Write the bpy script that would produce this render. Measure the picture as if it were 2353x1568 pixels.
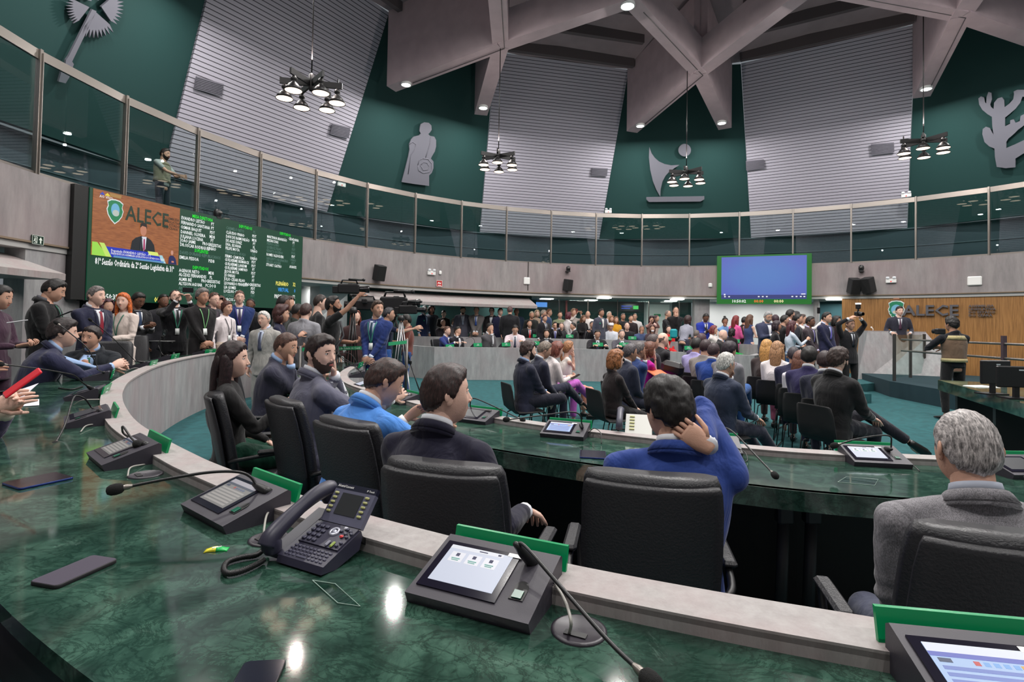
import bpy, math, random
import numpy as np
from mathutils import Vector, Matrix, noise
from mathutils.bvhtree import BVHTree
random.seed(7); PI=math.pi
C=bpy.context.scene.collection
for o in list(bpy.data.objects): bpy.data.objects.remove(o)
# ------------------------------------------------------------------ camera, world, exposure, lights
IW,IH=2353.0,1568.0
FPX,PITCH,ROLL,PYS=1240.0,0.0246,0.018,-71.2
CAMZ=1.55
cp_,sp_,cr_,sr_=math.cos(PITCH),math.sin(PITCH),math.cos(ROLL),math.sin(ROLL)
FW=Vector((0,cp_,sp_)); R0=Vector((1,0,0)); U0=Vector((0,-sp_,cp_))
RT=cr_*R0+sr_*U0; UP=-sr_*R0+cr_*U0
cam=bpy.data.cameras.new('camera'); cam_o=bpy.data.objects.new('camera',cam); C.objects.link(cam_o)
cam.sensor_width=36; cam.lens=FPX/IW*36; cam.shift_y=PYS/IW; cam.clip_start=.05; cam.clip_end=100
cam_o.matrix_world=Matrix(((RT.x,UP.x,-FW.x,0),(RT.y,UP.y,-FW.y,0),(RT.z,UP.z,-FW.z,CAMZ),(0,0,0,1)))
sc=bpy.context.scene; sc.camera=cam_o
sc.view_settings.view_transform='Standard'; sc.view_settings.look='None'
sc.view_settings.exposure=0.0; sc.view_settings.gamma=1.0; sc.view_settings.use_curve_mapping=False
w=bpy.data.worlds.new('world'); sc.world=w; w.use_nodes=True
w.node_tree.nodes['Background'].inputs[0].default_value=(.6,.65,.7,1); w.node_tree.nodes['Background'].inputs[1].default_value=.3
SPOT_W, FILL_W, CORR_W, CH_W = 130.0, 300.0, 26.0, 90.0     # beam downlights, added centre fill, corridor luminaires, added roof uplights
HC=Vector((4.003,7.78,0))                       # centre of the round hall
def pol(bearing,r,z=0.0):
    b=math.radians(bearing); return Vector((HC.x+r*math.sin(b),HC.y+r*math.cos(b),z))
def area_light(name,loc,size,power,color=(1,.97,.94),direction=(0,0,-1),spread=180):
    l=bpy.data.lights.new(name,'AREA'); l.shape='DISK'; l.size=size; l.energy=power; l.color=color; l.spread=math.radians(spread)
    o=bpy.data.objects.new(name,l); C.objects.link(o); o.location=loc
    o.rotation_euler=Vector(direction).to_track_quat('-Z','Y').to_euler(); return o
PHI=[9.4+45*k for k in range(-4,4)]              # bearings of the eight green bays
def leg_pt(p,s,t):                               # point under the beam from foot (t=0) through crossing (t=1) to the upper node (t~2.1)
    F=pol(p+s*8.1-.9,10.75,8.28); N=pol(p,7.6,8.76); M=pol(p+s*22.5,5.35,9.42)
    return F+(N-F)*t if t<=1 else N+(M-N)*((t-1)/1.0)
for p in PHI:
    for s in (-1,1): area_light('downlight',leg_pt(p,s,.13)-Vector((0,0,.09)),.22,SPOT_W)
    area_light('downlight',leg_pt(p,1,1.97)-Vector((0,0,.1)),.3,SPOT_W)
for p,r in ((0,1.5),(120,1.5),(240,1.5)):
    area_light('centre_fill',pol(p,r,9.6),1.6,FILL_W)  # unseen fill lights added to brighten the hall, no lamp bodies
for p in (-60,-50,-35,-20,-8,4,15,21,27,34,-75,-95):
    area_light('corridor_light',pol(p,12.4,2.44),.5,CORR_W)
# ------------------------------------------------------------------ picture point -> place
def ray(x,y):
    d=RT*((x-IW/2)/FPX)-UP*((y-IH/2-PYS)/FPX)+FW
    return d/d.y
def atY(x,y,Y): return Vector((0,0,CAMZ))+ray(x,y)*Y
def atZ(x,y,z):
    d=ray(x,y); return Vector((0,0,CAMZ))+d*((z-CAMZ)/d.z)
def atcyl(x,y,r):
    d=ray(x,y); a=d.x**2+1; b=-2*(d.x*HC.x+HC.y); c=HC.x**2+HC.y**2-r*r
    return Vector((0,0,CAMZ))+d*((-b+math.sqrt(b*b-4*a*c))/(2*a))
def atplane(x,y,p0,n):
    d=ray(x,y); o=Vector((0,0,CAMZ)); return o+d*((p0-o).dot(n)/d.dot(n))
# ------------------------------------------------------------------ materials
def lin(c):
    c=c/255.0; return c/12.92 if c<=.04045 else ((c+.055)/1.055)**2.4
def rgb(c): return (lin(c[0]),lin(c[1]),lin(c[2]),1)
MATS={}
def mat(name,col,rough=.6,metal=0.0,emit=0,bump=0,bscale=60,var=0,vscale=8,spec=.5,stretch=None,coat=0):
    key=(name,tuple(col),rough,metal,emit)
    if key in MATS: return MATS[key]
    m=bpy.data.materials.new(name); m.use_nodes=True; nt=m.node_tree; b=nt.nodes['Principled BSDF']
    b.inputs['Base Color'].default_value=rgb(col); b.inputs['Roughness'].default_value=rough; b.inputs['Metallic'].default_value=metal
    b.inputs['Specular IOR Level'].default_value=spec
    if coat: b.inputs['Coat Weight'].default_value=coat
    if emit:
        b.inputs['Emission Color'].default_value=rgb(col); b.inputs['Emission Strength'].default_value=emit
    if bump or var:
        tc=nt.nodes.new('ShaderNodeTexCoord'); mp=nt.nodes.new('ShaderNodeMapping'); nt.links.new(tc.outputs['Object'],mp.inputs[0])
        if stretch: mp.inputs['Scale'].default_value=stretch
        if bump:
            n=nt.nodes.new('ShaderNodeTexNoise'); n.inputs['Scale'].default_value=bscale; n.inputs['Detail'].default_value=4
            bp=nt.nodes.new('ShaderNodeBump'); bp.inputs['Strength'].default_value=bump; bp.inputs['Distance'].default_value=.01
            nt.links.new(mp.outputs[0],n.inputs['Vector']); nt.links.new(n.outputs[0],bp.inputs['Height']); nt.links.new(bp.outputs[0],b.inputs['Normal'])
        if var:
            n=nt.nodes.new('ShaderNodeTexNoise'); n.inputs['Scale'].default_value=vscale; n.inputs['Detail'].default_value=5
            r=nt.nodes.new('ShaderNodeValToRGB'); a=rgb(col)
            r.color_ramp.elements[0].color=tuple(max(0,v*(1-var)) for v in a[:3])+(1,); r.color_ramp.elements[1].color=tuple(min(1,v*(1+var)) for v in a[:3])+(1,)
            r.color_ramp.elements[0].position=.35; r.color_ramp.elements[1].position=.65
            nt.links.new(mp.outputs[0],n.inputs['Vector']); nt.links.new(n.outputs[0],r.inputs[0]); nt.links.new(r.outputs[0],b.inputs['Base Color'])
    MATS[key]=m; return m
def emis(name,col,s=1.0):
    key=('E',name,tuple(col),s)
    if key in MATS: return MATS[key]
    m=bpy.data.materials.new(name); m.use_nodes=True; nt=m.node_tree; b=nt.nodes['Principled BSDF']
    b.inputs['Base Color'].default_value=(.01,.01,.01,1); b.inputs['Roughness'].default_value=.35
    b.inputs['Emission Color'].default_value=rgb(col); b.inputs['Emission Strength'].default_value=s
    MATS[key]=m; return m
def ramp(nt,fac,stops):
    r=nt.nodes.new('ShaderNodeValToRGB'); e=r.color_ramp.elements
    e[0].position,e[0].color=stops[0][0],rgb(stops[0][1]); e[1].position,e[1].color=stops[-1][0],rgb(stops[-1][1])
    for p,c in stops[1:-1]:
        q=e.new(p); q.color=rgb(c)
    nt.links.new(fac,r.inputs[0]); return r.outputs[0]
def tex(nt,kind,scale,vec=None,**kw):
    n=nt.nodes.new(kind); n.inputs['Scale'].default_value=scale
    for k,v in kw.items(): n.inputs[k].default_value=v
    if vec: nt.links.new(vec,n.inputs['Vector'])
    return n
def mapping(nt,scale=(1,1,1),rot=(0,0,0)):
    tc=nt.nodes.new('ShaderNodeTexCoord'); mp=nt.nodes.new('ShaderNodeMapping'); nt.links.new(tc.outputs['Object'],mp.inputs[0])
    mp.inputs['Scale'].default_value=scale; mp.inputs['Rotation'].default_value=rot; return mp.outputs[0]
def mix(nt,f,a,b,mode='MIX'):
    m=nt.nodes.new('ShaderNodeMix'); m.data_type='RGBA'; m.blend_type=mode
    for s,v in ((0,f),(6,a),(7,b)):
        if isinstance(v,(int,float)): m.inputs[s].default_value=v
        elif isinstance(v,tuple): m.inputs[s].default_value=v
        else: nt.links.new(v,m.inputs[s])
    return m.outputs[2]
def marble():
    m=bpy.data.materials.new('green_marble'); m.use_nodes=True; nt=m.node_tree; b=nt.nodes['Principled BSDF']
    v=mapping(nt,(1,1,1)); n1=tex(nt,'ShaderNodeTexNoise',3.2,v,Detail=9,Roughness=.65,Distortion=1.6)
    base=ramp(nt,n1.outputs[0],[(.3,(24,44,37)),(.46,(40,66,56)),(.6,(62,92,79)),(.78,(98,126,112))])
    v2=mapping(nt,(1,1.5,1),(0,0,.5)); n2=tex(nt,'ShaderNodeTexNoise',6,v2,Detail=10,Roughness=.7,Distortion=2.6)
    vein=ramp(nt,n2.outputs[0],[(.455,(0,0,0)),(.49,(200,200,200)),(.505,(200,200,200)),(.54,(0,0,0))])
    c=mix(nt,vein,base,rgb((14,34,27)))
    n3=tex(nt,'ShaderNodeTexNoise',2.1,v,Detail=12,Roughness=.72,Distortion=3.5)
    wv=ramp(nt,n3.outputs[0],[(.62,(0,0,0)),(.69,(150,150,150)),(.72,(20,20,20)),(.9,(0,0,0))])
    c=mix(nt,wv,c,rgb((112,138,126)))
    nd=tex(nt,'ShaderNodeTexNoise',5,v,Detail=5); dv=nt.nodes.new('ShaderNodeVectorMath'); dv.operation='MULTIPLY_ADD'; dv.inputs[1].default_value=(.16,.16,.16); nt.links.new(nd.outputs['Color'],dv.inputs[0]); nt.links.new(v,dv.inputs[2])
    vo=nt.nodes.new('ShaderNodeTexVoronoi'); vo.feature='DISTANCE_TO_EDGE'; vo.inputs['Scale'].default_value=17; nt.links.new(dv.outputs[0],vo.inputs['Vector'])
    ck=ramp(nt,vo.outputs['Distance'],[(0,(170,170,170)),(.03,(90,90,90)),(.09,(0,0,0)),(1,(0,0,0))]); c=mix(nt,ck,c,rgb((12,30,24)))
    nt.links.new(c,b.inputs['Base Color']); b.inputs['Roughness'].default_value=.07; b.inputs['Specular IOR Level'].default_value=.6
    return m
def concrete(name,c1,c2,c3,sc=1.0,rough=.8):
    m=bpy.data.materials.new(name); m.use_nodes=True; nt=m.node_tree; b=nt.nodes['Principled BSDF']
    v=mapping(nt,(1,1,.22)); n=tex(nt,'ShaderNodeTexNoise',9*sc,v,Detail=8,Roughness=.7)
    base=ramp(nt,n.outputs[0],[(.3,c1),(.5,c2),(.7,c3)])
    v2=mapping(nt,(1,1,.6)); n2=tex(nt,'ShaderNodeTexNoise',1.6*sc,v2,Detail=3)
    pk=ramp(nt,n2.outputs[0],[(.42,(0,0,0)),(.66,(170,170,170))])
    c=mix(nt,pk,base,rgb((c2[0],int(c2[1]*.86),int(c2[2]*.88))))
    nt.links.new(c,b.inputs['Base Color']); b.inputs['Roughness'].default_value=rough
    bp=nt.nodes.new('ShaderNodeBump'); bp.inputs['Strength'].default_value=.25; bp.inputs['Distance'].default_value=.01
    nt.links.new(n.outputs[0],bp.inputs['Height']); nt.links.new(bp.outputs[0],b.inputs['Normal'])
    return m
def glass(name,tint,refl=.12,rough=.0):
    m=bpy.data.materials.new(name); m.use_nodes=True; nt=m.node_tree
    for n in list(nt.nodes):
        if n.type!='OUTPUT_MATERIAL': nt.nodes.remove(n)
    out=[n for n in nt.nodes if n.type=='OUTPUT_MATERIAL'][0]
    t=nt.nodes.new('ShaderNodeBsdfTransparent'); t.inputs[0].default_value=rgb(tint)
    g=nt.nodes.new('ShaderNodeBsdfGlossy'); g.inputs['Roughness'].default_value=rough; g.inputs['Color'].default_value=(.9,.95,.95,1)
    fr=nt.nodes.new('ShaderNodeLayerWeight'); fr.inputs[0].default_value=.5
    pw=nt.nodes.new('ShaderNodeMath'); pw.operation='POWER'; pw.inputs[1].default_value=4.5; nt.links.new(fr.outputs['Facing'],pw.inputs[0]); fr=pw
    ad=nt.nodes.new('ShaderNodeMath'); ad.operation='MULTIPLY_ADD'; ad.inputs[1].default_value=.45; ad.inputs[2].default_value=refl*.3
    mx=nt.nodes.new('ShaderNodeMixShader')
    nt.links.new(fr.outputs[0],ad.inputs[0]); nt.links.new(ad.outputs[0],mx.inputs[0]); nt.links.new(t.outputs[0],mx.inputs[1]); nt.links.new(g.outputs[0],mx.inputs[2]); nt.links.new(mx.outputs[0],out.inputs[0])
    return m
MARBLE=marble()
CONC=concrete('board_marked_concrete',(132,133,134),(150,150,151),(166,166,166))
CONCW=concrete('rough_fascia_concrete',(122,118,118),(138,132,132),(152,147,145),.5)
LIPM=concrete('honed_pale_stone',(142,137,135),(154,149,147),(164,160,158),3,.6)
ROOFM=mat('painted_roof_concrete',(150,136,140),.85,var=.08,vscale=2)
BEAMM=mat('painted_beam_concrete',(184,166,170),.85,var=.06,vscale=3)
CARPET=mat('teal_carpet',(32,86,90),.95,bump=.5,bscale=300,var=.18,vscale=9)
STAGEC=mat('dark_teal_carpet',(20,50,58),.95,bump=.4,bscale=300)
GREENW=mat('dark_green_wall_paint',(18,60,58),.8)
GALW=mat('gallery_wall_paint',(30,52,60),.7)
STEEL=mat('brushed_steel',(142,136,130),.34,.9,bump=.04,bscale=90)
STEELD=mat('dark_steel',(96,94,92),.4,.8)
BLACKL=mat('black_leather',(34,34,38),.42,bump=.25,bscale=120)
BLACKM=mat('black_fabric_shell',(24,24,26),.75,bump=.2,bscale=400)
BLACKP=mat('black_plastic',(20,20,22),.4)
TERM=mat('charcoal_terminal_plastic',(52,49,58),.45,bump=.05,bscale=500)
TGREEN=mat('green_acrylic',(0,140,84),.3)
WHITE=mat('white_plastic',(225,225,222),.5)
WHITEW=mat('white_wall_paint',(190,192,192),.85)
GREYC=mat('grey_cable_sheath',(150,148,142),.5)
GLASSR=glass('gallery_glass',(238,244,243),.16)
GLASSC=glass('clear_glass',(236,244,242),.1)
# ------------------------------------------------------------------ mesh building
class MB:
    def __init__(s): s.v=[]; s.f=[]; s.m=[]; s.cur=0; s.sm=[]; s.smooth=False
    def add(s,vs,fs,smooth=None):
        o=len(s.v); s.v+= [tuple(v) for v in vs]; s.f+=[tuple(i+o for i in f) for f in fs]
        s.m+=[s.cur]*len(fs); s.sm+=[s.smooth if smooth is None else smooth]*len(fs); return s
    def box(s,c,sz,rz=0,M=None,bev=0):
        x,y,z=sz[0]/2,sz[1]/2,sz[2]/2
        if bev:
            b=min(bev,x*.9,y*.9,z*.9); pts=[]
            L=[(-z,b),(-z+b,0),(z-b,0),(z,b)]
            for zz,i in L:
                X,Y=x-i,y-i; q=b*.999 if i==0 else b*.3
                pts.append([(-X+q,-Y,zz),(X-q,-Y,zz),(X,-Y+q,zz),(X,Y-q,zz),(X-q,Y,zz),(-X+q,Y,zz),(-X,Y-q,zz),(-X,-Y+q,zz)])
            vs=[p for r in pts for p in r]; fs=[tuple(range(7,-1,-1)),tuple(24+i for i in range(8))]
            for r in range(3):
                for i in range(8): j=(i+1)%8; fs.append((r*8+i,r*8+j,(r+1)*8+j,(r+1)*8+i))
        else:
            vs=[(a,b2,c2) for a in (-x,x) for b2 in (-y,y) for c2 in (-z,z)]
            fs=[(0,1,3,2),(4,6,7,5),(0,4,5,1),(2,3,7,6),(0,2,6,4),(1,5,7,3)]
        R=M if M is not None else Matrix.Rotation(rz,3,'Z'); c=Vector(c)
        return s.add([c+R@Vector(v) for v in vs],fs,False)
    def rings(s,rs,cap=True,closed=True,smooth=True):
        n=len(rs[0]); vs=[p for r in rs for p in r]; fs=[]
        for k in range(len(rs)-1):
            for i in range(n if closed else n-1):
                j=(i+1)%n; fs.append((k*n+i,k*n+j,(k+1)*n+j,(k+1)*n+i))
        if cap and closed:
            fs.append(tuple(range(n-1,-1,-1))); fs.append(tuple((len(rs)-1)*n+i for i in range(n)))
        return s.add(vs,fs,smooth)
    def loft(s,secs,n=16,p=2.0):
        rs=[]
        for c,a,b,rx,ry in secs:
            r=[]
            for i in range(n):
                t=2*PI*i/n; ct,st=math.cos(t),math.sin(t)
                if p!=2.0:
                    ct=math.copysign(abs(ct)**(2/p),ct); st=math.copysign(abs(st)**(2/p),st)
                r.append(c+a*(rx*ct)+b*(ry*st))
            rs.append(r)
        return s.rings(rs)
    def tube(s,pts,rad,n=8,cap=True):
        pts=[Vector(p) for p in pts]; rs=[]
        if not hasattr(rad,'__len__'): rad=[rad]*len(pts)
        t=(pts[1]-pts[0]).normalized(); a=t.orthogonal().normalized()
        for k,p in enumerate(pts):
            if k==0: t=(pts[1]-pts[0])
            elif k==len(pts)-1: t=pts[k]-pts[k-1]
            else: t=(pts[k]-pts[k-1]).normalized()+(pts[k+1]-pts[k]).normalized()
            if t.length<1e-9: t=Vector((0,0,1))
            t.normalize(); a=(a-t*a.dot(t))
            if a.length<1e-6: a=t.orthogonal()
            a.normalize(); b=t.cross(a)
            rs.append([p+(a*math.cos(2*PI*i/n)+b*math.sin(2*PI*i/n))*rad[k] for i in range(n)])
        return s.rings(rs,cap)
    def ball(s,c,r,nu=12,nv=8,M=None):
        if not hasattr(r,'__len__'): r=(r,r,r)
        c=Vector(c); vs=[]; fs=[]
        for j in range(1,nv):
            ph=PI*j/nv
            for i in range(nu):
                th=2*PI*i/nu; vs.append(Vector((r[0]*math.sin(ph)*math.cos(th),r[1]*math.sin(ph)*math.sin(th),-r[2]*math.cos(ph))))
        vs.append(Vector((0,0,-r[2]))); vs.append(Vector((0,0,r[2]))); a,b=len(vs)-2,len(vs)-1
        for j in range(nv-2):
            for i in range(nu):
                k=(i+1)%nu; fs.append((j*nu+i,j*nu+k,(j+1)*nu+k,(j+1)*nu+i))
        for i in range(nu):
            k=(i+1)%nu; fs.append((a,k,i)); fs.append((b,(nv-2)*nu+i,(nv-2)*nu+k))
        if M is not None: vs=[M@v for v in vs]
        return s.add([c+v for v in vs],fs,True)
    def prism(s,poly,thick):
        poly=[Vector(p) for p in poly]; t=Vector(thick); n=len(poly)
        nn=Vector((0,0,0))
        for i in range(n): nn+=(poly[i]-poly[0]).cross(poly[(i+1)%n]-poly[0])
        if nn.dot(t)>0: poly=poly[::-1]
        vs=poly+[p+t for p in poly]; fs=[tuple(range(n)),tuple(range(2*n-1,n-1,-1))]
        for i in range(n): j=(i+1)%n; fs.append((j,i,n+i,n+j))
        return s.add(vs,fs,False)
    def ribbon(s,A,B,z0,z1,closed=False):
        # slab between two plan curves A,B (lists of xy) from z0 to z1
        n=len(A); rs=[]
        for i in range(n):
            a,b=A[i],B[i]
            rs.append([Vector((a[0],a[1],z0)),Vector((a[0],a[1],z1)),Vector((b[0],b[1],z1)),Vector((b[0],b[1],z0))])
        return s.rings(rs,True,True,False)
    def lathe(s,c,prof,n=20,M=None,cap=False):
        c=Vector(c); rs=[]
        for r,z in prof:
            rr=[Vector((r*math.cos(2*PI*i/n),r*math.sin(2*PI*i/n),z)) for i in range(n)]
            if M is not None: rr=[M@q for q in rr]
            rs.append([c+q for q in rr])
        return s.rings(rs,cap)
def mesh_from(name,v,f,mats,mi=None,sm=None):
    me=bpy.data.meshes.new(name); me.from_pydata([tuple(x) for x in v],[],[tuple(x) for x in f])
    for m in (mats if isinstance(mats,(list,tuple)) else [mats]): me.materials.append(m)
    if mi is not None and len(mi): me.polygons.foreach_set('material_index',np.array(mi,dtype=np.int32))
    if sm is True: me.polygons.foreach_set('use_smooth',np.ones(len(f),dtype=bool))
    elif sm is not None and len(sm): me.polygons.foreach_set('use_smooth',np.array(sm,dtype=bool))
    me.update(); return me
def obj(name,mb,mats,parent=None,loc=None,rz=0):
    me=mesh_from(name,mb.v,mb.f,mats,mb.m,mb.sm); o=bpy.data.objects.new(name,me); C.objects.link(o)
    if parent: o.parent=parent
    if loc is not None: o.location=loc
    if rz: o.rotation_euler=(0,0,rz)
    return o
def thing(name,label,cat,loc=(0,0,0),rz=0,group=None):
    o=bpy.data.objects.new(name,None); C.objects.link(o); o.location=loc; o.rotation_euler=(0,0,rz); o.empty_display_size=.05
    o['label']=label; o['category']=cat
    if group: o['group']=group
    return o
def tag(o,label,cat,group=None):
    o['label']=label; o['category']=cat
    if group: o['group']=group
    return o
def struct(name,mb,m): o=obj(name,mb,m); o['kind']='structure'; return o
def dup(root,loc,rz,label=None,group=None):
    r=root.copy(); C.objects.link(r); r.location=loc; r.rotation_euler=(0,0,rz)
    if label: r['label']=label
    if group: r['group']=group
    for ch in list(root.children):
        c=ch.copy(); C.objects.link(c); c.parent=r
        for g in ch.children:
            d=g.copy(); C.objects.link(d); d.parent=c
    return r
def text_mb(items,mb,frame,mi=0,bold=.03):
    """items: (string,u,v,size,align,xscale). frame(u,v)->Vector; letters become flat faces"""
    for t,u,v,size,al,xs in items:
        cu=bpy.data.curves.new('t','FONT'); cu.body=t; cu.size=size; cu.align_x=al; cu.resolution_u=1; cu.offset=bold*size*.6
        o=bpy.data.objects.new('t',cu); me=o.to_mesh()
        vs=[frame(u+q.co.x*xs,v+q.co.y) for q in me.vertices]; fs=[tuple(p.vertices) for p in me.polygons]
        c=mb.cur; mb.cur=mi; mb.add(vs,fs,False); mb.cur=c
        o.to_mesh_clear(); bpy.data.objects.remove(o); bpy.data.curves.remove(cu)
def catmull(P,k=6):
    P=[Vector(p) for p in P]; P=[P[0]*2-P[1]]+P+[P[-1]*2-P[-2]]; out=[]
    for i in range(1,len(P)-2):
        for j in range(k):
            t=j/k; a,b,c,d=P[i-1],P[i],P[i+1],P[i+2]
            out.append(.5*((2*b)+(c-a)*t+(2*a-5*b+4*c-d)*t*t+(3*b-a-3*c+d)*t**3))
    out.append(P[-2]); return out
def offset(P,d):
    out=[]
    for i in range(len(P)):
        a=P[max(0,i-1)]; b=P[min(len(P)-1,i+1)]; t=(b-a); n=Vector((t.y,-t.x,0)).normalized(); out.append(P[i]+n*d)
    return out
# ------------------------------------------------------------------ the hall
def bearing_px(x,r=10.85,y=690):
    P=atcyl(x,y,r); return math.degrees(math.atan2(P.x-HC.x,P.y-HC.y))
def arc(b0,b1,r,step=2.5):
    n=max(2,int(abs(b1-b0)/step)+1); return [pol(b0+(b1-b0)*i/(n-1),r) for i in range(n)]
def arc_wall(name,m,b0,b1,r0,r1,z0,z1,kind=True):
    mb=MB(); mb.ribbon(arc(b0,b1,r0),arc(b0,b1,r1),z0,z1)
    return struct(name,mb,m) if kind else mb
mb=MB(); mb.prism([pol(b,14.6,-.2) for b in range(0,360,5)],(0,0,.2)); struct('floor',mb,CARPET)
# fascia of the gallery, its soffit, floor and back wall
arc_wall('wall_gallery_fascia',CONCW,-180,180,10.95,11.2,2.61,3.60)
arc_wall('trim_1',mat('fascia_edge',(120,104,86),.7),-180,180,10.93,11.22,2.585,2.612)
SOFF=mat('soffit_paint',(170,170,168),.85)
arc_wall('ceiling_soffit',SOFF,-180,180,10.97,14.5,2.50,2.58)
arc_wall('floor_gallery',GALW,-180,180,11.2,13.3,3.25,3.4)
arc_wall('wall_gallery_back',GALW,-180,180,13.25,13.45,3.3,4.9)
arc_wall('trim_2',mat('wall_strip',(60,80,86),.5),-180,180,13.2,13.25,4.86,4.9)  # thin blue-grey strips along the gallery back wall
arc_wall('trim_3',mat('wall_strip',(60,80,86),.5),-180,180,13.22,13.25,4.3,4.32)
# slatted and green inclined panels, eight of each
m=bpy.data.materials.new('white_slatted_panel'); m.use_nodes=True; nt=m.node_tree; b=nt.nodes['Principled BSDF']
tc=nt.nodes.new('ShaderNodeTexCoord'); sx=nt.nodes.new('ShaderNodeSeparateXYZ'); nt.links.new(tc.outputs['Object'],sx.inputs[0])
def mth(nt,op,a,b2=None):
    n=nt.nodes.new('ShaderNodeMath'); n.operation=op
    for i,v in enumerate((a,b2)):
        if v is None: continue
        if isinstance(v,(int,float)): n.inputs[i].default_value=v
        else: nt.links.new(v,n.inputs[i])
    return n.outputs[0]
fr=mth(nt,'FRACT',mth(nt,'MULTIPLY',sx.outputs['Z'],1/.095)); li=mth(nt,'LESS_THAN',fr,.17)
nt.links.new(mix(nt,li,rgb((182,178,190)),rgb((34,32,38))),b.inputs['Base Color']); b.inputs['Roughness'].default_value=.6
SLAT=m
def panel_frame(c):
    b0,b1=c-10.25,c+10.25
    A,B=pol(b0,13.2,4.9),pol(b1,13.2,4.9); Cc,D=pol(c+12.6,10.8,10.45),pol(c-12.6,10.8,10.45); return A,B,Cc,D
PC=[p-22.5 for p in PHI]
for c in PC:
    A,B,D,E=panel_frame(c); out=Vector((pol(c,1)-HC).to_tuple()); out.z=0
    mb=MB(); mb.prism([A,B,D,E],out*.12); struct('wall_slatted',mb,SLAT)
for p in PHI:
    A=panel_frame(p-22.5)[1]; D=panel_frame(p-22.5)[2]; B=panel_frame(p+22.5)[0]; E=panel_frame(p+22.5)[3]
    out=Vector((pol(p,1)-HC).to_tuple()); out.z=0; q=out*.05
    mb=MB(); mb.prism([A+q,B+q,E+q,D+q],out*.12); struct('wall_green',mb,GREENW)
# outer closing wall, roof and ribs
mb=MB(); rs=[]
for r,z in ((10.75,10.45),(4.6,12.0),(.4,12.6)): rs.append([pol(b,r,z) for b in range(0,360,15)])
mb.rings(rs,False,True,False); rs2=[[v+Vector((0,0,.15)) for v in r] for r in rs]; mb.rings(rs2,False,True,False); struct('ceiling_roof',mb,ROOFM)
def rz_at(r): return 10.45+(10.75-r)/(10.75-4.6)*1.55
for c in PC:
    for k,(r,hw) in enumerate(((10.2,13),(9.15,13.5),(8.1,13.5),(7.0,13))):
        a,b2=pol(c-hw,r/math.cos(math.radians(hw))*math.cos(math.radians(12)),0),pol(c+hw,r/math.cos(math.radians(hw))*math.cos(math.radians(12)),0)
        z=rz_at(r); mb=MB(); n=(pol(c,1)-HC); n.z=0
        mb.prism([Vector((a.x,a.y,z-.28)),Vector((b2.x,b2.y,z-.28)),Vector((b2.x,b2.y,z+.1)),Vector((a.x,a.y,z+.1))],n.normalized()*.16)
        struct('ceiling_rib',mb,mat('dark_roof_rib',(92,84,86),.85))
def plate(mb,P,Q,zp,zq,tp,tq,th):
    d=Vector((Q.x-P.x,Q.y-P.y,0)).normalized(); n=Vector((-d.y,d.x,0))*th
    a=Vector((P.x,P.y,zp))-n/2; b2=Vector((Q.x,Q.y,zq))-n/2; c=Vector((Q.x,Q.y,tq))-n/2; e=Vector((P.x,P.y,tp))-n/2
    mb.prism([a,b2,c,e],n)
for p in PHI:
    for s in (-1,1):
        F,N,M2=leg_pt(p,s,-.02),leg_pt(p,s,1.0),leg_pt(p,s,2.03)
        mb=MB(); rN=7.6
        plate(mb,F,N,F.z,N.z,10.5,rz_at(7.6)-.2,.42)
        plate(mb,N,M2,N.z,M2.z,N.z+.85,M2.z+.85,.42)
        struct('ceiling_beam',mb,BEAMM)
    # little groove along the underside, conduit
    mb=MB(); mb.tube([leg_pt(p,-1,.16)+Vector((.1,0,-.02)),leg_pt(p,-1,1)+Vector((.1,0,-.02)),leg_pt(p,-1,1.9)+Vector((.1,0,-.02))],.012,6)
    struct('trim_4',mb,mat('conduit',(90,84,84),.6))
mb=MB(); r8=[pol(b,.5,0) for b in range(0,360,45)]
for p in PHI:
    M2=leg_pt(p,1,2.0); Cn=pol(p+22.5,1.2,0); plate(mb,M2,Cn,M2.z,9.9,M2.z+.85,10.7,.42)
struct('ceiling_beam_hub',mb,BEAMM)
# downlights fixed under the beams
LAMP=emis('downlight_lens',(255,253,250),30)
def downlight(P,lab,r=.12):
    t=thing('downlight',lab,'ceiling light',P,0,'downlights under the roof beams')
    mb=MB(); mb.lathe((0,0,-.05),[(r+.03,.09),(r+.035,0),(r+.005,0),(r+.005,.03)],20); obj('housing',mb,WHITE,t)
    mb=MB(); mb.lathe((0,0,-.028),[(0.001,0),(r,0)],20); obj('lens',mb,LAMP,t)
dl={(2,-1):'downlight at the foot of the roof beam right of the seated-figure cutout wall, left leg',}
names={-125.6:'behind',}
for k,p in enumerate(PHI):
    for s in (-1,1):
        P=leg_pt(p,s,.13); x=None
        lab={(-80.6,1):'bright downlight at the left top edge of the first white slatted panel',(-35.6,-1):'bright downlight under the beam foot above the figure cutout, left one',(-35.6,1):'bright downlight under the beam foot above the figure cutout, right one',
             (9.4,-1):'bright downlight under the left beam foot above the sailboat cutout',(9.4,1):'bright downlight under the right beam foot above the sailboat cutout',(54.4,-1):'bright downlight under the beam foot left of the cactus cutout'}.get((round(p,1),s),None)
        if lab: downlight(P,lab)
P=leg_pt(-35.6,1,1.97); downlight(P,'large bright downlight where two roof beams meet at the top',.15)
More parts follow.
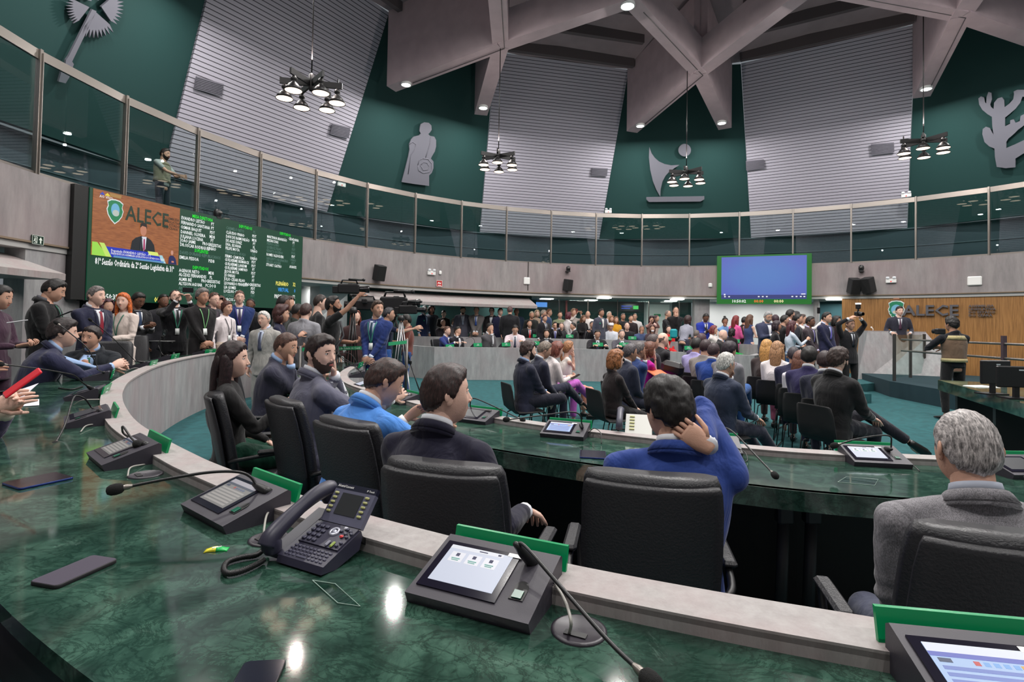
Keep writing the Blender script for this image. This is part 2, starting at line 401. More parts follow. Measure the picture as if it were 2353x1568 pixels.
# ------------------------------------------------------------------ gallery railing
A0,DA=math.degrees(-1.5638),math.degrees(.1462)
t=thing('gallery_railing','steel framed glass railing curving around the upper gallery','railing')
RR=11.02
for i in range(-4,27):
    P=pol(A0+DA*i,RR); out=(P-HC).normalized(); mb=MB(); ang=-math.radians(A0+DA*i)
    mb.box((P.x,P.y,4.53),(.05,.07,1.86),ang,bev=.006); mb.box((P.x,P.y,4.50),(.014,.12,1.8),ang); obj('post',mb,STEEL,t)
    if i<26:
        Q=pol(A0+DA*(i+1),RR); d=(Q-P).normalized(); n=Vector((-d.y,d.x,0))
        mb=MB(); a,b2=P+d*.028,Q-d*.028
        mb.prism([Vector((a.x,a.y,5.31)),Vector((b2.x,b2.y,5.31)),Vector((b2.x,b2.y,5.45)),Vector((a.x,a.y,5.45))],n*.045); obj('top_rail',mb,STEEL,t)
        mb=MB(); mb.prism([Vector((a.x,a.y,3.605)),Vector((b2.x,b2.y,3.605)),Vector((b2.x,b2.y,3.65)),Vector((a.x,a.y,3.65))],n*.045); obj('bottom_rail',mb,STEEL,t)
        mb=MB(); a=a+n*.018; b2=b2+n*.018
        mb.prism([Vector((a.x,a.y,3.65)),Vector((b2.x,b2.y,3.65)),Vector((b2.x,b2.y,5.31)),Vector((a.x,a.y,5.31))],n*.012); obj('glass_pane',mb,GLASSR,t)
# ------------------------------------------------------------------ ground floor walls, left to right
B=bearing_px
WOOD=bpy.data.materials.new('fluted_wood_panel'); WOOD.use_nodes=True; nt=WOOD.node_tree; b=nt.nodes['Principled BSDF']
v=mapping(nt,(1,1,.03)); n=tex(nt,'ShaderNodeTexNoise',64,v,Detail=4,Roughness=.6); nt.links.new(ramp(nt,n.outputs[0],[(.3,(112,76,34)),(.5,(146,102,52)),(.7,(170,124,70))]),b.inputs['Base Color']); b.inputs['Roughness'].default_value=.5
arc_wall('wall_left_pillar',CONC,B(78),B(203),11.0,11.3,0,2.5)
arc_wall('wall_board_backing',mat('board_backing',(16,44,40),.8),B(203),B(690),11.15,11.3,0,3.3)
arc_wall('wall_white',WHITEW,B(690),B(757),12.3,12.5,0,2.5)
arc_wall('wall_stair',WHITEW,B(750),B(870),12.6,12.8,0,2.5)
mb=MB(); # sloping stair soffit behind the cameraman
P=pol(B(790),12.0); Q=pol(B(850),11.6); n=(P-HC).normalized()
mb.prism([Vector((P.x,P.y,1.6)),Vector((Q.x,Q.y,2.5)),Vector((P.x,P.y,2.5))],n*.5); struct('wall_stair_soffit',mb,WHITEW)
arc_wall('wall_recess_green',GREENW,B(835),B(1232),12.9,13.1,0,2.5)
arc_wall('wall_green_band',GREENW,B(832),B(1233),11.35,11.45,2.38,2.5)
arc_wall('wall_left_green',GREENW,B(-300),B(78),12.9,13.1,0,2.5)
def hood(b0,b1,nm):
    mb=MB(); rs=[]
    for q in arc(b0,b1,1):
        d=(q-HC).normalized(); rs.append([HC+d*11.3+Vector((0,0,2.43)),HC+d*10.4+Vector((0,0,2.14)),HC+d*10.4+Vector((0,0,2.05)),HC+d*11.6+Vector((0,0,2.06)),HC+d*11.6+Vector((0,0,2.40))])
    mb.rings(rs,True,True,False); return struct(nm,mb,LIPM)
hood(B(842),B(1224),'wall_concrete_hood'); hood(B(-300),B(76),'wall_concrete_hood')
arc_wall('wall_corridor_green',GREENW,B(1230),B(1610),14.0,14.2,0,2.5)
arc_wall('wall_pillar',CONC,B(1600),B(1634),11.3,12.0,0,2.5)
arc_wall('wall_white_right',WHITEW,B(1630),B(1872),13.3,13.5,0,2.5)
arc_wall('wall_pillar',CONC,B(1868),B(1880),11.3,12.2,0,2.5)
arc_wall('wall_corridor_right',mat('corridor_teal',(26,66,72),.8),B(1875),B(1990),13.0,13.2,0,2.5)
arc_wall('wall_wood',WOOD,B(1934),B(1934)+40,11.0,11.15,0,2.585)
arc_wall('wall_rear',CONC,B(1934)+40,360+B(-300),11.3,11.5,0,2.5)
# door in the corridor, frame, little sign
def on_arc(name,m,xa,xb,ya,yb,r,th=.05,label=None,cat=None,kind=None,parent=None):
    P,Q,R2,S=atcyl(xa,ya,r),atcyl(xb,ya,r),atcyl(xb,yb,r),atcyl(xa,yb,r)
    mid=(P+Q)/2; n=(HC-mid); n.z=0; n.normalize(); mb=MB()
    zt,zb=(P.z+Q.z)/2,(R2.z+S.z)/2
    mb.prism([Vector((P.x,P.y,zb)),Vector((Q.x,Q.y,zb)),Vector((Q.x,Q.y,zt)),Vector((P.x,P.y,zt))],n*th)
    o=obj(name,mb,m,parent)
    if kind: o['kind']=kind
    if label: tag(o,label,cat)
    return o
d=on_arc('door_1',WHITE,1486,1538,700,800,13.98,.06,kind='structure'); on_arc('trim_5',mat('door_frame',(160,164,164),.5),1480,1544,694,800,13.99,.04,kind='structure')
on_arc('door_sign',TGREEN,1503,1518,722,727,13.9,.01,'small green sign on the white corridor door','sign')
mb=MB()
t=thing('glass_partition','frameless glass partition in front of the green corridor wall','partition')
for xa,xb in ((1233,1284),(1286,1350),(1352,1418),(1420,1490),(1492,1560),(1562,1600)):
    on_arc('glass_pane',GLASSC,xa,xb,689,790,12.3,.012,parent=t)
for x in (1285,1351,1419,1491,1561): on_arc('clip',STEEL,x-1,x+1,689,790,12.3,.03,parent=t)
for x,y,l in ((1256,687,'first'),(1358,690,'second'),(1388,685,'third'),(1541,692,'fourth'),(1556,688,'fifth'),(1916,688,'sixth')):
    P=atZ(x,y,2.49); mb=MB(); mb.box((0,0,0),(.42,.42,.03)); 
    o=obj('corridor_light',mb,emis('corridor_panel',(255,252,245),6)); o.location=(P.x,P.y,2.485); o.rotation_euler=(0,0,-math.atan2(P.x-HC.x,P.y-HC.y))
    tag(o,{'first':'square ceiling light beside the end of the concrete hood','second':'square ceiling light over the corridor, left of a close pair, farther one','third':'square ceiling light over the corridor, left of a close pair, nearer one','fourth':'square ceiling light by the white corridor door, farther one','fifth':'square ceiling light by the white corridor door, nearer one','sixth':'square ceiling light between blue screen and wood wall'}[l],'ceiling light','corridor ceiling lights')
# video screen in the corridor, picture frame, red pipe, switches
on_arc('wall_screen',mat('screen_dark',(18,30,44),.2),1424,1468,694,716,13.9,.03,'dark wall monitor with blue text lines and a green emblem in corridor','monitor')
mb=MB()
on_arc('monitor_text',emis('scr_blue',(40,70,190),1.2),1428,1452,703,705,13.86,.005,'blue line of text glowing on the corridor monitor','screen text')
on_arc('monitor_text',emis('scr_blue',(40,70,190),1.2),1428,1448,708,710,13.86,.005,'lower blue line of text glowing on the corridor monitor','screen text')
on_arc('monitor_emblem',emis('scr_green',(70,200,90),1.2),1455,1467,703,711,13.86,.005,'green slanted emblem glowing on the corridor monitor','screen text')
on_arc('picture_frame',mat('frame_wood',(120,90,50),.5),1592,1601,698,770,12.0,.04,'tall narrow framed picture beside the concrete pillar','picture')
on_arc('red_pipe',mat('red_paint',(150,34,34),.4),1299,1303,690,760,13.9,.08,'red fire water pipe on the green corridor wall','pipe')
on_arc('red_notice',mat('red_paint',(190,40,40),.4),1322,1327,710,720,13.9,.01,'small red fire notice low on the corridor wall','sign')
on_arc('blue_monitor',emis('tv_blue',(90,150,235),1.1),1232,1257,695,706,13.97,.03,'blue lit monitor under the end of the concrete hood','monitor')
# joint line on the fascia
on_arc('trim_6',mat('joint_dark',(50,44,44),.8),1213,1215,602,668,10.945,.004,kind='structure')
# ------------------------------------------------------------------ cutout figures on the green inclined walls
def green_plane(p,off=.03):
    A=panel_frame(p-22.5)[1]; B2=panel_frame(p+22.5)[0]; E=panel_frame(p+22.5)[3]
    n=(B2-A).cross(E-A).normalized(); q=(HC+Vector((0,0,2)))-A
    if n.dot(q)<0: n=-n
    return A+n*off,n
ALU=mat('brushed_aluminium_cutout',(116,116,126),.55,.15)
def cutout(name,p,polys,label,extra=()):
    p0,n=green_plane(p); mb=MB()
    for pl in polys: mb.prism([atplane(x,y,p0,n) for x,y in pl],n*.04)
    o=obj(name,mb,[ALU,mat('cut_line',(110,110,120),.7)]); tag(o,label,'wall cutout')
    if extra:
        mb=MB(); 
        for ln in extra:
            mb.tube([atplane(x,y,p0+n*.043,n) for x,y in ln],.012,4)
        obj('engraved_line',mb,mat('cut_line',(110,110,120),.7),o)
    return o
circ=lambda cx,cy,rx,ry,n=28,a0=0,a1=360:[(cx+rx*math.cos(math.radians(a0+(a1-a0)*i/n)),cy+ry*math.sin(math.radians(a0+(a1-a0)*i/n))) for i in range(n+(0 if a1-a0==360 else 1))]
cutout('sailboat_cutout',9.4,[[(1492,338),(1497,352),(1504,362),(1514,371),(1527,377),(1542,380),(1561,379),(1550,386),(1538,394),(1529,404),(1522,417),(1518,434),(1517,452),(1508,436),(1500,416),(1494,390),(1491,362)],[(1485,453),(1618,451),(1618,458),(1609,463),(1491,464),(1485,458)]],'pale metal sailboat cutout above a long hull bar on dark green wall')
cutout('sun_disc_cutout',9.4,[circ(1573,345,14.5,14.5)],'round pale metal disc cutout above the sailboat sail')
cutout('figure_cutout',-35.6,[[(966,285),(974,281),(984,282),(990,288),(991,298),(987,304),(983,308),(987,312),(997,314),(1001,322),(1001,336),(998,348),(992,358),(989,364),(995,371),(995,386),(991,397),(985,403),(985,427),(953,423),(922,418),(930,388),(937,360),(940,344),(939,332),(944,320),(950,314),(962,311),(966,307),(963,301),(964,292)]],'pale metal cutout of a seated figure with a round drum on green wall',
  extra=([(960,380),(963,368),(972,364),(984,366),(992,376),(992,388),(986,396),(972,398),(962,392),(960,380)],[(967,380),(972,373),(981,374),(986,382),(982,390),(972,391),(967,380)],[(940,332),(948,326),(956,332),(952,344),(944,356),(938,400)],[(990,314),(988,330),(982,350),(978,362)]))
cutout('cactus_cutout',54.4,[[(2291,383),(2287,360),(2286,341),(2274,336),(2263,326),(2258,308),(2259,296),(2266,291),(2275,294),(2280,303),(2284,310),(2281,290),(2280,268),(2270,262),(2258,252),(2251,240),(2249,226),(2255,221),(2262,224),(2264,234),(2267,238),(2268,222),(2272,211),(2279,213),(2280,228),(2276,240),(2278,246),(2284,250),(2285,236),(2293,226),(2303,223),(2308,230),(2309,246),(2320,238),(2329,228),(2331,216),(2330,210),(2338,206),(2353,206),(2366,210),(2372,222),(2350,222),(2345,236),(2334,250),(2320,262),(2310,270),(2310,290),(2322,284),(2322,276),(2330,274),(2334,282),(2344,278),(2346,266),(2354,262),(2360,272),(2356,286),(2340,298),(2330,308),(2318,318),(2313,326),(2313,340),(2332,332),(2353,322),(2372,312),(2374,336),(2353,352),(2334,364),(2334,384),(2312,386)]],'pale metal cutout of a branching cactus on the dark green wall')
leaf=[]
cx,cy=215,12
def frond(a0,a1,r0,r1,n=9):
    pl=[]; 
    for i in range(2*n+1):
        a=math.radians(a0+(a1-a0)*i/(2*n)); r=r1 if i%2 else r0; pl.append((cx+r*math.cos(a),cy+r*math.sin(a)))
    return [(cx+14*math.cos(math.radians((a0+a1)/2)),cy+14*math.sin(math.radians((a0+a1)/2)))]+pl
palm=[frond(-28,44,50,66),frond(52,118,54,74),frond(138,196,50,64),frond(205,258,46,62),frond(-92,-36,46,62),
 [(208,20),(218,24),(186,90),(162,140),(166,146),(156,176),(147,190),(131,186),(136,168),(137,158),(146,150),(148,136),(154,128)]]
cutout('palm_cutout',-80.6,palm,'pale metal palm tree cutout with star-shaped crown at the upper left')
# vents on slatted panels
def panel_pt(x,y,c,off=.04):
    A,Bq,D,E=panel_frame(c); n=(Bq-A).cross(E-A).normalized()
    if n.dot(HC+Vector((0,0,2))-A)<0: n=-n
    return atplane(x,y,A+n*off,n),n
for xs,c,lab in (([(450,174),(513,193),(508,221),(445,203)],-58.1,'grey vent grille on the left slatted panel, upper left one'),([(763,283),(804,293),(800,318),(758,308)],-58.1,'grey vent grille on the left slatted panel, lower right one'),
  ([(1360,385),(1396,387),(1394,405),(1358,403)],-13.1,'grey vent grille on the middle slatted panel'),([(1714,370),(1755,366),(1757,386),(1715,392)],31.9,'grey vent grille on the right slatted panel, left one'),([(2001,331),(2054,327),(2055,350),(2003,356)],31.9,'grey vent grille on the right slatted panel, right one')):
    q=[panel_pt(x,y,c)[0] for x,y in xs]; n=panel_pt(*xs[0],c)[1]; mb=MB(); mb.prism(q,n*.03)
    o=obj('vent_grille',mb,mat('vent_grey',(120,118,128),.6)); tag(o,lab,'vent','vent grilles on the slatted panels')
    mb=MB()
    for i in range(1,8):
        a=q[0].lerp(q[3],i/8)+n*.035; b2=q[1].lerp(q[2],i/8)+n*.035; mb.tube([a,b2],.007,4)
    obj('louvre',mb,mat('vent_dark',(84,82,92),.6),o)
# ------------------------------------------------------------------ chandeliers
DARK=mat('black_lamp_metal',(26,25,26),.4,.3); SHIN=emis('warm_lamp_glow',(255,226,200),3.2)
def chandelier(P,ztop,lab,rz=0):
    t=thing('chandelier',lab,'pendant lamp',P,rz,'six-shade chandeliers')
    mb=MB(); mb.tube([(0,0,.2),(0,0,ztop-P.z)],.012,6); obj('suspension_cable',mb,DARK,t)
    mb=MB(); mb.lathe((0,0,.02),[(.02,.2),(.05,.16),(.05,-.06),(.03,-.1)],12); obj('hub',mb,DARK,t)
    for k in range(3):
        a=PI*k/3; mb=MB(); mb.box((0,0,.05),(1.0,.035,.1),a); mb.box((math.cos(a)*.43,math.sin(a)*.43,.12),(.02,.02,.1),a); obj('arm',mb,DARK,t)
    l=bpy.data.lights.new('roof_uplight','POINT'); l.energy=CH_W; l.color=(1,.86,.8); l.shadow_soft_size=.03; lo=bpy.data.objects.new('roof_uplight',l); C.objects.link(lo); lo.location=(P.x,P.y,P.z+.45)  # point light added above the shades to brighten roof and beams
    for k in range(6):
        a=PI*k/3; x,y=math.cos(a)*.42,math.sin(a)*.42
        mb=MB(); mb.lathe((x,y,-.02),[(.02,.02),(.045,-.01),(.05,-.05),(.03,-.07),(.035,-.09),(.07,-.12),(.11,-.17),(.142,-.235),(.138,-.235),(.1,-.165),(.03,-.1)],20); sh=obj('lamp_shade',mb,DARK,t)
        mb=MB(); mb.lathe((x,y,-.02),[(.001,-.2),(.07,-.21),(.13,-.228)],20); obj('glowing_diffuser',mb,SHIN,sh)
    return t
chandelier(atY(715,212,9.0)+Vector((0,0,.1)),9.0,'nearest six-shade black chandelier, in front of the left slatted panel',.2)
chandelier(atY(1145,372,14.0)+Vector((0,0,.1)),8.9,'six-shade black chandelier in front of the middle slatted panel',.5)
chandelier(atY(1577,408,15.2)+Vector((0,0,.1)),8.9,'six-shade black chandelier in front of the sailboat cutout',.1)
chandelier(atY(2122,338,12.6)+Vector((0,0,.1)),9.22,'six-shade black chandelier at the right, beside the cactus cutout',.9)
for p in (-125.6,99.4): chandelier(pol(p,7.6,5.75),8.9,'six-shade chandelier hanging '+('behind us to the left' if p<0 else 'beyond the right edge'),.3)
# ------------------------------------------------------------------ wall devices
def facing(P): return -math.atan2(P.x-HC.x,P.y-HC.y)+PI    # local -y... faces the hall centre with +y
def place(name,lab,cat,P,group=None): return thing(name,lab,cat,P,facing(P),group)
def speaker(x,y,r,lab,s=1.0,tilt=-.25,yaw=0,arm=True):
    P=atcyl(x,y,r); t=place('wall_speaker',lab,'speaker',P,'black wall speakers'); t.rotation_euler=(0,0,facing(P)+yaw)
    R=Matrix.Rotation(tilt,3,'X'); mb=MB(); mb.box((0,.16,0),(.26*s,.24*s,.42*s),M=R,bev=.015); c=obj('cabinet',mb,BLACKM,t)
    mb=MB(); mb.box(R@Vector((0,.125*s,0))+Vector((0,.16,0)),(.23*s,.012,.39*s),M=R); obj('grille',mb,mat('speaker_grille',(14,14,15),.8),t)
    if arm: mb=MB(); mb.box((0,.02,0),(.1,.03,.16)); mb.tube([(0,.03,0),(0,.12,.02)],.02,8); obj('bracket',mb,BLACKP,t)
speaker(865,628,10.95,'black wall speaker on the concrete fascia left of centre',1.05)
speaker(1297,656,10.95,'black slim wall speaker hanging under a camera on the fascia',.95,-.15,.5)
speaker(1956,658,10.95,'left one of a pair of black speakers above the wood wall',1.1,-.3,.55)
speaker(2003,656,10.95,'right one of a pair of black speakers above the wood wall',1.1,-.3,-.5)
speaker(404,336,13.2,'black speaker mounted high on gallery wall above the cameraman',1.15,-.3,-.6)
def ptz(x,y,r,lab,top=False):
    P=atcyl(x,y,r); t=place('dome_camera',lab,'camera',P,'remote cameras on the fascia')
    mb=MB(); mb.box((0,.1,-.07),(.12,.2,.04)); obj('base',mb,BLACKP,t)
    mb=MB(); mb.lathe((0,.14,-.05),[(.06,0),(.075,.05),(.07,.12),(.04,.16),(.001,.17)],14); obj('head',mb,BLACKP,t)
    mb=MB(); mb.lathe((0,.2,.03),[(.035,0),(.03,.05),(.001,.055)],12,Matrix.Rotation(-PI/2,3,'X')); obj('lens',mb,STEELD,t)
ptz(1303,620,10.95,'black remote camera on the fascia above the slim speaker'); ptz(1980,619,10.95,'black remote camera on the fascia above the twin speakers')
ptz(487,494,10.7,'black remote camera on top of the big display board'); ptz(1713,482,13.1,'dark camera at the top of gallery rail right of the sailboat')
def emer(x,y,r,lab):
    P=atcyl(x,y,r); t=place('emergency_light',lab,'emergency light',P,'white twin-lamp emergency lights')
    mb=MB(); mb.box((0,.04,0),(.26,.07,.12),bev=.01); obj('housing',mb,WHITE,t)
    for s in (-1,1): mb=MB(); mb.box((s*.08,.07,.09),(.09,.06,.07),bev=.015); obj('lamp_head',mb,mat('lamp_clear',(210,214,218),.2),t)
    mb=MB(); mb.box((0,.078,-.02),(.03,.006,.03)); obj('red_indicator',mb,emis('red_led',(220,30,30),1.5),t)
emer(990,628,10.95,'white emergency light on the fascia above the red fire sign'); emer(2048,646,10.95,'white emergency light on the fascia right of twin speakers')
emer(783,425,12.6,'white emergency light by the gallery rail beside the figure cutout'); emer(1397,487,12.6,'white emergency light by the gallery rail left of the sailboat'); emer(2083,450,12.6,'white emergency light by the gallery rail left of the cactus')
def disc(x,y,w,h,lab,cat='sensor'):
    P=atcyl(x,y,10.95); mb=MB(); o=None
    mb.box((0,.03,0),(w,.05,h),bev=.024); o=obj('wireless_unit',mb,WHITE); o.location=P; o.rotation_euler=(0,0,facing(P)); tag(o,lab,cat)
disc(1210,646,.22,.24,'white rounded square device on the fascia beside the joint line'); disc(1632,656,.13,.14,'small white box on the fascia left of the blue screen'); disc(2240,646,.31,.25,'wide white rounded device on fascia above the wood wall')
disc(1011,627,.09,.12,'small white box beside the emergency light over the fire sign')
# signs
def sign(x,y,r,w,h,bg,lab,draw,col=(235,240,235),glow=.0):
    P=atcyl(x,y,r); t=place('wall_sign',lab,'sign',P); mb=MB(); mb.box((0,.012,0),(w,.015,h)); obj('plate',mb,mat('sign_plate',bg,.4),t)
    mb=MB()
    for pl in draw: mb.prism([Vector((-a*w/2,.021,b*h/2)) for a,b in pl],(0,.003,0))
    obj('symbol',mb,mat('sign_symbol',col,.5),t); return t
def border(t=.1): return [[(-1,1),(1,1),(1,1-t*1.6),(-1,1-t*1.6)],[(-1,-1),(1,-1),(1,-1+t*1.6),(-1,-1+t*1.6)],[(-1,-1),(-1+t,-1),(-1+t,1),(-1,1)],[(1,-1),(1-t,-1),(1-t,1),(1,1)]]
arrowL=[[(-.85,0),(-.5,.5),(-.5,.15),(0,.15),(0,-.15),(-.5,-.15),(-.5,-.5)]]; doorp=[[(.3,-.7),(.75,-.7),(.75,.7),(.3,.7),(.3,.55),(.62,.55),(.62,-.55),(.3,-.55)],[(.4,.3),(.52,.3),(.52,-.4),(.4,-.4)]]
sign(937,501,13.2,.34,.14,(12,40,36),'dark green exit sign with left arrow behind gallery glass, under the figure',border(.05)+arrowL+doorp,(150,190,170))
sign(1548,535,13.2,.34,.14,(12,40,36),'dark green exit sign with left arrow behind gallery glass, under the sailboat',border(.05)+arrowL+doorp,(150,190,170))
sign(2328,483,13.2,.36,.16,(12,40,36),'dark green exit sign with left arrow behind gallery glass, at the far right',border(.05)+arrowL+doorp,(110,190,140))
up=[[(.45,.7),(.15,.05),(.35,.05),(.35,-.7),(.55,-.7),(.55,.05),(.75,.05)]]
man=[[(-.75,-.75),(-.15,-.75),(-.15,.75),(-.75,.75),(-.75,.65),(-.25,.65),(-.25,-.65),(-.75,-.65)],[(-.6,.5),(-.45,.5),(-.45,.3),(-.6,.3)],[(-.7,.2),(-.35,.25),(-.35,.12),(-.5,.05),(-.45,-.2),(-.3,-.5),(-.4,-.55),(-.6,-.2),(-.75,-.45),(-.8,-.38),(-.62,-.05)]]
sign(84,552,10.94,.19,.13,(18,46,34),'green exit sign with running man and up arrow at the far left',border(.04)+up+man,(225,235,225))
sign(1009,652,10.94,.2,.2,(176,30,34),'red fire equipment sign on the fascia below the emergency light',border(.07)+[[(-.6,.1),(-.2,.5),(.2,.1),(.5,.4),(.6,.1),(.2,-.2),(-.2,.1),(-.5,-.2)],[(-.6,-.5),(.6,-.5),(.6,-.7),(-.6,-.7)]],(240,230,225))
# ------------------------------------------------------------------ ALECE letters and crest on the wood wall
def wood_frame(x,y):
    P=atcyl(x,y,10.98); rz=facing(P); R=Matrix.Rotation(rz,3,'Z'); return P,rz,R
P,rz,R=wood_frame(2136,714)
t=thing('wall_lettering','large grey metal letters reading ALECE on the wood wall','lettering',P,rz)
mb=MB(); text_mb([('ALECE',-.62,-.14,.42,'LEFT',1.06)],mb,lambda u,v:Vector((-u,.06+u*u/21,v)))
n0=len(mb.v); mb2=MB(); mb2.f=[f for f in mb.f]; mb2.v=list(mb.v)
def extrude(mb,back):
    from collections import Counter
    e=Counter(); ed={}
    for f in mb.f:
        for i in range(len(f)):
            a,b2=f[i],f[(i+1)%len(f)]; k=(min(a,b2),max(a,b2)); e[k]+=1; ed[k]=(a,b2)
    n=len(mb.v); mb.v+= [tuple(Vector(v)+back) for v in mb.v]; fs=[tuple(i+n for i in f[::-1]) for f in mb.f]
    fs+=[(ed[k][1],ed[k][0],ed[k][0]+n,ed[k][1]+n) for k,c in e.items() if c==1]
    mb.f+=fs; mb.m+=[0]*len(fs); mb.sm+=[False]*len(fs)
extrude(mb,Vector((0,-.05,0))); obj('letters',mb,mat('grey_letter_metal',(92,92,98),.45,.4),t)
mb=MB(); lines=('ASSEMBLEIA','LEGISLATIVA','DO ESTADO','DO CEARÁ')
text_mb([(s,.86,.09-.085*i,.085,'LEFT',1.15) for i,s in enumerate(lines)],mb,lambda u,v:Vector((-u,.04+u*u/21,v))); extrude(mb,Vector((0,-.025,0))); obj('small_letters',mb,mat('grey_letter_metal',(92,92,98),.45,.4),t)
P,rz,R=wood_frame(2060,714)
CREST=[(-.9,.75),(-.5,.95),(0,1),(.5,.95),(.9,.75),(.8,.4),(.95,.1),(.8,-.35),(.45,-.75),(0,-1.05),(-.45,-.75),(-.8,-.35),(-.95,.1),(-.8,.4)]
def crest(t,fr,s,ms):
    for k,(sc2,m,th) in enumerate(((1.0,ms[0],.012),(.9,ms[1],.018))):
        mb=MB(); mb.prism([fr(a*sc2*s*.72,b*sc2*s,.0) for a,b in CREST],fr(0,0,th)-fr(0,0,0)); obj('shield_edge' if k==0 else 'shield_field',mb,m,t)
    mb=MB(); mb.prism([fr(.42*s*math.cos(a*PI/10),.5*s*math.sin(a*PI/10)+.08*s,0) for a in range(20)],fr(0,0,.024)-fr(0,0,0)); obj('oval_scene',mb,ms[2],t)
    mb=MB(); mb.prism([fr(.3*s*math.cos(a*PI/10),.18*s*math.sin(a*PI/10)-.16*s,0) for a in range(20)],fr(0,0,.028)-fr(0,0,0)); obj('oval_land',mb,ms[3],t)
    mb=MB()
    for a in range(7):
        th=PI*(1.08+.84*a/6); x,y=.56*s*math.cos(th),.78*s*math.sin(th)+.1*s; mb.prism([fr(x+.045*s*math.cos(q*2*PI/5),y+.045*s*math.sin(q*2*PI/5),0) for q in range(5)],fr(0,0,.024)-fr(0,0,0))
    obj('stars',mb,ms[0],t)
    mb=MB(); mb.box(fr(0,1.15*s,.01),(.5*s,.02,.16*s)); mb.v=mb.v; o=obj('crown',mb,ms[4],t)
t=thing('coat_of_arms','green and white shield emblem on the wood wall beside the speaker','emblem',P,rz)
crest(t,lambda u,v,d:Vector((-u,.03+d,v)),.3,[mat('crest_white',(215,222,222),.5),mat('crest_green',(16,120,84),.5),mat('crest_sky',(110,170,200),.5),mat('crest_earth',(190,190,170),.5),mat('crest_crown',(150,100,70),.5)])
# ------------------------------------------------------------------ blue screen
P=atcyl(1756,641,10.85); A=atcyl(1648,590,10.85); B2=atcyl(1865,583,10.85); w_=(Vector((A.x,A.y,0))-Vector((B2.x,B2.y,0))).length
P=(A+B2)/2; P.z=3.14; d=(B2-A); rz=math.atan2(d.y,d.x)+PI
t=thing('projection_screen','large blue lit video screen with green border hanging on the fascia','screen',P,rz)
mb=MB(); mb.box((0,0,0),(w_,.1,1.62)); obj('green_frame',mb,emis('screen_green',(10,118,28),.75),t)
SB=bpy.data.materials.new('blue_screen'); SB.use_nodes=True; nt=SB.node_tree; b=nt.nodes['Principled BSDF']; b.inputs['Base Color'].default_value=(.01,.01,.02,1)
tc=nt.nodes.new('ShaderNodeTexCoord'); mp=nt.nodes.new('ShaderNodeMapping'); mp.vector_type='POINT'; nt.links.new(tc.outputs['Generated'],mp.inputs[0]); mp.inputs['Location'].default_value=(-.5,-.5,-.55); 
gr=nt.nodes.new('ShaderNodeTexGradient'); gr.gradient_type='QUADRATIC_SPHERE'; nt.links.new(mp.outputs[0],gr.inputs[0])
nt.links.new(ramp(nt,gr.outputs[0],[(0,(84,92,186)),(.15,(80,116,190)),(.5,(80,136,196)),(1,(96,132,196))]),b.inputs['Emission Color']); b.inputs['Emission Strength'].default_value=.95
mb=MB(); mb.box((0,.055,.055),(w_*.9,.02,1.40)); obj('picture_area',mb,SB,t)
mb=MB(); mb.box((0,.068,-.575),(w_*.9,.006,.13)); obj('player_bar',mb,emis('bar_blue',(56,64,130),.8),t)
mb=MB()
for x in (-1.15,-1.02,-.12,0,.12,.86,.98,1.1,1.2): mb.box((-x,.073,-.57),(.05,.004,.035))
mb.box((1.16,.073,-.5),(.05,.004,.05)); mb.box((-1.17,.073,-.49),(.12,.004,.03)); obj('player_icons',mb,emis('icon_white',(235,238,245),1),t)
for s,u,c in (('10:50:02',-.72,(235,235,235)),('00:00',-.12,(230,110,50)),('00:00',.47,(240,225,170))):
    mb=MB(); text_mb([(s,u,-.765,.135,'CENTER',.95)],mb,lambda u,v:Vector((-u,.054,v))); obj('clock_digits',mb,emis('digits',c,1.2),t)
# ------------------------------------------------------------------ big display board
BA=Vector((-6.80,8.58,0)); BB=Vector((-5.27,13.40,0)); BD=(BB-BA).normalized(); BN=Vector((BD.y,-BD.x,0)); BL=(BB-BA).length
BZ0,BZ1=1.80,3.605
t=thing('led_board','large green display board listing names in columns beside a picture of a speaker','display board',BA,math.atan2(BD.y,BD.x))
# local: x along the board, -y towards the hall, z up
def buv(x,y):
    P=atplane(x,y,BA,BN); return ((P-BA).dot(BD),P.z)
def cr(x,y): return buv(180+x/4.525,420+y/4.525)
def fr(u,v,d=0): return Vector((u,-.03-d,v))
mb=MB(); mb.box((BL/2,.06,(BZ0+BZ1)/2),(BL+.06,.14,BZ1-BZ0+.02)); obj('cabinet',mb,BLACKP,t)
mb=MB(); mb.box((BL/2,-.02,(BZ0+BZ1)/2),(BL,.02,BZ1-BZ0)); obj('green_panel',mb,emis('board_green',(4,66,44),.85),t)
mb=MB(); mb.box((-.13,.05,(BZ0+BZ1)/2),(.2,.16,BZ1-BZ0)); obj('side_frame',mb,mat('board_side',(10,12,12),.5),t)
def text(items,col,nm,s=1.0,emi=1.0):
    mb=MB(); L=[]
    for st,x,y,al in items:
        u,v=cr(x,y); L.append((st,u,v-.026*s,.088*s,al,.72))
    text_mb(L,mb,lambda u,v:fr(u,v,.004)); obj(nm,mb,emis(nm,col,emi),t)
W=[];Gy=[]
for i,(n,y) in enumerate((('EVANDRO LEITÃO',367),('FERNANDO SANTANA',415),('OSMAR BAQUIT',463),('DANNIEL OLIVEIRA',512),('JULIANA LUCENA',558),('JOÃO JAIME',600),('DR.OSCAR RODRIGUES',645))): W.append((n,1056-i*2,y-2,'LEFT'))
Gy.append(('DAVID DURAND',1040,725,'LEFT')); W.append(('EMILIA PESSOA',1037,775,'LEFT'))
for i,(n,y) in enumerate((('AGENOR NETO',912),('ALCIDES FERNANDES',955),('ALMIR BIÉ',1003),('ALYSSON AGUIAR',1048))): W.append((n,1033-i,y,'LEFT'))
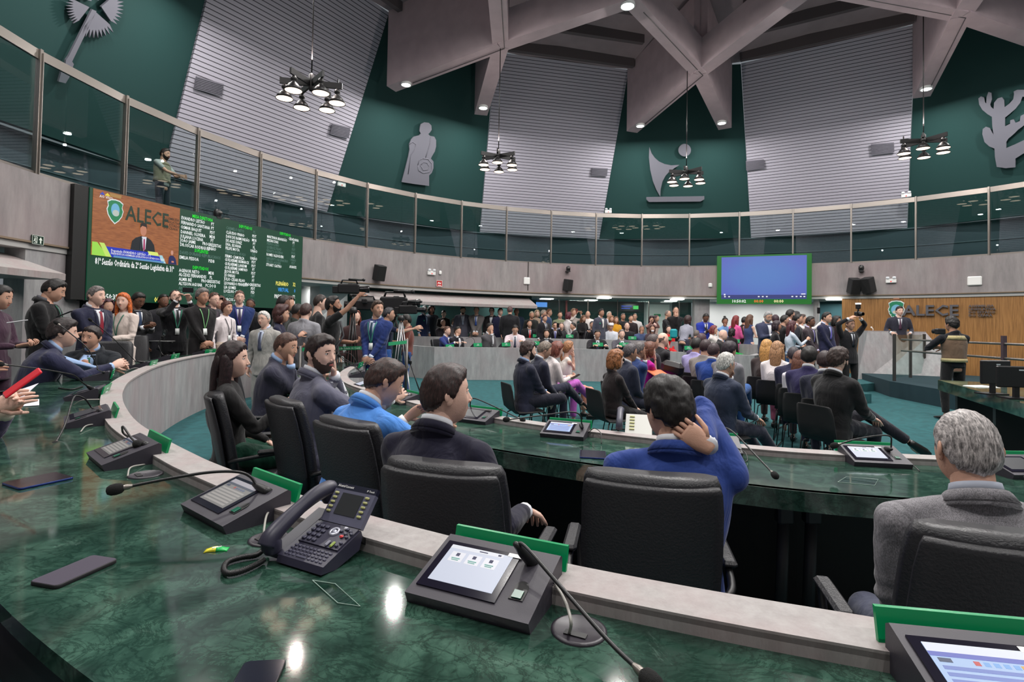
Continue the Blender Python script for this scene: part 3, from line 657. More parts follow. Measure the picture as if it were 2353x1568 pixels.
Gy.append(('ANTÔNIO GRANJA',1030,1095,'LEFT')); Gy.append(('APÓSTOLO LUIZ',1029,1140,'LEFT'))
for n,y in (('PT',435),('PT',478),('PDT',523),('MDB',567),('PT',607),('PROGRESSISTAS',650),('UNIÃO',690),('PSDB',818),('MDB',943),('PL',988),('PROGRESSISTAS',1030),('PC DO B',1075)): W.append((n,1382-(y-435)*.03,y,'CENTER'))
Gy+= [('REPUBLICANOS',1370,773,'CENTER'),('PDT',1360,1115,'CENTER')]
c2=(('CARMELO NETO',470,1),('CLÁUDIO PINHO',515,0),('DAVI DE RAIMUNDÃO',558,0),('DE ASSIS DINIZ',600,0),('DRA. SILVANA',640,0),('FELIPE MOTA',680,0),('FERNANDO HUGO',720,1),('FIRMO CAMURÇA',762,0),('GUILHERME BISMARCK',800,0),('GUILHERME LANDIM',842,0),('GUILHERME SAMPAIO',882,0),('JEOVÁ MOTA',922,0),('JÔ FARIAS',962,0),('JÚLIO CÉSAR FILHO',1002,0),('LEONARDO PINHEIRO',1045,0),('LIA GOMES',1087,0),('LUCÍLVIO GIRÃO',1128,0),('LUCINILDO FROTA',1170,1),('MARCOS SOBREIRA',1213,0),('MARTA GONÇALVES',1253,1))
for i,(n,y,g) in enumerate(c2): (Gy if g else W).append((n,1524-i*1.6,y,'LEFT'))
for n,y,g in (('PL',518,1),('PDT',560,0),('MDB',602,0),('PT',640,0),('PL',678,0),('UNIÃO',715,0),('PSD',752,1),('UNIÃO',792,0),('PDT',830,0),('PDT',870,0),('PT',908,0),('PDT',946,0),('PT',985,0),('PT',1024,0),('PROGRESSISTAS',1065,0),('PDT',1105,0),('PSD',1143,0),('PDT',1180,1)): (Gy if g else W).append((n,1818-(y-518)*.028,y,'CENTER'))
for i,(n,y,g) in enumerate((('MARTINHA BRANDÃO',560,0),('MISSIAS DIAS',598,0),('PEDRO LOBO',632,1),('QUEIROZ FILHO',670,1),('RENATO ROSENO',707,1),('ROMEU ALDIGUERI',746,0),('SARGENTO REGINAURO',785,1),('SÉRGIO AGUIAR',820,1),('STUART CASTRO',853,0))): (Gy if g else W).append((n,1950-i*1.2,y,'LEFT'))
for n,y,g in (('CIDADANIA',595,0),('PT',630,0),('PT',665,1),('PDT',700,1),('PSOL',737,1),('PDT',773,0),('UNIÃO',808,1),('PDT',842,1),('AVANTE',880,0)): (Gy if g else W).append((n,2228-(y-595)*.03,y,'CENTER'))
text(W,(235,240,238),'white_names',1,1.1); text(Gy,(96,128,118),'dimmed_names',1,.8)
text([('MESA DIRETORA',1280,372,'CENTER'),('SUPLENTES',1267,718,'CENTER'),('DEPUTADOS',1727,468,'CENTER'),('DEPUTADOS',2140,540,'CENTER'),('DEPUTADOS',1258,893,'CENTER')],(20,225,40),'green_headings',1,1.1)
text([('PLENÁRIO',2108,1055,'CENTER'),('32',2232,1062,'CENTER'),('00:00',830,1222,'CENTER')],(250,235,110),'yellow_counts',1.45,1.1)
text([('VIRTUAL',2120,1118,'CENTER'),('0',2238,1128,'CENTER')],(60,150,235),'blue_counts',1.45,1.1)
text([('PRESENTES',2095,1188,'CENTER'),('32',2228,1190,'CENTER'),('14',2228,1250,'CENTER'),('10:50:35',300,1190,'CENTER')],(240,240,238),'white_counts',1.4,1.1)
mb=MB(); u,v=cr(158,815); u2,_=cr(980,880); text_mb([('81ª Sessão Ordinária da 2ª Sessão Legislativa da 31ª',u,v-.045,.15,'LEFT',(u2-u)/3.93)],mb,lambda a,b2:fr(a,b2,.004)); ti=obj('session_title',mb,emis('session_title',(240,240,240),1.1),t)
wd=max(q.co.x for q in ti.data.vertices)-u; 
for q in ti.data.vertices: q.co.x=u+(q.co.x-u)*(u2-u)/wd
# picture with wood background, letters, speaker and banner
u0,v1=cr(140,58); u1,_=cr(1040,300); _,v0=cr(118,750); pw=u1-u0
mb=MB(); mb.box(((u0+u1)/2,-.035,(v0+v1)/2),(pw,.008,v1-v0))
PM=bpy.data.materials.new('picture_wood'); PM.use_nodes=True; nt=PM.node_tree; b=nt.nodes['Principled BSDF']; v=mapping(nt,(1,1,6)); n=tex(nt,'ShaderNodeTexNoise',9,v,Detail=3)
br=tex(nt,'ShaderNodeTexBrick',9,mapping(nt,(1,1,1),(PI/2,0,0))); br.inputs['Mortar Size'].default_value=.012
nt.links.new(ramp(nt,n.outputs[0],[(.3,(150,84,40)),(.7,(186,112,60))]),b.inputs['Emission Color']); b.inputs['Emission Strength'].default_value=.75; b.inputs['Base Color'].default_value=(.01,.01,.01,1)
pic=obj('picture',mb,PM,t)
def q(a,b2,d=.012): return fr(u0+a*pw,v0+b2*(v1-v0),d)
def poly(nm,pl,col,d=.012,e=.9):
    mb=MB(); mb.prism([q(a,b2,d) for a,b2 in pl],(0,-.002,0)); obj(nm,mb,emis(nm,col,e),pic)
mb=MB(); text_mb([('ALECE',u0+.34*pw,v0+.62*(v1-v0),.36,'LEFT',.78)],mb,lambda a,b2:fr(a,b2,.014)); obj('picture_lettering',mb,emis('pl',(20,52,34),.8),pic)
mb=MB(); text_mb([(s,u0+.79*pw,v0+(.76-.055*i)*(v1-v0),.065,'LEFT',.9) for i,s in enumerate(lines)],mb,lambda a,b2:fr(a,b2,.014)); obj('picture_lettering',mb,emis('pl2',(36,40,32),.8),pic)
cs=.135
def cfr(a,b2,d): return q(.22+a*.8/pw*1.0,.73+b2/(v1-v0),.014+d*.3)
crest_t=pic
for k,(s2,c,dd) in enumerate(((1.0,(225,232,232),.014),(.9,(20,130,80),.017))):
    poly('picture_shield',[(.225+a*.095*s2,.715+b2*.19*s2) for a,b2 in CREST],c,dd)
poly('picture_shield_oval',[(.225+.045*math.cos(a*PI/10),.74+.1*math.sin(a*PI/10)) for a in range(20)],(110,180,215),.02); poly('picture_shield_land',[(.23+.035*math.cos(a*PI/10),.69+.05*math.sin(a*PI/10)) for a in range(20)],(190,200,190),.022)
poly('picture_shield_crown',[(.17,.93),(.28,.93),(.29,.985),(.16,.985)],(170,130,70),.014)
poly('channel_logo',[(.06,.93),(.09,.975),(.115,.93)],(40,70,190),.014); poly('channel_logo',[(.11,.93),(.14,.975),(.17,.93)],(240,215,60),.015)
mb=MB(); text_mb([('AO VIVO',u0+.06*pw,v0+.885*(v1-v0),.06,'LEFT',.9)],mb,lambda a,b2:fr(a,b2,.014)); obj('live_caption',mb,emis('pl3',(235,235,235),.9),pic)
sh=.0
poly('pictured_suit',[(.40,.12),(.42,.30),(.46,.36),(.52,.40),(.58,.40),(.64,.36),(.68,.28),(.70,.12)],(22,34,44),.016,.6)
poly('pictured_shirt',[(.53,.395),(.585,.40),(.575,.20),(.555,.16),(.545,.22)],(225,225,235),.018); poly('pictured_tie',[(.55,.36),(.565,.36),(.57,.20),(.558,.16),(.548,.2)],(170,50,100),.02)
poly('pictured_face',[(.545+.037*math.cos(a*PI/10),.50+.095*math.sin(a*PI/10)) for a in range(20)],(198,132,104),.018); poly('pictured_hair',[(.505,.53),(.51,.6),(.54,.63),(.58,.61),(.588,.52),(.575,.56),(.53,.57)],(28,20,18),.02)
poly('pictured_microphone',[(.505,.10),(.515,.10),(.535,.37),(.52,.37)],(40,50,60),.021)
poly('banner_blue',[(.14,.155),(.60,.155),(.78,.09),(.80,-.0),(.19,-.0)],(24,50,190),.022); poly('banner_green',[(.0,.20),(.05,.20),(.16,-.0),(.0,-.0)],(160,225,80),.022); poly('banner_green',[(.07,.20),(.12,.20),(.2,-.0),(.14,-.0)],(200,235,110),.024)
poly('banner_yellow',[(.60,.17),(.72,.17),(.74,.11),(.62,.11)],(225,240,120),.025); poly('banner_pale',[(.74,.13),(.78,.13),(.83,-.0),(.78,-.0)],(170,215,225),.025); poly('banner_strip',[(.22,.03),(.80,.03),(.80,-.0),(.22,-.0)],(90,150,200),.026)
mb=MB(); text_mb([('Deputado EVANDRO LEITÃO - PT',u0+.19*pw,v0+.085*(v1-v0),.06,'LEFT',.8),('PRESIDENTE DA ASSEMBLEIA LEGISLATIVA DO ESTADO DO CEARÁ',u0+.19*pw,v0+.045*(v1-v0),.045,'LEFT',.72)],mb,lambda a,b2:fr(a,b2,.028)); obj('banner_text',mb,emis('pl4',(240,240,240),.9),pic)
poly('interpreter_body',[(.86,.0),(.865,.11),(.885,.15),(.925,.15),(.955,.10),(.97,.0)],(24,34,90),.024); poly('interpreter_face',[(.905+.017*math.cos(a*PI/8),.2+.04*math.sin(a*PI/8)) for a in range(16)],(205,150,130),.024); poly('interpreter_hands',[(.9,.03),(.93,.03),(.93,.06),(.9,.06)],(205,130,110),.027)
# ------------------------------------------------------------------ our own (outer) curved desk
MZ=.98; LZ=1.0
L1=[(640,803),(513,812),(434,824.6),(372.9,840),(332,856.5),(293.8,879.5),(278.5,902.4),(276,917.8),(281,938),(306.5,976),(370,1017),(447,1058),(498,1081),(657.9,1143),(830,1196.7),(1012,1245.8),(1273.7,1311),(1647.7,1383.8),(2009,1444.8),(2353,1503)]
OUT=catmull([atZ(x,y,LZ) for x,y in L1],5)
e=OUT[-1]; dirn=(OUT[-1]-OUT[-6]).normalized(); OUT+= [e+dirn*.5+Vector((0,.03,0)),e+dirn*1.1+Vector((0,.12,0)),e+dirn*1.8+Vector((0,.32,0))]
OUT=[Vector((p.x,p.y,0)) for p in OUT]
def smooth(P,n):
    for _ in range(n): P=[P[0]]+[(P[i-1]+P[i]*2+P[i+1])/4 for i in range(1,len(P)-1)]+[P[-1]]
    return P
OUT=smooth(OUT,2)
LW=.105
mb=MB(); mb.ribbon(OUT,offset(OUT,.04),0,LZ-.001); o=obj('curved_concrete_front',mb,CONC); tag(o,'curved concrete front of our own green marble desk, sweeping from left to bottom right','desk front')
mb=MB(); mb.ribbon(offset(OUT,-.012),offset(OUT,LW),LZ,LZ+.015); mb.ribbon(offset(OUT,LW-.012),offset(OUT,LW),MZ,LZ+.01); lip=obj('stone_coping',mb,LIPM,o)
def taper(CV,w):
    o=[]
    for i,(p,q) in enumerate(zip(CV,offset(CV,1.0))): o.append(p+(q-p)*(w*(.62+.38*min(1,max(0,(i-4)/22)))))
    return o
inn=offset(OUT,LW-.02); far=taper(OUT,LW+.57)
mb=MB(); mb.ribbon(inn,far,MZ-.035,MZ); d1=obj('curved_marble_desk',mb,MARBLE); tag(d1,'green marble desk top in the foreground, curving round from left to bottom right','desk')
mb=MB(); mb.ribbon(taper(OUT,LW+.53),taper(OUT,LW+.56),MZ-.16,MZ-.035); mb.ribbon(offset(OUT,LW+.02),offset(OUT,LW+.05),.25,MZ-.035); obj('apron',mb,mat('desk_apron_dark',(22,22,24),.5),d1)
# raised tier behind the outer desk
mb=MB(); A=OUT; Bq=[HC*Vector((1,1,0)).x*0 or (HC+((p-HC).normalized()*14.0)) for p in OUT]; mb.ribbon(offset(OUT,.03),Bq,0,.22); struct('floor_raised_tier',mb,CARPET)
# ------------------------------------------------------------------ inner curved desk (near side)
IZ=.86; ILZ=.88
L2=[(852,829),(812,850),(795,880),(832,893),(885,906),(938.7,918),(987,932),(1111,954.5),(1220,972),(1363,991),(1688,1025.7),(1925,1043),(2352,1062)]
P2=[Vector((-2.25,8.9,0)),Vector((-2.2,7.6,0)),Vector((-1.95,6.4,0)),Vector((-1.5,5.45,0))]+[atZ(x,y,ILZ) for x,y in L2[5:]]
INN=catmull(P2,5); e=INN[-1]; dirn=(INN[-1]-INN[-5]).normalized(); INN+= [e+dirn*.6+Vector((0,.1,0)),e+dirn*1.2+Vector((0,.3,0))]
INN=smooth([Vector((p.x,p.y,0)) for p in INN],2)
mb=MB(); mb.ribbon(INN,offset(INN,.04),0,ILZ-.001); o=obj('inner_concrete_front',mb,CONC); tag(o,'concrete front of the inner marble desk, facing the guests in the centre','desk front')
mb=MB(); mb.ribbon(offset(INN,-.012),offset(INN,.09),ILZ,ILZ+.013); mb.ribbon(offset(INN,.078),offset(INN,.09),IZ,ILZ+.01); obj('stone_coping',mb,LIPM,o)
mb=MB(); mb.ribbon(offset(INN,.045),offset(INN,.06),.0,IZ-.032); obj('shade_sheet',mb,mat('black_panel_and_shade',(12,12,13),.6),o)  # black sheet added to stand in for the deep shade under the desk
mb=MB(); mb.ribbon(offset(INN,.075),offset(INN,.72),IZ-.03,IZ); mb.ribbon(offset(INN,.69),offset(INN,.725),IZ-.085,IZ); d2=obj('inner_marble_desk',mb,MARBLE); tag(d2,'green marble desk top in front of the seated men in suits','desk')
for q,nm in (((1868,1180),'a'),((1938,1180),'b')):
    P=atZ(q[0],q[1]-8,IZ-.1); P=P+Vector((0,.25,0)); mb=MB(); mb.box((P.x,P.y,.69),(.075,.06,.16),bev=.01); mb.tube([(P.x,P.y,.62),(P.x-.02,P.y,.02)],.028,10); mb.box((P.x,P.y,.01),(.3,.1,.02)); obj('desk_leg',mb,mat('dark_leg',(44,44,46),.5),d2)
# ------------------------------------------------------------------ far desks
def far_desk(pts,z,zt,nm,lab1,lab2,ret=None,floor=0.0,depth=.6):
    P=[atZ(x,y,z) for x,y in pts]; P=[Vector((p.x,p.y,0)) for p in P]
    return P
def desk_block(P,z,floor,nm,lab,thick=.12,marb=True):
    # P runs left to right seen from the camera; front wall faces the hall
    mb=MB(); mb.ribbon(P,offset(P,-thick),floor,z); o=obj('concrete_desk_front',mb,CONC); tag(o,lab,'desk front')
    if marb: mb=MB(); mb.ribbon(offset(P,-thick),offset(P,-.75),z-.07,z-.02); obj('marble_top',mb,MARBLE,o)
    return o
f1=[Vector((-3.3,16.6,0)),Vector((-2.75,15.15,0)),Vector((-2.35,14.75,0))]+[Vector(((x-1176.5)/1240*Y,Y,0)) for x,Y in ((1060,14.6),(1189,14.75),(1301,14.85),(1391,14.75),(1500,14.35),(1593,13.9),(1700,13.2),(1735,12.9))]
f1=[Vector(((940-1176.5)/1240*15.2,15.2,0)),Vector(((1000-1176.5)/1240*14.45,14.45,0))]+f1[3:]
f1c=f1[:2]+catmull(f1[2:],3)[1:]
desk_block(f1c,.88,0,'f','long curved concrete desk front behind the seated guests, with green nameplates on top')
mb=MB(); e=f1[-1]; mb.ribbon([e,e+Vector((.62,.95,0))],[e+Vector((-.1,.1,0)),e+Vector((.52,1.05,0))],0,.885); o=obj('desk_end_wall',mb,CONC); tag(o,'short concrete end wall of the far desk beside the standing guests','desk front')
f2=[Vector(((x-1176.5)/1240*Y,Y,0)) for x,Y in ((925,17.0),(1000,16.9),(1069,17.0),(1160,17.1),(1271,17.1),(1380,16.9),(1480,16.5),(1551,16.1),(1620,15.7),(1681,15.2),(1740,14.6))]
desk_block(catmull(f2,3),1.09,.3,'g','rear curved concrete desk front, raised behind the first far desk')
mb=MB(); A=offset(catmull(f2,3),-.1); Bq=[HC+((p-HC).normalized()*14.0) for p in A]; mb.ribbon(A,Bq,0,.3); struct('floor_far_tier',mb,CARPET)
# back left: low wall behind the left part of our desk
mb=MB(); P=[atY(x,y,Y) for x,y,Y in ((330,803,9.6),(400,803,9.8),(455,804,10.0),(520,804,10.4),(600,803,11))]; mb.ribbon(P,[p+Vector((-.1,.12,0)) for p in P],.22,1.08); o=obj('low_stone_wall',mb,CONC); tag(o,'low stone wall behind the empty chair at left','low wall')
# ------------------------------------------------------------------ podium, stage, rail
def zc(x,y,z): return atZ(x,y,z)
mb=MB(); zt=.34; S=[Vector((8.77,12.55,0)),Vector((11.1,11.3,0)),Vector((13.0,10.6,0)),Vector((14.3,12.2,0)),Vector((11.2,16.3,0)),Vector((9.6,14.6,0))]
a=atZ(2044,912,0); b2=atZ(2200,944,0); a=Vector((a.x,a.y,0)); b2=Vector((b2.x,b2.y,0)); d=(b2-a).normalized()
S=[a,a+d*5.2,a+d*5.2+Vector((2.5,2.5,0)),pol(52,10.9),pol(42,10.9),pol(38.5,10.9),Vector((a.x+.9,a.y+2.6,0))]
mb.prism(S,(0,0,.36)); o=obj('stage',mb,STAGEC); tag(o,'dark teal carpeted stage platform at the right','stage')
# podium: leaning concrete front
def quadprism(bot,top): 
    mb=MB(); mb.rings([bot,top],True,True,False); return mb
pA=atZ(1966,889,0); pB=atZ(2044,898,0); 
bw=[Vector((pA.x,pA.y,0)),Vector((pB.x+.15,pB.y-.02,0)),Vector((pB.x+1.25,pB.y+.75,0)),Vector((pA.x+.75,pA.y+1.2,0))]
tA=atY(1994,760,pA.y+.35); tB=atY(2128,762,pA.y+.25)
tp=[Vector((tA.x,tA.y,1.50)),Vector((tB.x,tB.y,1.50)),Vector((tB.x+.2,tB.y+.62,1.50)),Vector((tA.x+.25,tA.y+.75,1.50))]
bw[1]=Vector((tB.x+.35,pB.y-.2,0)); bw[2]=Vector((tB.x+.6,pB.y+.8,0)); o=obj('podium',quadprism(bw,tp),CONC); tag(o,'tall slanting concrete speaking podium in front of the wood wall','podium')
mb=MB(); mb.prism([Vector((p.x,p.y,1.5)) for p in tp],(0,0,.025)); obj('podium_top',mb,LIPM,o)
P=tp[0]+Vector((.28,.2,.02)); t=thing('podium_microphone','small microphone on the concrete podium edge','microphone',P); mb=MB(); mb.tube([(0,0,0),(0,0,.06),(.02,.1,.1)],.008,6); mb.ball((.02,.1,.1),.022); obj('stem',mb,WHITE,t)
# stage rail with glass
t=thing('stage_railing','steel handrail with glass panels along the stage edge','railing')
R1=atZ(2055,876,.36)
post=[(2055,876),(2092,868),(2124,862)]
pts=[atZ(x,y,.36) for x,y in post]; 
for P in pts:
    mb=MB(); mb.box((P.x,P.y,.36+.55),(.05,.05,1.1)); obj('post',mb,STEELD,t)
for i in (0,1):
    A2,B3=pts[i],pts[i+1]; mb=MB(); mb.prism([Vector((A2.x,A2.y,.42)),Vector((B3.x,B3.y,.42)),Vector((B3.x,B3.y,1.44)),Vector((A2.x,A2.y,1.44))],(.012,.0,0)); obj('glass_panel',mb,GLASSC,t)
g0=pts[0]; rl=[g0+Vector((.1,-.1,0)),g0+d*1.9,g0+d*3.2,g0+d*5.0]
for i,zz in enumerate((.36+.98,.36+.72)):
    mb=MB(); mb.tube([Vector((p.x,p.y,zz)) for p in rl],.022,10); obj('handrail',mb,STEEL,t)
Pp=atY(2313,810,9.6)
for q in (g0+d*2.95,g0+d*4.9):
    mb=MB(); mb.box((q.x,q.y,.36+.55),(.07,.05,1.15)); obj('post',mb,mat('rail_post_brown',(84,70,76),.5,.5),t)
    
# right-hand marble desk with monitors
k0=atZ(2208,888,IZ); k1=atZ(2353,928,IZ); d3=(k1-k0).normalized(); nn=Vector((-d3.y,d3.x,0)); nn=nn if nn.x>0 else -nn
T=[k0-d3*.9,k1+d3*.6,k1+d3*.6+nn*.75,k0-d3*.9+nn*.75]; T=[Vector((p.x,p.y,IZ-.04)) for p in T]
mb=MB(); mb.prism(T,(0,0,.04)); mb.prism([T[0]-Vector((0,0,.1)),T[1]-Vector((0,0,.1)),T[1],T[0]],nn*.04); o=obj('side_marble_desk',mb,MARBLE); tag(o,'dark green marble desk with a monitor at the right edge','desk')
for f in (.12,.5,.88):
    mb=MB(); p=T[0].lerp(T[1],f)+nn*.35; mb.box((p.x,p.y,.4),(.08,.5,.8),math.atan2(d3.y,d3.x)); obj('desk_panel',mb,mat('black_panel_and_shade',(18,18,20),.5),o)
def monitor(x,y,Y,w,h,lab,yaw,back=True):
    P=atY(x,y,Y); P.z=IZ; t=thing('computer_monitor',lab,'monitor',P,yaw)
    mb=MB(); mb.box((0,0,.12+h/2),(w,.03,h),bev=.01); obj('display_housing',mb,BLACKP,t)
    mb=MB(); mb.box((0,.03,.12),(.05,.03,.22)); mb.box((0,.04,.008),(.24,.18,.014)); obj('stand',mb,BLACKP,t)
    mb=MB(); mb.box((.02,-.018,.12+h*.82),(.05,.004,.012)); mb.box((.12,-.018,.16),(.04,.004,.02)); obj('label_sticker',mb,mat('sticker',(190,200,205),.5),t)
monitor(2287,885,5.95,.38,.26,'black computer monitor seen from behind on the right desk',.15)
monitor(2340,905,5.6,.42,.22,'second dark monitor cut by the right edge of the photo',-.1)
P=atZ(2258,890,IZ); mb=MB(); mb.box((0,0,.003),(.3,.2,.005)); mb.box((.02,.03,.007),(.28,.2,.003),.2); o=obj('paper_stack',mb,WHITE); o.location=(P.x,P.y+.02,IZ); tag(o,'white sheets of paper beside the right desk monitor','paper')
# ------------------------------------------------------------------ desk terminals with goosenecks
SCRM={}
def scr(col,e=.9): return emis('terminal_screen',col,e)
def bez(pts,n=10):
    return catmull(pts,n)
def terminal(P,yaw,lab,screen='white',mic=None,scale=1.0,cable=True,text_front=False,detail=True,micside=1):
    """local: screen slopes towards -y (the sitter), green plate on +y side"""
    t=thing('desk_terminal',lab,'desk terminal',P,yaw,'desk terminals with goosenecks'); s=scale
    w=.27*s; prof=[(-.095,.0),(-.105,.024),(.075,.078),(.085,.072),(.085,.0)]
    prof=[(a*s,b*s) for a,b in prof]
    mb=MB(); mb.prism([Vector((-w/2,a,b)) for a,b in prof],(w,0,0)); obj('housing',mb,TERM,t)
    mb=MB(); mb.prism([Vector((-w/2+.004,a,b)) for a,b in ((-.09*s,-.0),(-.098*s,.018*s),(.08*s,.018*s),(.08*s,-.0))],(w-.008,0,0)); 
    # frame of the sloping face
    a0,b0=prof[1]; a1,b1=prof[2]; sl=Vector((0,a1-a0,b1-b0)); L=sl.length; sl.normalize(); nr=Vector((0,-sl.z,sl.y))
    def F(u,v,d): return Vector((u,a0,b0))+sl*v+nr*d
    def pan(name,u0,u1,v0,v1,d0,d1,m):
        v0*=.885; v1*=.885; mb=MB(); mb.prism([F(u0,v0,d0),F(u1,v0,d0),F(u1,v1,d0),F(u0,v1,d0)],nr*(d1-d0)); return obj(name,mb,m,t)
    bz=pan('bezel',-w/2+.012*s,.055*s,.028*s,.185*s,0,.003,mat('glossy_black',(22,20,34),.12))
    x0,x1,y0,y1=-w/2+.028*s,.04*s,.05*s,.172*s
    if screen=='white':
        pan('screen',x0,x1,y0,y1,.003,.0038,scr((206,212,230)))
        pan('screen_header',x0,x1-.02*s,y1-.012*s,y1,.0038,.0042,scr((230,232,240)))
        if detail:
            for k in range(3):
                u=x0+(.012+.04*k)*s; pan('app_tile',u,u+.032*s,y1-.055*s,y1-.022*s,.0038,.0042,scr((236,236,244)))
                pan('app_icon',u+.012*s,u+.02*s,y1-.036*s,y1-.026*s,.0042,.0046,mat('icon_ink',(26,30,70),.5))
                pan('app_caption',u+.006*s,u+.026*s,y1-.046*s,y1-.043*s,.0042,.0046,mat('caption_ink',(90,150,140),.5)); pan('app_caption',u+.008*s,u+.024*s,y1-.051*s,y1-.0485*s,.0042,.0046,mat('caption_ink',(90,150,140),.5))
            pan('menu_marks',x0+.07*s,x0+.09*s,y1-.008*s,y1-.005*s,.0042,.0046,mat('icon_ink',(26,30,70),.5)); pan('menu_marks',x0+.115*s,x0+.122*s,y1-.009*s,y1-.004*s,.0042,.0046,mat('icon_ink',(26,30,70),.5))
    elif screen in('list','blue'):
        bc={'list':(150,148,146),'blue':(170,196,235)}[screen]; sc_={'list':.55,'blue':.95}[screen]
        pan('screen',x0,x1,y0,y1,.003,.0038,scr(bc,sc_)); pan('screen_header',x0,x1,y1-.018*s,y1,.0038,.0042,scr((200,196,206) if screen=='list' else (226,230,244),sc_))
        pan('screen_band',x0,x1,y1-.027*s,y1-.018*s,.0038,.0042,scr((60,74,100) if screen=='list' else (90,100,190),sc_))
        pan('screen_button',x0+.008*s,x0+.026*s,y1-.038*s,y1-.030*s,.0038,.0042,scr((40,60,96),sc_))
        for k in range(5): pan('screen_button',x0+(.055+.013*k)*s,x0+(.063+.013*k)*s,y1-.039*s,y1-.031*s,.0038,.0042,scr((200,70,70) if k==0 else ((90,110,150) if screen=='list' else (120,170,230)),sc_))
        if screen=='blue': pan('screen_button',x1-.03*s,x1-.01*s,y1-.039*s,y1-.031*s,.0038,.0042,scr((220,170,70),sc_))
        for k in range(6): pan('list_row',x0+.008*s,x1-.012*s,y1-(.052+.0125*k)*s,y1-(.045+.0125*k)*s,.0038,.0042,scr((196,190,186) if screen=='list' else (110,130,200),sc_))
    else: pan('screen',x0,x1,y0,y1,.003,.0038,scr((60,64,72),.5))
    if screen!='off': pan('paper_tag',x1-.012*s,x1+.02*s,y1-.002*s,y1+.01*s,.004,.0045,WHITE)
    # fingerprint reader
    mb=MB(); pl=[(.075,.045),(.105,.045),(.105,.075)]+[(.09+.015*math.cos(a*PI/8),.075+.02*math.sin(a*PI/8)) for a in range(1,8)]+[(.075,.075)]
    mb.prism([F(u*s,v*s,.0) for u,v in pl],nr*.002); rd=obj('fingerprint_recess',mb,BLACKP,t)
    mb=MB(); mb.prism([F(u*s,v*s,.0025) for u,v in ((.08,.048),(.1,.048),(.1,.068),(.08,.068))],nr*.002); obj('fingerprint_sensor',mb,mat('sensor_green',(20,90,70),.25),rd)
    # green plate
    mb=MB(); mb.prism([Vector((-w/2-.004,.092*s,.012*s)),Vector((w/2+.004,.092*s,.012*s)),Vector((w/2+.004,.110*s,.086*s)),Vector((-w/2-.004,.110*s,.086*s))],(0,.009,.0)); pt=obj('nameplate',mb,TGREEN,t)
    mb=MB()
    random.seed(int(abs(P.x*131+P.y*77)*10))
    for r,(n,zz,h) in enumerate(((random.randint(4,7),.064,.012),(random.randint(6,10),.040,.012))):
        W=n*.012; 
        for k in range(n): mb.box(((k-n/2+.5)*.012*s,(.092+(zz-.012)*.23+.0095)*s,zz*s),(.008*s,.0012,h*s))
    obj('engraved_name',mb,mat('engraved_white',(210,232,222),.5),pt)
    # gooseneck: base local then world points
    sx=.085*s*micside; base=Vector((sx,.045*s,.066*s))
    if mic:
        R=Matrix.Rotation(-yaw,3,'Z'); pts=[R@(Vector(q)-Vector(P)) for q in mic]
        g=[base,base+Vector((0,.0,.012))]+pts
        cur=bez([base+Vector((0,0,.0)),]+pts,8)
        mb=MB(); mb.tube([base+(cur[1]-base).normalized()*k*.012 for k in range(7)],[.013,.014,.013,.0125,.011,.008,.0055],12); obj('mic_socket',mb,BLACKP,t)
        mb=MB(); mb.tube(cur,[.0042]*len(cur),8); gn=obj('gooseneck',mb,BLACKP,t)
        a=cur[-2]; b2=cur[-1]; dd=(b2-a).normalized(); mb=MB(); M=dd.to_track_quat('Z','Y').to_matrix()
        mb.lathe(b2,[(.0045,-.02),(.0075,-.008),(.0075,.0)],12,M); obj('silver_ring',mb,STEEL,gn)
        mb=MB(); mb.lathe(b2,[(.008,0),(.0135,.006),(.0155,.018),(.0145,.03),(.010,.038),(.001,.041)],14,M); obj('foam_cap',mb,mat('foam_black',(18,18,18),.95,bump=.6,bscale=900),gn)
    return t
def grommet(P,lab,r=.05,yaw=0,cab=None):
    t=thing('cable_grommet',lab,'cable outlet',P,yaw,'round cable outlets in the marble desk')
    mb=MB(); mb.lathe((0,0,0),[(r,0),(r,.003),(r-.006,.005),(r-.008,.0035),(.001,.0035)],32); obj('ring',mb,mat('grommet_plastic',(44,40,48),.4),t)
    mb=MB(); mb.box((0,-r*.4,.0045),(r*.8,r*.3,.002)); obj('slot',mb,BLACKP,t)
    return t
def cable(pts,lab,m=None,r=.003,grp='grey terminal cables'):
    c=catmull(pts,8); mb=MB(); mb.tube(c,r,8); o=obj('terminal_cable',mb,m or GREYC); tag(o,lab,'cable',grp); return o
def yw(px0,py0,px1,py1,z):
    a,b2=atZ(px0,py0,z),atZ(px1,py1,z); return math.atan2(b2.y-a.y,b2.x-a.x)
def term_at(px,py,z,yaw,*a,**k):
    P=atZ(px,py,z); P.z=z; return terminal(P,yaw,*a,**k)
def ring_yaw(P,CV,extra=0):
    i=min(range(1,len(CV)-1),key=lambda k:(Vector((CV[k].x-P.x,CV[k].y-P.y))).length); tt=CV[i+1]-CV[i-1]; n=Vector((tt.y,-tt.x)); return math.atan2(n.x,-n.y)+math.radians(extra)
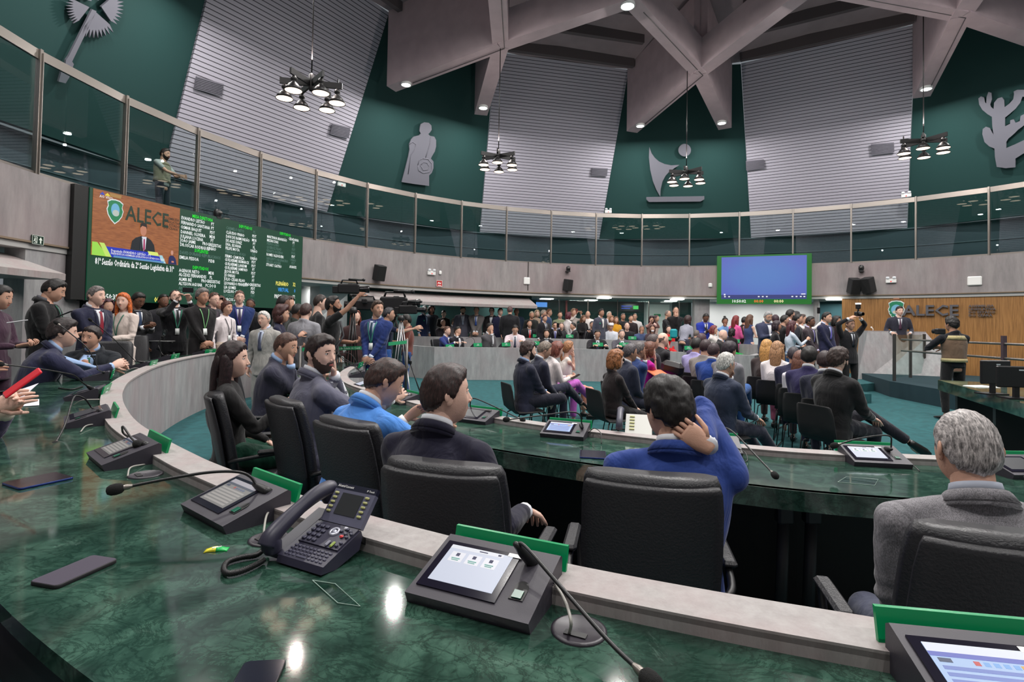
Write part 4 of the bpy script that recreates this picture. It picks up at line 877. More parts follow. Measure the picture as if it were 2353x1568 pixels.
# big foreground terminal
y1=math.radians(-24)
P=atZ(1120,1368,MZ); P.z=MZ
T1=terminal(P,y1,'foreground desk terminal with white app screen, in the middle of our desk','white',mic=[atY(1196,1262,1.13),atY(1192,1250,1.125),atY(1212,1262,1.11),atY(1300,1362,1.02),atY(1400,1475,.92),atY(1476,1548,.85)])
grommet(atZ(1330,1450,MZ),'large round black cable outlet right of the foreground terminal',.052,math.radians(-24))
cable([atZ(1308,1462,MZ)+Vector((0,0,.005)),atY(1312,1430,.97),atY(1300,1385,1.02),atY(1275,1340,1.12)+Vector((0,.0,.0))],'grey cable rising from the outlet right of the foreground terminal')
y0=math.radians(-38)
P=atZ(548,1180,MZ); P.z=MZ
terminal(P,y0,'desk terminal showing a list, left of the desk telephone','list',mic=[atY(592,1118,1.60),atY(575,1096,1.60),atY(545,1085,1.58),atY(480,1086,1.56),atY(380,1102,1.52),atY(285,1121,1.48)])
grommet(atZ(618,1240,MZ),'round cable outlet partly under the telephone handset',.05,y0)
cable([atZ(606,1243,MZ)+Vector((0,0,.005)),atY(607,1215,1.42),atY(615,1180,1.52),atY(636,1172,1.58)],'grey cable between the list terminal and the telephone')
P=atZ(290,1058,MZ); P.z=MZ; yb=ring_yaw(P,OUT)
terminal(P,yb,'desk terminal with its microphone bent down, third from the front','list',mic=[atY(288,1000,2.32),atY(281,985,2.30),atY(284,982,2.27),atY(300,1005,2.2),atY(312,1018,2.14)])
grommet(atZ(335,1092,MZ),'round cable outlet behind the third terminal from the front',.055,yb)
cable([atZ(293,1098,MZ)+Vector((0,0,.005)),atY(300,1075,2.0),atY(330,1068,2.08),atY(372,1062,2.2),atY(365,1038,2.3),atY(350,1034,2.35)],'grey looping cable by the third terminal from the front')
P=atZ(205,972,MZ); P.z=MZ; yc=ring_yaw(P,OUT)
terminal(P,yc,'desk terminal at left whose microphone droops to the desk','dark',mic=[atY(212,938,2.95),atY(196,918,2.9),atY(176,910,2.85),atY(166,922,2.8),atY(150,975,2.62),atY(128,1018,2.45)])
cable([atZ(185,995,MZ)+Vector((0,0,.005)),atY(200,978,2.75),atY(235,974,2.85)],'grey cable looped beside the drooping-microphone terminal')
P=atZ(200,915,MZ); P.z=MZ; yd=ring_yaw(P,OUT,-6)
terminal(P,yd,'desk terminal at left with microphone reaching to the left edge','dark',mic=[atY(190,880,3.6),atY(172,864,3.5),atY(150,858,3.4),atY(90,848,3.2),atY(8,838,3.0)])
cable([atZ(170,932,MZ)+Vector((0,0,.005)),atY(190,920,3.3),atY(228,918,3.4)],'grey cable looped beside the far-left reaching microphone')
P=atZ(226,872,MZ); P.z=MZ; ye=ring_yaw(P,OUT,6)
terminal(P,ye,'desk terminal in front of the man leaning over at left','off',mic=[atY(225,850,4.2),atY(222,840,4.2),atY(200,800,4.15),atY(160,765,4.1),atY(134,745,4.1)])
P=atZ(327,846,MZ); P.z=MZ
terminal(P,ring_yaw(P,OUT),'desk terminal in front of the moustached man','off',mic=[atY(312,830,5.9),atY(305,824,5.9),atY(260,778,5.7),atY(211,738,5.5)])
cable([atZ(287,855,MZ)+Vector((0,0,.005)),atY(310,846,5.6),atY(330,850,5.7)],'grey cable by the terminal in front of moustached man')
P=atZ(382,828,MZ); P.z=MZ
terminal(P,ring_yaw(P,OUT),'desk terminal near the empty black chair at left','off',mic=[atY(374,815,7.2),atY(366,800,7.2),atY(364,790,7.2),atY(372,776,7.1)])
P=atZ(468,815,MZ); P.z=MZ
terminal(P,ring_yaw(P,OUT),'desk terminal at the far left end, beside the woman in a white blouse','off',mic=[atY(458,805,8.6),atY(452,795,8.6),atY(430,787,8.6),atY(395,787,8.6)])
# inner desk
P=atZ(1300,1002,IZ); P.z=IZ
terminal(P,math.radians(-21),'inner desk terminal with lit text screen, left of the man in royal blue suit','blue',mic=[atY(1339,985,3.28),atY(1337,975,3.28),atY(1332,954,3.26),atY(1310,947,3.24),atY(1260,953,3.2),atY(1200,961,3.15),atY(1170,964,3.1)])
cable([atZ(1382,1022,IZ)+Vector((0,0,.004)),atY(1380,995,3.2),atY(1365,985,3.3),atY(1352,995,3.32)],'thin dark cable right of the inner desk terminal with lit text screen',BLACKP,.0025)
P=atZ(2006,1064,IZ); P.z=IZ
terminal(P,math.radians(-8),'inner desk terminal with pale blue screen, left of the grey-haired man','white',mic=[atY(2046,1032,2.8),atY(2048,1018,2.8),atY(2046,1004,2.78),atY(2025,1001,2.76),atY(1970,1009,2.72),atY(1925,1022,2.7)])
cable([atY(2082,1066,2.78),atY(2100,1072,2.7),atZ(2113,1085,IZ)+Vector((0,0,.004))],'thin dark cable right of the pale blue screen terminal',BLACKP,.0025)
P=atZ(1640,1038,IZ); P.z=IZ
terminal(P,math.radians(-15),'inner desk terminal mostly hidden behind the man in royal blue suit','off',mic=[atY(1664,1010,2.95),atY(1665,995,2.93),atY(1668,984,2.9),atY(1690,998,2.8),atY(1735,1045,2.6),atY(1776,1088,2.42)])
cable([atY(1690,1028,2.95),atY(1712,1040,2.85),atZ(1716,1062,IZ)+Vector((0,0,.004)),atZ(1690,1062,IZ)+Vector((0,0,.004))],'dark cable looping behind the raised blue elbow',BLACKP,.0025)
P=atZ(2345,1090,IZ); P.z=IZ
terminal(P,math.radians(2),'inner desk terminal cut off by the right edge','off',mic=[atY(2385,1050,2.6),atY(2390,1030,2.6),atY(2420,1028,2.6),atY(2480,1040,2.6)])
P=atZ(1096,968,IZ); P.z=IZ
terminal(P,math.radians(-30),'inner desk terminal half hidden by the man in navy suit','off',mic=[atY(1086,940,3.9),atY(1081,925,3.9),atY(1090,916,3.88),atY(1130,932,3.8),atY(1180,956,3.7),atY(1196,963,3.66)])
P=atZ(925,925,IZ); P.z=IZ
terminal(P,ring_yaw(P,INN),'inner desk terminal beside the man in light blue suit','white',mic=[atY(922,905,4.9),atY(918,897,4.9),atY(914,893,4.9)])
P=atZ(838,893,IZ); P.z=IZ
terminal(P,ring_yaw(P,INN),'inner desk terminal in front of the bearded man in grey','white',mic=[atY(838,872,5.7),atY(830,858,5.6),atY(812,838,5.5),atY(783,820,5.4)])
P=atZ(822,866,IZ); P.z=IZ
terminal(P,ring_yaw(P,INN),'second inner desk terminal behind the bearded man in grey','off',mic=[atY(822,850,6.8),atY(808,838,6.8),atY(786,826,6.7),atY(775,812,6.6)])
P=atZ(812,846,IZ); P.z=IZ
terminal(P,ring_yaw(P,INN),'third inner desk terminal, beyond the bearded man in grey','off',mic=[atY(820,836,7.8),atY(812,820,7.8),atY(800,812,7.8),atY(775,812,7.8)])
# bottom right terminal
P=Vector((.765,.815,MZ)); 
terminal(P,math.radians(-9),'desk terminal with blue list screen in the bottom right corner','blue',scale=1.04)
# ------------------------------------------------------------------ telephone
PH=mat('telephone_plastic',(44,43,60),.38,bump=.04,bscale=400); PHD=mat('telephone_silver',(92,92,112),.4,.2); KEYM=mat('telephone_key',(66,66,84),.4)
P=atZ(742,1272,MZ); P.z=MZ; PSC=.84; t=thing('desk_telephone','dark desk telephone with corded handset and grey display on the marble desk','telephone',P,math.radians(-27)); t.scale=(PSC,)*3
sl=Vector((0,.94,.34)).normalized(); nr=Vector((0,-sl.z,sl.y))
def F(u,v,d=0): return Vector((u,-.105,.022))+sl*v+nr*d
mb=MB(); mb.prism([Vector((-.06,-.112,.006)),Vector((-.06,-.105,.024)),F(-.06,.15,0)*1.0,F(-.06,.15,-.02),Vector((-.06,.03,.02)),Vector((-.06,-.06,.0))],(.17,0,0)); obj('base',mb,PH,t)
mb=MB(); mb.prism([F(.045,.14,-.02),F(.045,.155,-.02),Vector((.045,.115,0)),Vector((.045,.09,0))],(.055,0,0)); mb.prism([F(-.05,.14,-.02),F(-.05,.155,-.02),Vector((-.05,.115,0)),Vector((-.05,.09,0))],(.05,0,0)); obj('foot',mb,BLACKP,t)
mb=MB(); mb.prism([F(-.045,.06,0),F(.105,.06,0),F(.105,.147,.0),F(-.045,.147,.0)],nr*.006); obj('key_panel',mb,PH,t)
s2=Vector((0,.62,.78)).normalized(); n2=Vector((0,-s2.z,s2.y)); o2=F(0,.15,.006)
def G(u,v,d=0): return Vector((u,o2.y,o2.z))+s2*v+n2*d
mb=MB(); mb.prism([G(-.05,0,0),G(.108,0,0),G(.108,.10,0),G(-.05,.10,0)],-n2*.016); dsp=obj('display_head',mb,PHD,t)
mb=MB(); mb.prism([G(-.05,.1,.0005),G(.108,.1,.0005),G(.108,.118,.0005),G(-.05,.118,.0005)],-n2*.014); obj('top_strip',mb,mat('phone_strip',(26,26,44),.3),dsp)
mb=MB(); mb.prism([G(-.012,.025,.001),G(.07,.025,.001),G(.07,.09,.001),G(-.012,.09,.001)],n2*.001); obj('lcd',mb,mat('lcd_grey',(52,52,54),.2),dsp)
for sx in (-.034,.086):
    for k in range(5): mb=MB(); mb.box(G(sx,.03+.014*k,.003),(.016,.007,.006),M=Matrix.Rotation(math.atan2(s2.z,s2.y),3,'X'),bev=.002); obj('soft_key',mb,mat('soft_key_beige',(176,176,120),.4),dsp)
mb=MB(); text_mb([('Alcatel·Lucent',-.045,.106,.011,'LEFT',1),('IP Touch',.072,.105,.008,'LEFT',1)],mb,lambda u,v:G(u,v,.0012)); obj('maker_mark',mb,WHITE,dsp)
RX=Matrix.Rotation(math.atan2(sl.z,sl.y),3,'X'); mb=MB()
for r in range(4):
    for c in range(3): mb.box(F(-.033+.019*c,.072+.018*r,.009),(.013,.011,.006),M=RX,bev=.002)
obj('dial_keys',mb,KEYM,t)
mb=MB()
for x,y in ((.075,.135),(.09,.13),(.1,.122),(.082,.118),(.094,.108),(.06,.125),(.09,.072),(.096,.084)): mb.box(F(x,y,.009),(.01,.009,.006),M=RX,bev=.002)
obj('function_keys',mb,KEYM,t)
for nm,x,y,sz,c in (('red_key',.078,.106,(.012,.01,.006),(205,50,56)),('white_key',.066,.138,(.012,.01,.006),(200,200,210)),('green_key',.076,.072,(.009,.022,.007),(130,150,60)),('grey_key',.058,.072,(.009,.022,.007),(120,120,135))):
    mb=MB(); mb.box(F(x,y,.009),sz,M=RX,bev=.003); obj(nm,mb,mat(nm,c,.4),t)
mb=MB(); mb.lathe(F(.04,.118,.006),[(.0165,0),(.016,.004),(.010,.005),(.0095,.002)],20,RX); obj('navigator_ring',mb,mat('navigator_silver',(190,192,205),.25,.5),t)
mb=MB(); mb.lathe(F(.04,.118,.007),[(.001,.004),(.006,.003),(.007,0)],16,RX); obj('navigator_button',mb,mat('navigator_silver',(190,192,205),.25,.5),t)
mb=MB()
for r in range(4):
    for c in range(10): 
        if r==0 and 3<=c<=5: continue
        mb.box(F(-.042+.0145*c+.003*(r%2),.012+.0115*r,.002),(.0095,.0075,.005),M=RX,bev=.0015)
mb.box(F(.016,.012,.002),(.036,.0075,.005),M=RX,bev=.0015); obj('letter_keys',mb,KEYM,t)
# handset
mb=MB(); hp=[F(-.085,-.01,.03),F(-.085,.01,.045),F(-.084,.05,.055),F(-.084,.12,.062),F(-.082,.18,.064),F(-.08,.225,.055),F(-.08,.24,.045)]
mb.tube(catmull(hp,4),[.020+.006*abs(math.cos(k/24*PI)) for k in range(25)],14); 
mb.lathe(F(-.085,.005,.018),[(.024,-.012),(.028,.005),(.024,.03)],18,RX); mb.lathe(F(-.08,.225,.02),[(.022,-.004),(.026,.012),(.022,.032)],18,RX); obj('handset',mb,PH,t)
mb=MB(); mb.prism([F(-.107,.0,-.0),F(-.062,.0,0),F(-.062,.2,0),F(-.107,.2,0)],-nr*.016); obj('cradle',mb,PH,t)
Ri=Matrix.Rotation(math.radians(27),3,'Z')
cw=[atZ(606,1296,MZ),atZ(590,1306,MZ),atZ(555,1322,MZ),atZ(525,1328,MZ),atZ(514,1318,MZ),atZ(524,1300,MZ),atZ(556,1290,MZ),atZ(590,1284,MZ),atY(616,1262,1.33)]
cc=catmull([Vector((q.x,q.y,max(q.z,MZ)+.009)) for q in cw],30); cc=[Ri@(q-P)/PSC for q in cc]; hel=[]
for i,q in enumerate(cc[:-1]):
    tt=(cc[i+1]-q).normalized(); a=tt.cross(Vector((0,0,1))).normalized(); b2=tt.cross(a)
    for j in range(3):
        th=(i*3+j)*.95; hel.append(q+(cc[i+1]-q)*j/3+(a*math.cos(th)+b2*math.sin(th))*.0062)
mb=MB(); mb.tube(hel,.0021,5); obj('coiled_cord',mb,BLACKP,t)
# second telephone by the blue-suited man
P=atZ(1452,1002,IZ); P.z=IZ; t=thing('desk_telephone','pale desk telephone half hidden left of the blue-suited man','telephone',P,math.radians(-14))
mb=MB(); mb.prism([Vector((-.04,-.09,0)),Vector((-.04,-.09,.03)),Vector((-.04,.1,.12)),Vector((-.04,.12,0))],(.16,0,0)); obj('base',mb,mat('pale_phone',(176,176,170),.5),t)
mb=MB()
for r in range(5): mb.box((.0,-.05+.03*r,.052+.0142*r),(.03,.012,.01),M=Matrix.Rotation(.44,3,'X'))
obj('keys',mb,mat('soft_key_beige',(176,176,120),.4),t)
mb=MB(); mb.tube([(-.075,-.09,.06),(-.075,-.04,.1),(-.075,.05,.145),(-.075,.11,.14)],[.022,.02,.02,.024],12); obj('handset',mb,mat('dark_handset',(62,62,78),.4),t)
# ------------------------------------------------------------------ smartphones, wrapper, papers
def slab(name,lab,cat,corner_px,z,m,th=.008,edge=None,grp=None,rr=.01):
    q=[atZ(x,y,z+th) for x,y in corner_px]; c=sum(q,Vector())/4
    ux=(q[1]-q[0]+q[2]-q[3])/2; uy=(q[3]-q[0]+q[2]-q[1])/2; L,W=ux.length,uy.length; a=math.atan2(ux.y,ux.x)
    t=thing(name,lab,cat,(c.x,c.y,z),a,grp); 
    def rect(l,w_,r,n=5):
        o=[]
        for sx,sy,a0 in ((1,-1,-90),(1,1,0),(-1,1,90),(-1,-1,180)):
            for k in range(n+1): th_=math.radians(a0+90*k/n); o.append((sx*(l/2-r)+r*math.cos(th_),sy*(w_/2-r)+r*math.sin(th_)))
        return o
    mb=MB(); mb.rings([[Vector((x,y,zz)) for x,y in rect(L-i,W-i,rr)] for zz,i in ((0,.002),(.0015,0),(th-.0015,0),(th-.0004,.002))]); obj('case',mb,edge or m,t)
    mb=MB(); mb.rings([[Vector((x,y,zz)) for x,y in rect(L-.003,W-.003,rr-.001)] for zz in (th-.0008,th)],True,True,False); obj('face',mb,m,t); return t
DS=mat('dark_phone_glass',(34,30,44),.15)
slab('smartphone','smartphone with blue edge lying on the marble at far left','phone',[(18,1112),(62,1124),(155,1095),(112,1082)],MZ,mat('phone_glass_brown',(40,34,40),.12),.008,mat('blue_metal',(30,50,110),.3,.5))
slab('smartphone','dark purple-black smartphone at lower left of the marble desk','phone',[(80,1338),(146,1348),(258,1283),(200,1273)],MZ,mat('phone_case_dark',(52,44,62),.6),.009,mat('phone_bumper',(16,14,20),.6))
slab('smartphone','black smartphone at the bottom edge of the photo','phone',[(528,1600),(640,1600),(643,1512),(548,1524)],MZ,mat('phone_glass_black',(14,20,34),.1),.008,BLACKP)
slab('smartphone','smartphone with blue case on the inner desk left of blue-suited man','phone',[(1319,1050),(1385,1052),(1400,1038),(1345,1034)],IZ,DS,.008,mat('blue_metal',(30,50,110),.3,.5))
P=atZ(498,1265,MZ); t=thing('candy_wrapper','small yellow and green candy wrapper on the marble desk','wrapper',(P.x,P.y,MZ),math.radians(12))
mb=MB(); rs=[]
for i in range(9):
    u=i/8; w2=.011+(.004 if i in(0,8) else 0); h=.006*math.sin(PI*u)+.0015; rs.append([Vector((-.026+.052*u,-w2,.0005)),Vector((-.026+.052*u,-w2*.5,h)),Vector((-.026+.052*u,w2*.5,h*1.1)),Vector((-.026+.052*u,w2,.0005))])
mb.rings(rs[:5],True,True,True); obj('yellow_half',mb,mat('wrapper_yellow',(225,215,60),.25),t)
mb=MB(); mb.rings(rs[4:],True,True,True); obj('green_half',mb,mat('wrapper_green',(40,180,90),.25),t)
mb=MB(); mb.box((0,0,.0078),(.02,.006,.0008),.3); mb.box((.006,.003,.0078),(.008,.003,.0008),.3); obj('printed_mark',mb,mat('wrapper_print',(240,250,240),.3),t)
for k,(qs,dz) in enumerate((([(0,925),(90,918),(90,932),(0,938)],0),([(0,915),(55,905),(88,900),(40,930)],.012))):
    q=[atZ(x,y,MZ+.003) for x,y in qs]; mb=MB(); q[2].z+=dz*4; q[1].z+=dz*2; mb.prism([v+Vector((0,0,dz)) for v in q],(0,0,.002)); o=obj('paper_sheet',mb,mat('paper',(214,214,224),.7)); tag(o,('flat white paper sheet on the marble at the left edge','curled white paper sheet lying over the flat one at the left edge')[k],'paper')
P=atZ(165,890,MZ); mb=MB(); mb.tube(catmull([atZ(135,894,MZ)+Vector((0,0,.006)),atZ(165,897,MZ)+Vector((0,0,.006)),atZ(190,890,MZ)+Vector((0,0,.006))],5),.006,6); o=obj('pen',mb,BLACKP); tag(o,'black pen lying by the terminals at left','pen')
for xs,z,l in (([(718,1334),(770,1342),(828,1394),(776,1386)],MZ,'clear acrylic plate lying on the marble right of telephone reflection'),([(1925,1108),(1945,1096),(2018,1102),(2010,1116)],IZ,'clear acrylic plate lying on the inner desk near the grey-haired man')):
    q=[atZ(x,y,z+.002) for x,y in xs]; mb=MB(); mb.prism([v-Vector((0,0,.0015)) for v in q],(0,0,.002)); o=obj('acrylic_plate',mb,GLASSC); tag(o,l,'plate')
    mb=MB(); mb.tube(q+[q[0]],.0009,5,False); obj('frosted_edge',mb,mat('frosted_edge',(150,170,160),.4),o)
# ------------------------------------------------------------------ chairs
def curved_slab(mb,rows,thk,nx=12):
    """rows: (center, halfwidth, up-normal(back dir), bulge). builds a closed cushion"""
    fr,bk=[],[]
    for c,hw,n,bul in rows:
        f=[];b=[]
        for i in range(nx+1):
            u=-1+2*i/nx; e=(1-abs(u)**6)
            f.append(c+Vector((u*hw,0,0))+n*(bul*(u*u)-thk*.5*(.35+.65*e))); b.append(c+Vector((u*hw,0,0))+n*(bul*(u*u)+thk*.5*(.35+.65*e)))
        fr.append(f); bk.append(b)
    rs=[f+b[::-1] for f,b in zip(fr,bk)]; mb.rings(rs,True,True,True)
def office_chair(name,lab,P,yaw,grp='black leather office chairs'):
    t=thing(name,lab,'office chair',P,yaw,grp)   # sitter faces +y; back at -y
    V=Vector; nb=V((0,-.97,-.2)).normalized(); up=V((0,-.2,.97)).normalized()
    mb=MB(); rows=[]
    for k,(h,hw,bu) in enumerate(((.0,.19,.0),(.03,.22,-.02),(.15,.232,-.03),(.35,.236,-.035),(.49,.232,-.03),(.56,.225,-.025),(.59,.212,-.02))):
        rows.append((V((0,-.24,.47))+up*h,hw,nb,bu))
    curved_slab(mb,rows,.085); obj('back_cushion',mb,BLACKL,t)
    mb=MB(); rows=[(c+nb*.055,hw*.985,n,bu) for c,hw,n,bu in rows[1:-1]]; rows.append((V((0,-.24,.47))+up*.572+nb*.055,.218,nb,-.024)); rows.append((V((0,-.24,.47))+up*.579+nb*.05,.212,nb,-.024)); curved_slab(mb,rows,.03); obj('back_shell',mb,BLACKL,t)
    mb=MB(); n2=V((0,-.08,1)).normalized()
    curved_slab(mb,[(V((0,-.26,.43)),.2,n2,.01),(V((0,-.22,.43)),.245,n2,.01),(V((0,0,.44)),.255,n2,.015),(V((0,.2,.45)),.25,n2,.01),(V((0,.25,.43)),.22,n2,.0)],.1); obj('seat',mb,BLACKL,t)
    for s in (-1,1):
        mb=MB(); mb.tube(catmull([V((s*.24,-.27,.62)),V((s*.285,-.2,.64)),V((s*.295,0,.66)),V((s*.29,.16,.655)),V((s*.28,.2,.62)),V((s*.27,.17,.5)),V((s*.25,.1,.42))],4),.014,8); a=obj('armrest',mb,BLACKP,t)
        mb=MB(); mb.box((s*.295,.02,.678),(.055,.26,.026),bev=.01); obj('arm_pad',mb,BLACKL,a)
    mb=MB(); mb.tube([V((0,0,.4)),V((0,0,.1))],.03,12); mb.box((0,-.02,.37),(.2,.25,.05)); obj('gas_column',mb,BLACKP,t)
    for k in range(5):
        a=2*PI*k/5+.3; d=V((math.cos(a),math.sin(a),0)); mb=MB(); mb.tube([d*.03+V((0,0,.12)),d*.2+V((0,0,.10)),d*.31+V((0,0,.075))],[.032,.024,.018],8); l=obj('base_arm',mb,BLACKP,t)
        mb=MB(); q=d*.3; pr=V((-d.y,d.x,0))
        for s in (-1,1): mb.tube([q+pr*s*.012+V((0,0,.03)),q+pr*s*.026+V((0,0,.03))],.03,12)
        mb.tube([q+V((0,0,.075)),q+V((0,0,.03))],.01,6); obj('caster',mb,BLACKP,l)
    return t
GCH=None
def guest_chair(lab,P,yaw,grp='black guest chairs'):
    global GCH
    if GCH: return dup(GCH,P,yaw,lab,grp)
    t=thing('guest_chair',lab,'chair',P,yaw,grp); V=Vector; nb=V((0,-.97,.2)).normalized()
    mb=MB(); rows=[]
    for y,z,hw,n in ((.2,.43,.2,V((0,0,1))),(.18,.45,.22,V((0,0,1))),(.0,.44,.23,V((0,0,1))),(-.16,.44,.225,V((0,-.3,.95))),(-.21,.48,.215,V((0,-.8,.6))),(-.235,.6,.215,nb*-1*-1),(-.25,.70,.21,nb),(-.265,.78,.195,nb),(-.27,.795,.17,nb)):
        rows.append((V((0,y,z)),hw,n.normalized() if n.z>.3 else V((0,-1,.1)).normalized(),-.0))
    curved_slab(mb,rows,.03); obj('seat_shell',mb,BLACKM,t)
    for sx in (-1,1):
        for sy in (-1,1):
            mb=MB(); mb.tube([V((sx*.15,sy*.12,.43)),V((sx*.2,sy*.16,.40)),V((sx*.23,sy*.23,.01))],.008,6); obj('leg',mb,BLACKP,t)
        mb=MB(); mb.tube([V((sx*.23,-.23,.02)),V((sx*.23,.23,.02))],.008,6); obj('sled_runner',mb,BLACKP,t)
    GCH=t; return t
# ------------------------------------------------------------------ people
def ico(n):
    import bmesh
    bm=bmesh.new(); bmesh.ops.create_icosphere(bm,subdivisions=n,radius=1); v=np.array([x.co[:] for x in bm.verts]); f=[tuple(q.index for q in p.verts) for p in bm.faces]; bm.free(); return v,f
ICO={n:ico(n) for n in (2,3,4,5)}
def gauss(D,c,w): 
    c=np.array(c,float); c/=np.linalg.norm(c); return np.exp(-((D-c)**2).sum(1)/(2*w*w))
def ss(x,a,b): t=np.clip((x-a)/(b-a),0,1); return t*t*(3-2*t)
def head_pts(D,female=False,fat=0.0):
    x,y,z=D[:,0],D[:,1],D[:,2]
    X=x*.0765;Y=y*.097;Z=z*.122
    lo=ss(-z,0.0,1.0)
    X*=1-(.30 if not female else .36)*lo*(1-fat); Y=np.where(y<0,Y*(1-.30*lo),Y*(1-.02*lo))
    X*=1+.03*ss(z,0,.5)
    Y=np.where(y>0,Y*(1+.30*z*z),Y)
    P=np.stack([X,Y,Z],1); out=D/np.linalg.norm(D,axis=1)[:,None]
    fwd=np.array([0,1.,0])
    def add(c,w,a,dirv=None):
        g=gauss(D,c,w)[:,None]*a; P[:]+=g*(fwd if dirv is None else np.array(dirv,float))
    front=(y>0)
    nz=np.exp(-(x/.12)**2)*ss(y,0,.4)*np.where(z>-.2,ss(z,.20,-.17),ss(z,-.34,-.22)); P[:,1]+=nz*.0175; 
    P[:,1]+=np.exp(-(x/.17)**2)*np.exp(-((z+.2)/.07)**2)*ss(y,0,.4)*.006
    for s in (-1,1):
        add((s*.40,.86,.10),.15,-.009); add((s*.38,.84,.27),.14,.004); add((s*.55,.72,-.18),.2,.004,(s*.6,.8,0)); add((s*.75,.35,-.62),.2,.004,(s,0,0))
    add((0,.8,-.46),.12,.0055); add((0,.8,-.42),.05,.003); add((0,.80,-.36),.06,-.002); add((0,.62,-.82),.22,.010,(0,.9,-.2)); add((0,.74,-.6),.1,-.003)
    if fat: P[:,0]*=1+.1*lo*fat; 
    return P
def hair_mask(D,style):
    az=np.degrees(np.arctan2(np.abs(D[:,0]),D[:,1])); z=D[:,2]
    if style=='bald': th=np.interp(az,[0,60,80,95,120,180],[2,2,.32,.1,-.2,-.5]); top=np.interp(az,[0,70,90,140,180],[2,.5,.55,.45,.35]); return np.minimum(z-th,top-z)
    if style=='receding': th=np.interp(az,[0,18,40,60,75,88,105,130,180],[.74,.84,.9,.6,.2,.02,-.12,-.32,-.5]); return z-th
    th=np.interp(az,[0,25,45,62,75,86,96,112,135,180],[.60,.60,.52,.38,.12,-.12,.02,-.22,-.4,-.55])
    if style in('long','bob','curly','updo','tail'): th=np.interp(az,[0,25,45,62,80,100,130,180],[.62,.6,.48,.25,-.05,-.45,-.7,-.8])
    return z-th
def head(opt,q,fem):
    n={0:3,1:4,2:5}[q]; D,F=ICO[n]; P=head_pts(D,fem,opt.get('fat',0)); mi=[]
    c=D[np.array(F)].mean(1); x,y,z=c[:,0],c[:,1],c[:,2]
    m=np.zeros(len(F),int)
    lips=(np.abs(x)<.2)&(y>.5)&(np.abs(z+.44+.25*x*x)<.055); m[lips]=1
    brow=(np.abs(np.abs(x)-.36)<.17)&(y>.4)&(np.abs(z-.27+.12*(np.abs(x)-.3))<.032); m[brow]=2
    bd=opt.get('beard')
    if bd: 
        az=np.degrees(np.arctan2(np.abs(x),y)); bz=np.interp(az,[0,20,32,50,70,85],[-.30,-.32,-.45,-.42,-.15,.1]); bb=(z<bz)&(az<88)&(z>-.97)
        if bd=='moustache': bb=(np.abs(x)<.26)&(y>.3)&(z<-.30)&(z>-.40)
        if bd=='goatee': bb=(np.abs(x)<.3)&(z<-.3)&(z>-.9)&(y>0)
        m[bb&~((lips)&(bd!='moustache'))]=2
        vb=np.zeros(len(P),bool)
        for i,f in enumerate(F):
            if m[i]==2 and z[i]<-.25: vb[list(f)]=True
        P[vb]+=D[vb]*(.006 if bd=='full' else .002)
    mb=MB(); mb.v=[tuple(p) for p in P]; mb.f=list(F); mb.m=[int(i) for i in m]; mb.sm=[True]*len(F)
    mb.cur=0
    for s in (-1,1):   # ears
        nu,nv=(14,9) if q==2 else (8,5); o=len(mb.v); R=Matrix.Rotation(s*.35,3,'Z')@Matrix.Rotation(-.18,3,'X')
        mb.ball((s*.0765,-.006,-.002),(.009,.018,.032),nu,nv,R)
        if q==2: mb.ball((s*.0815,-.012,.006),(.006,.021,.024),nu,nv,R); 
    if q>=1 or True:
        for s in (-1,1):
            mb.cur=3; mb.ball((s*.031,.0735,.013),(.0135,.0115,.0095),10,7); mb.cur=4; mb.ball((s*.031,.0815,.013),(.0058,.0045,.0058),8,5); mb.cur=0
            mb.tube([(s*.017,.083,.019),(s*.031,.0875,.0235),(s*.045,.078,.018)],[.002,.0035,.002],5)
    # nostril wings
    for s in (-1,1): mb.ball((s*.0105,.1,-.027),(.0075,.009,.007),8,5)
    return mb,D,F,P
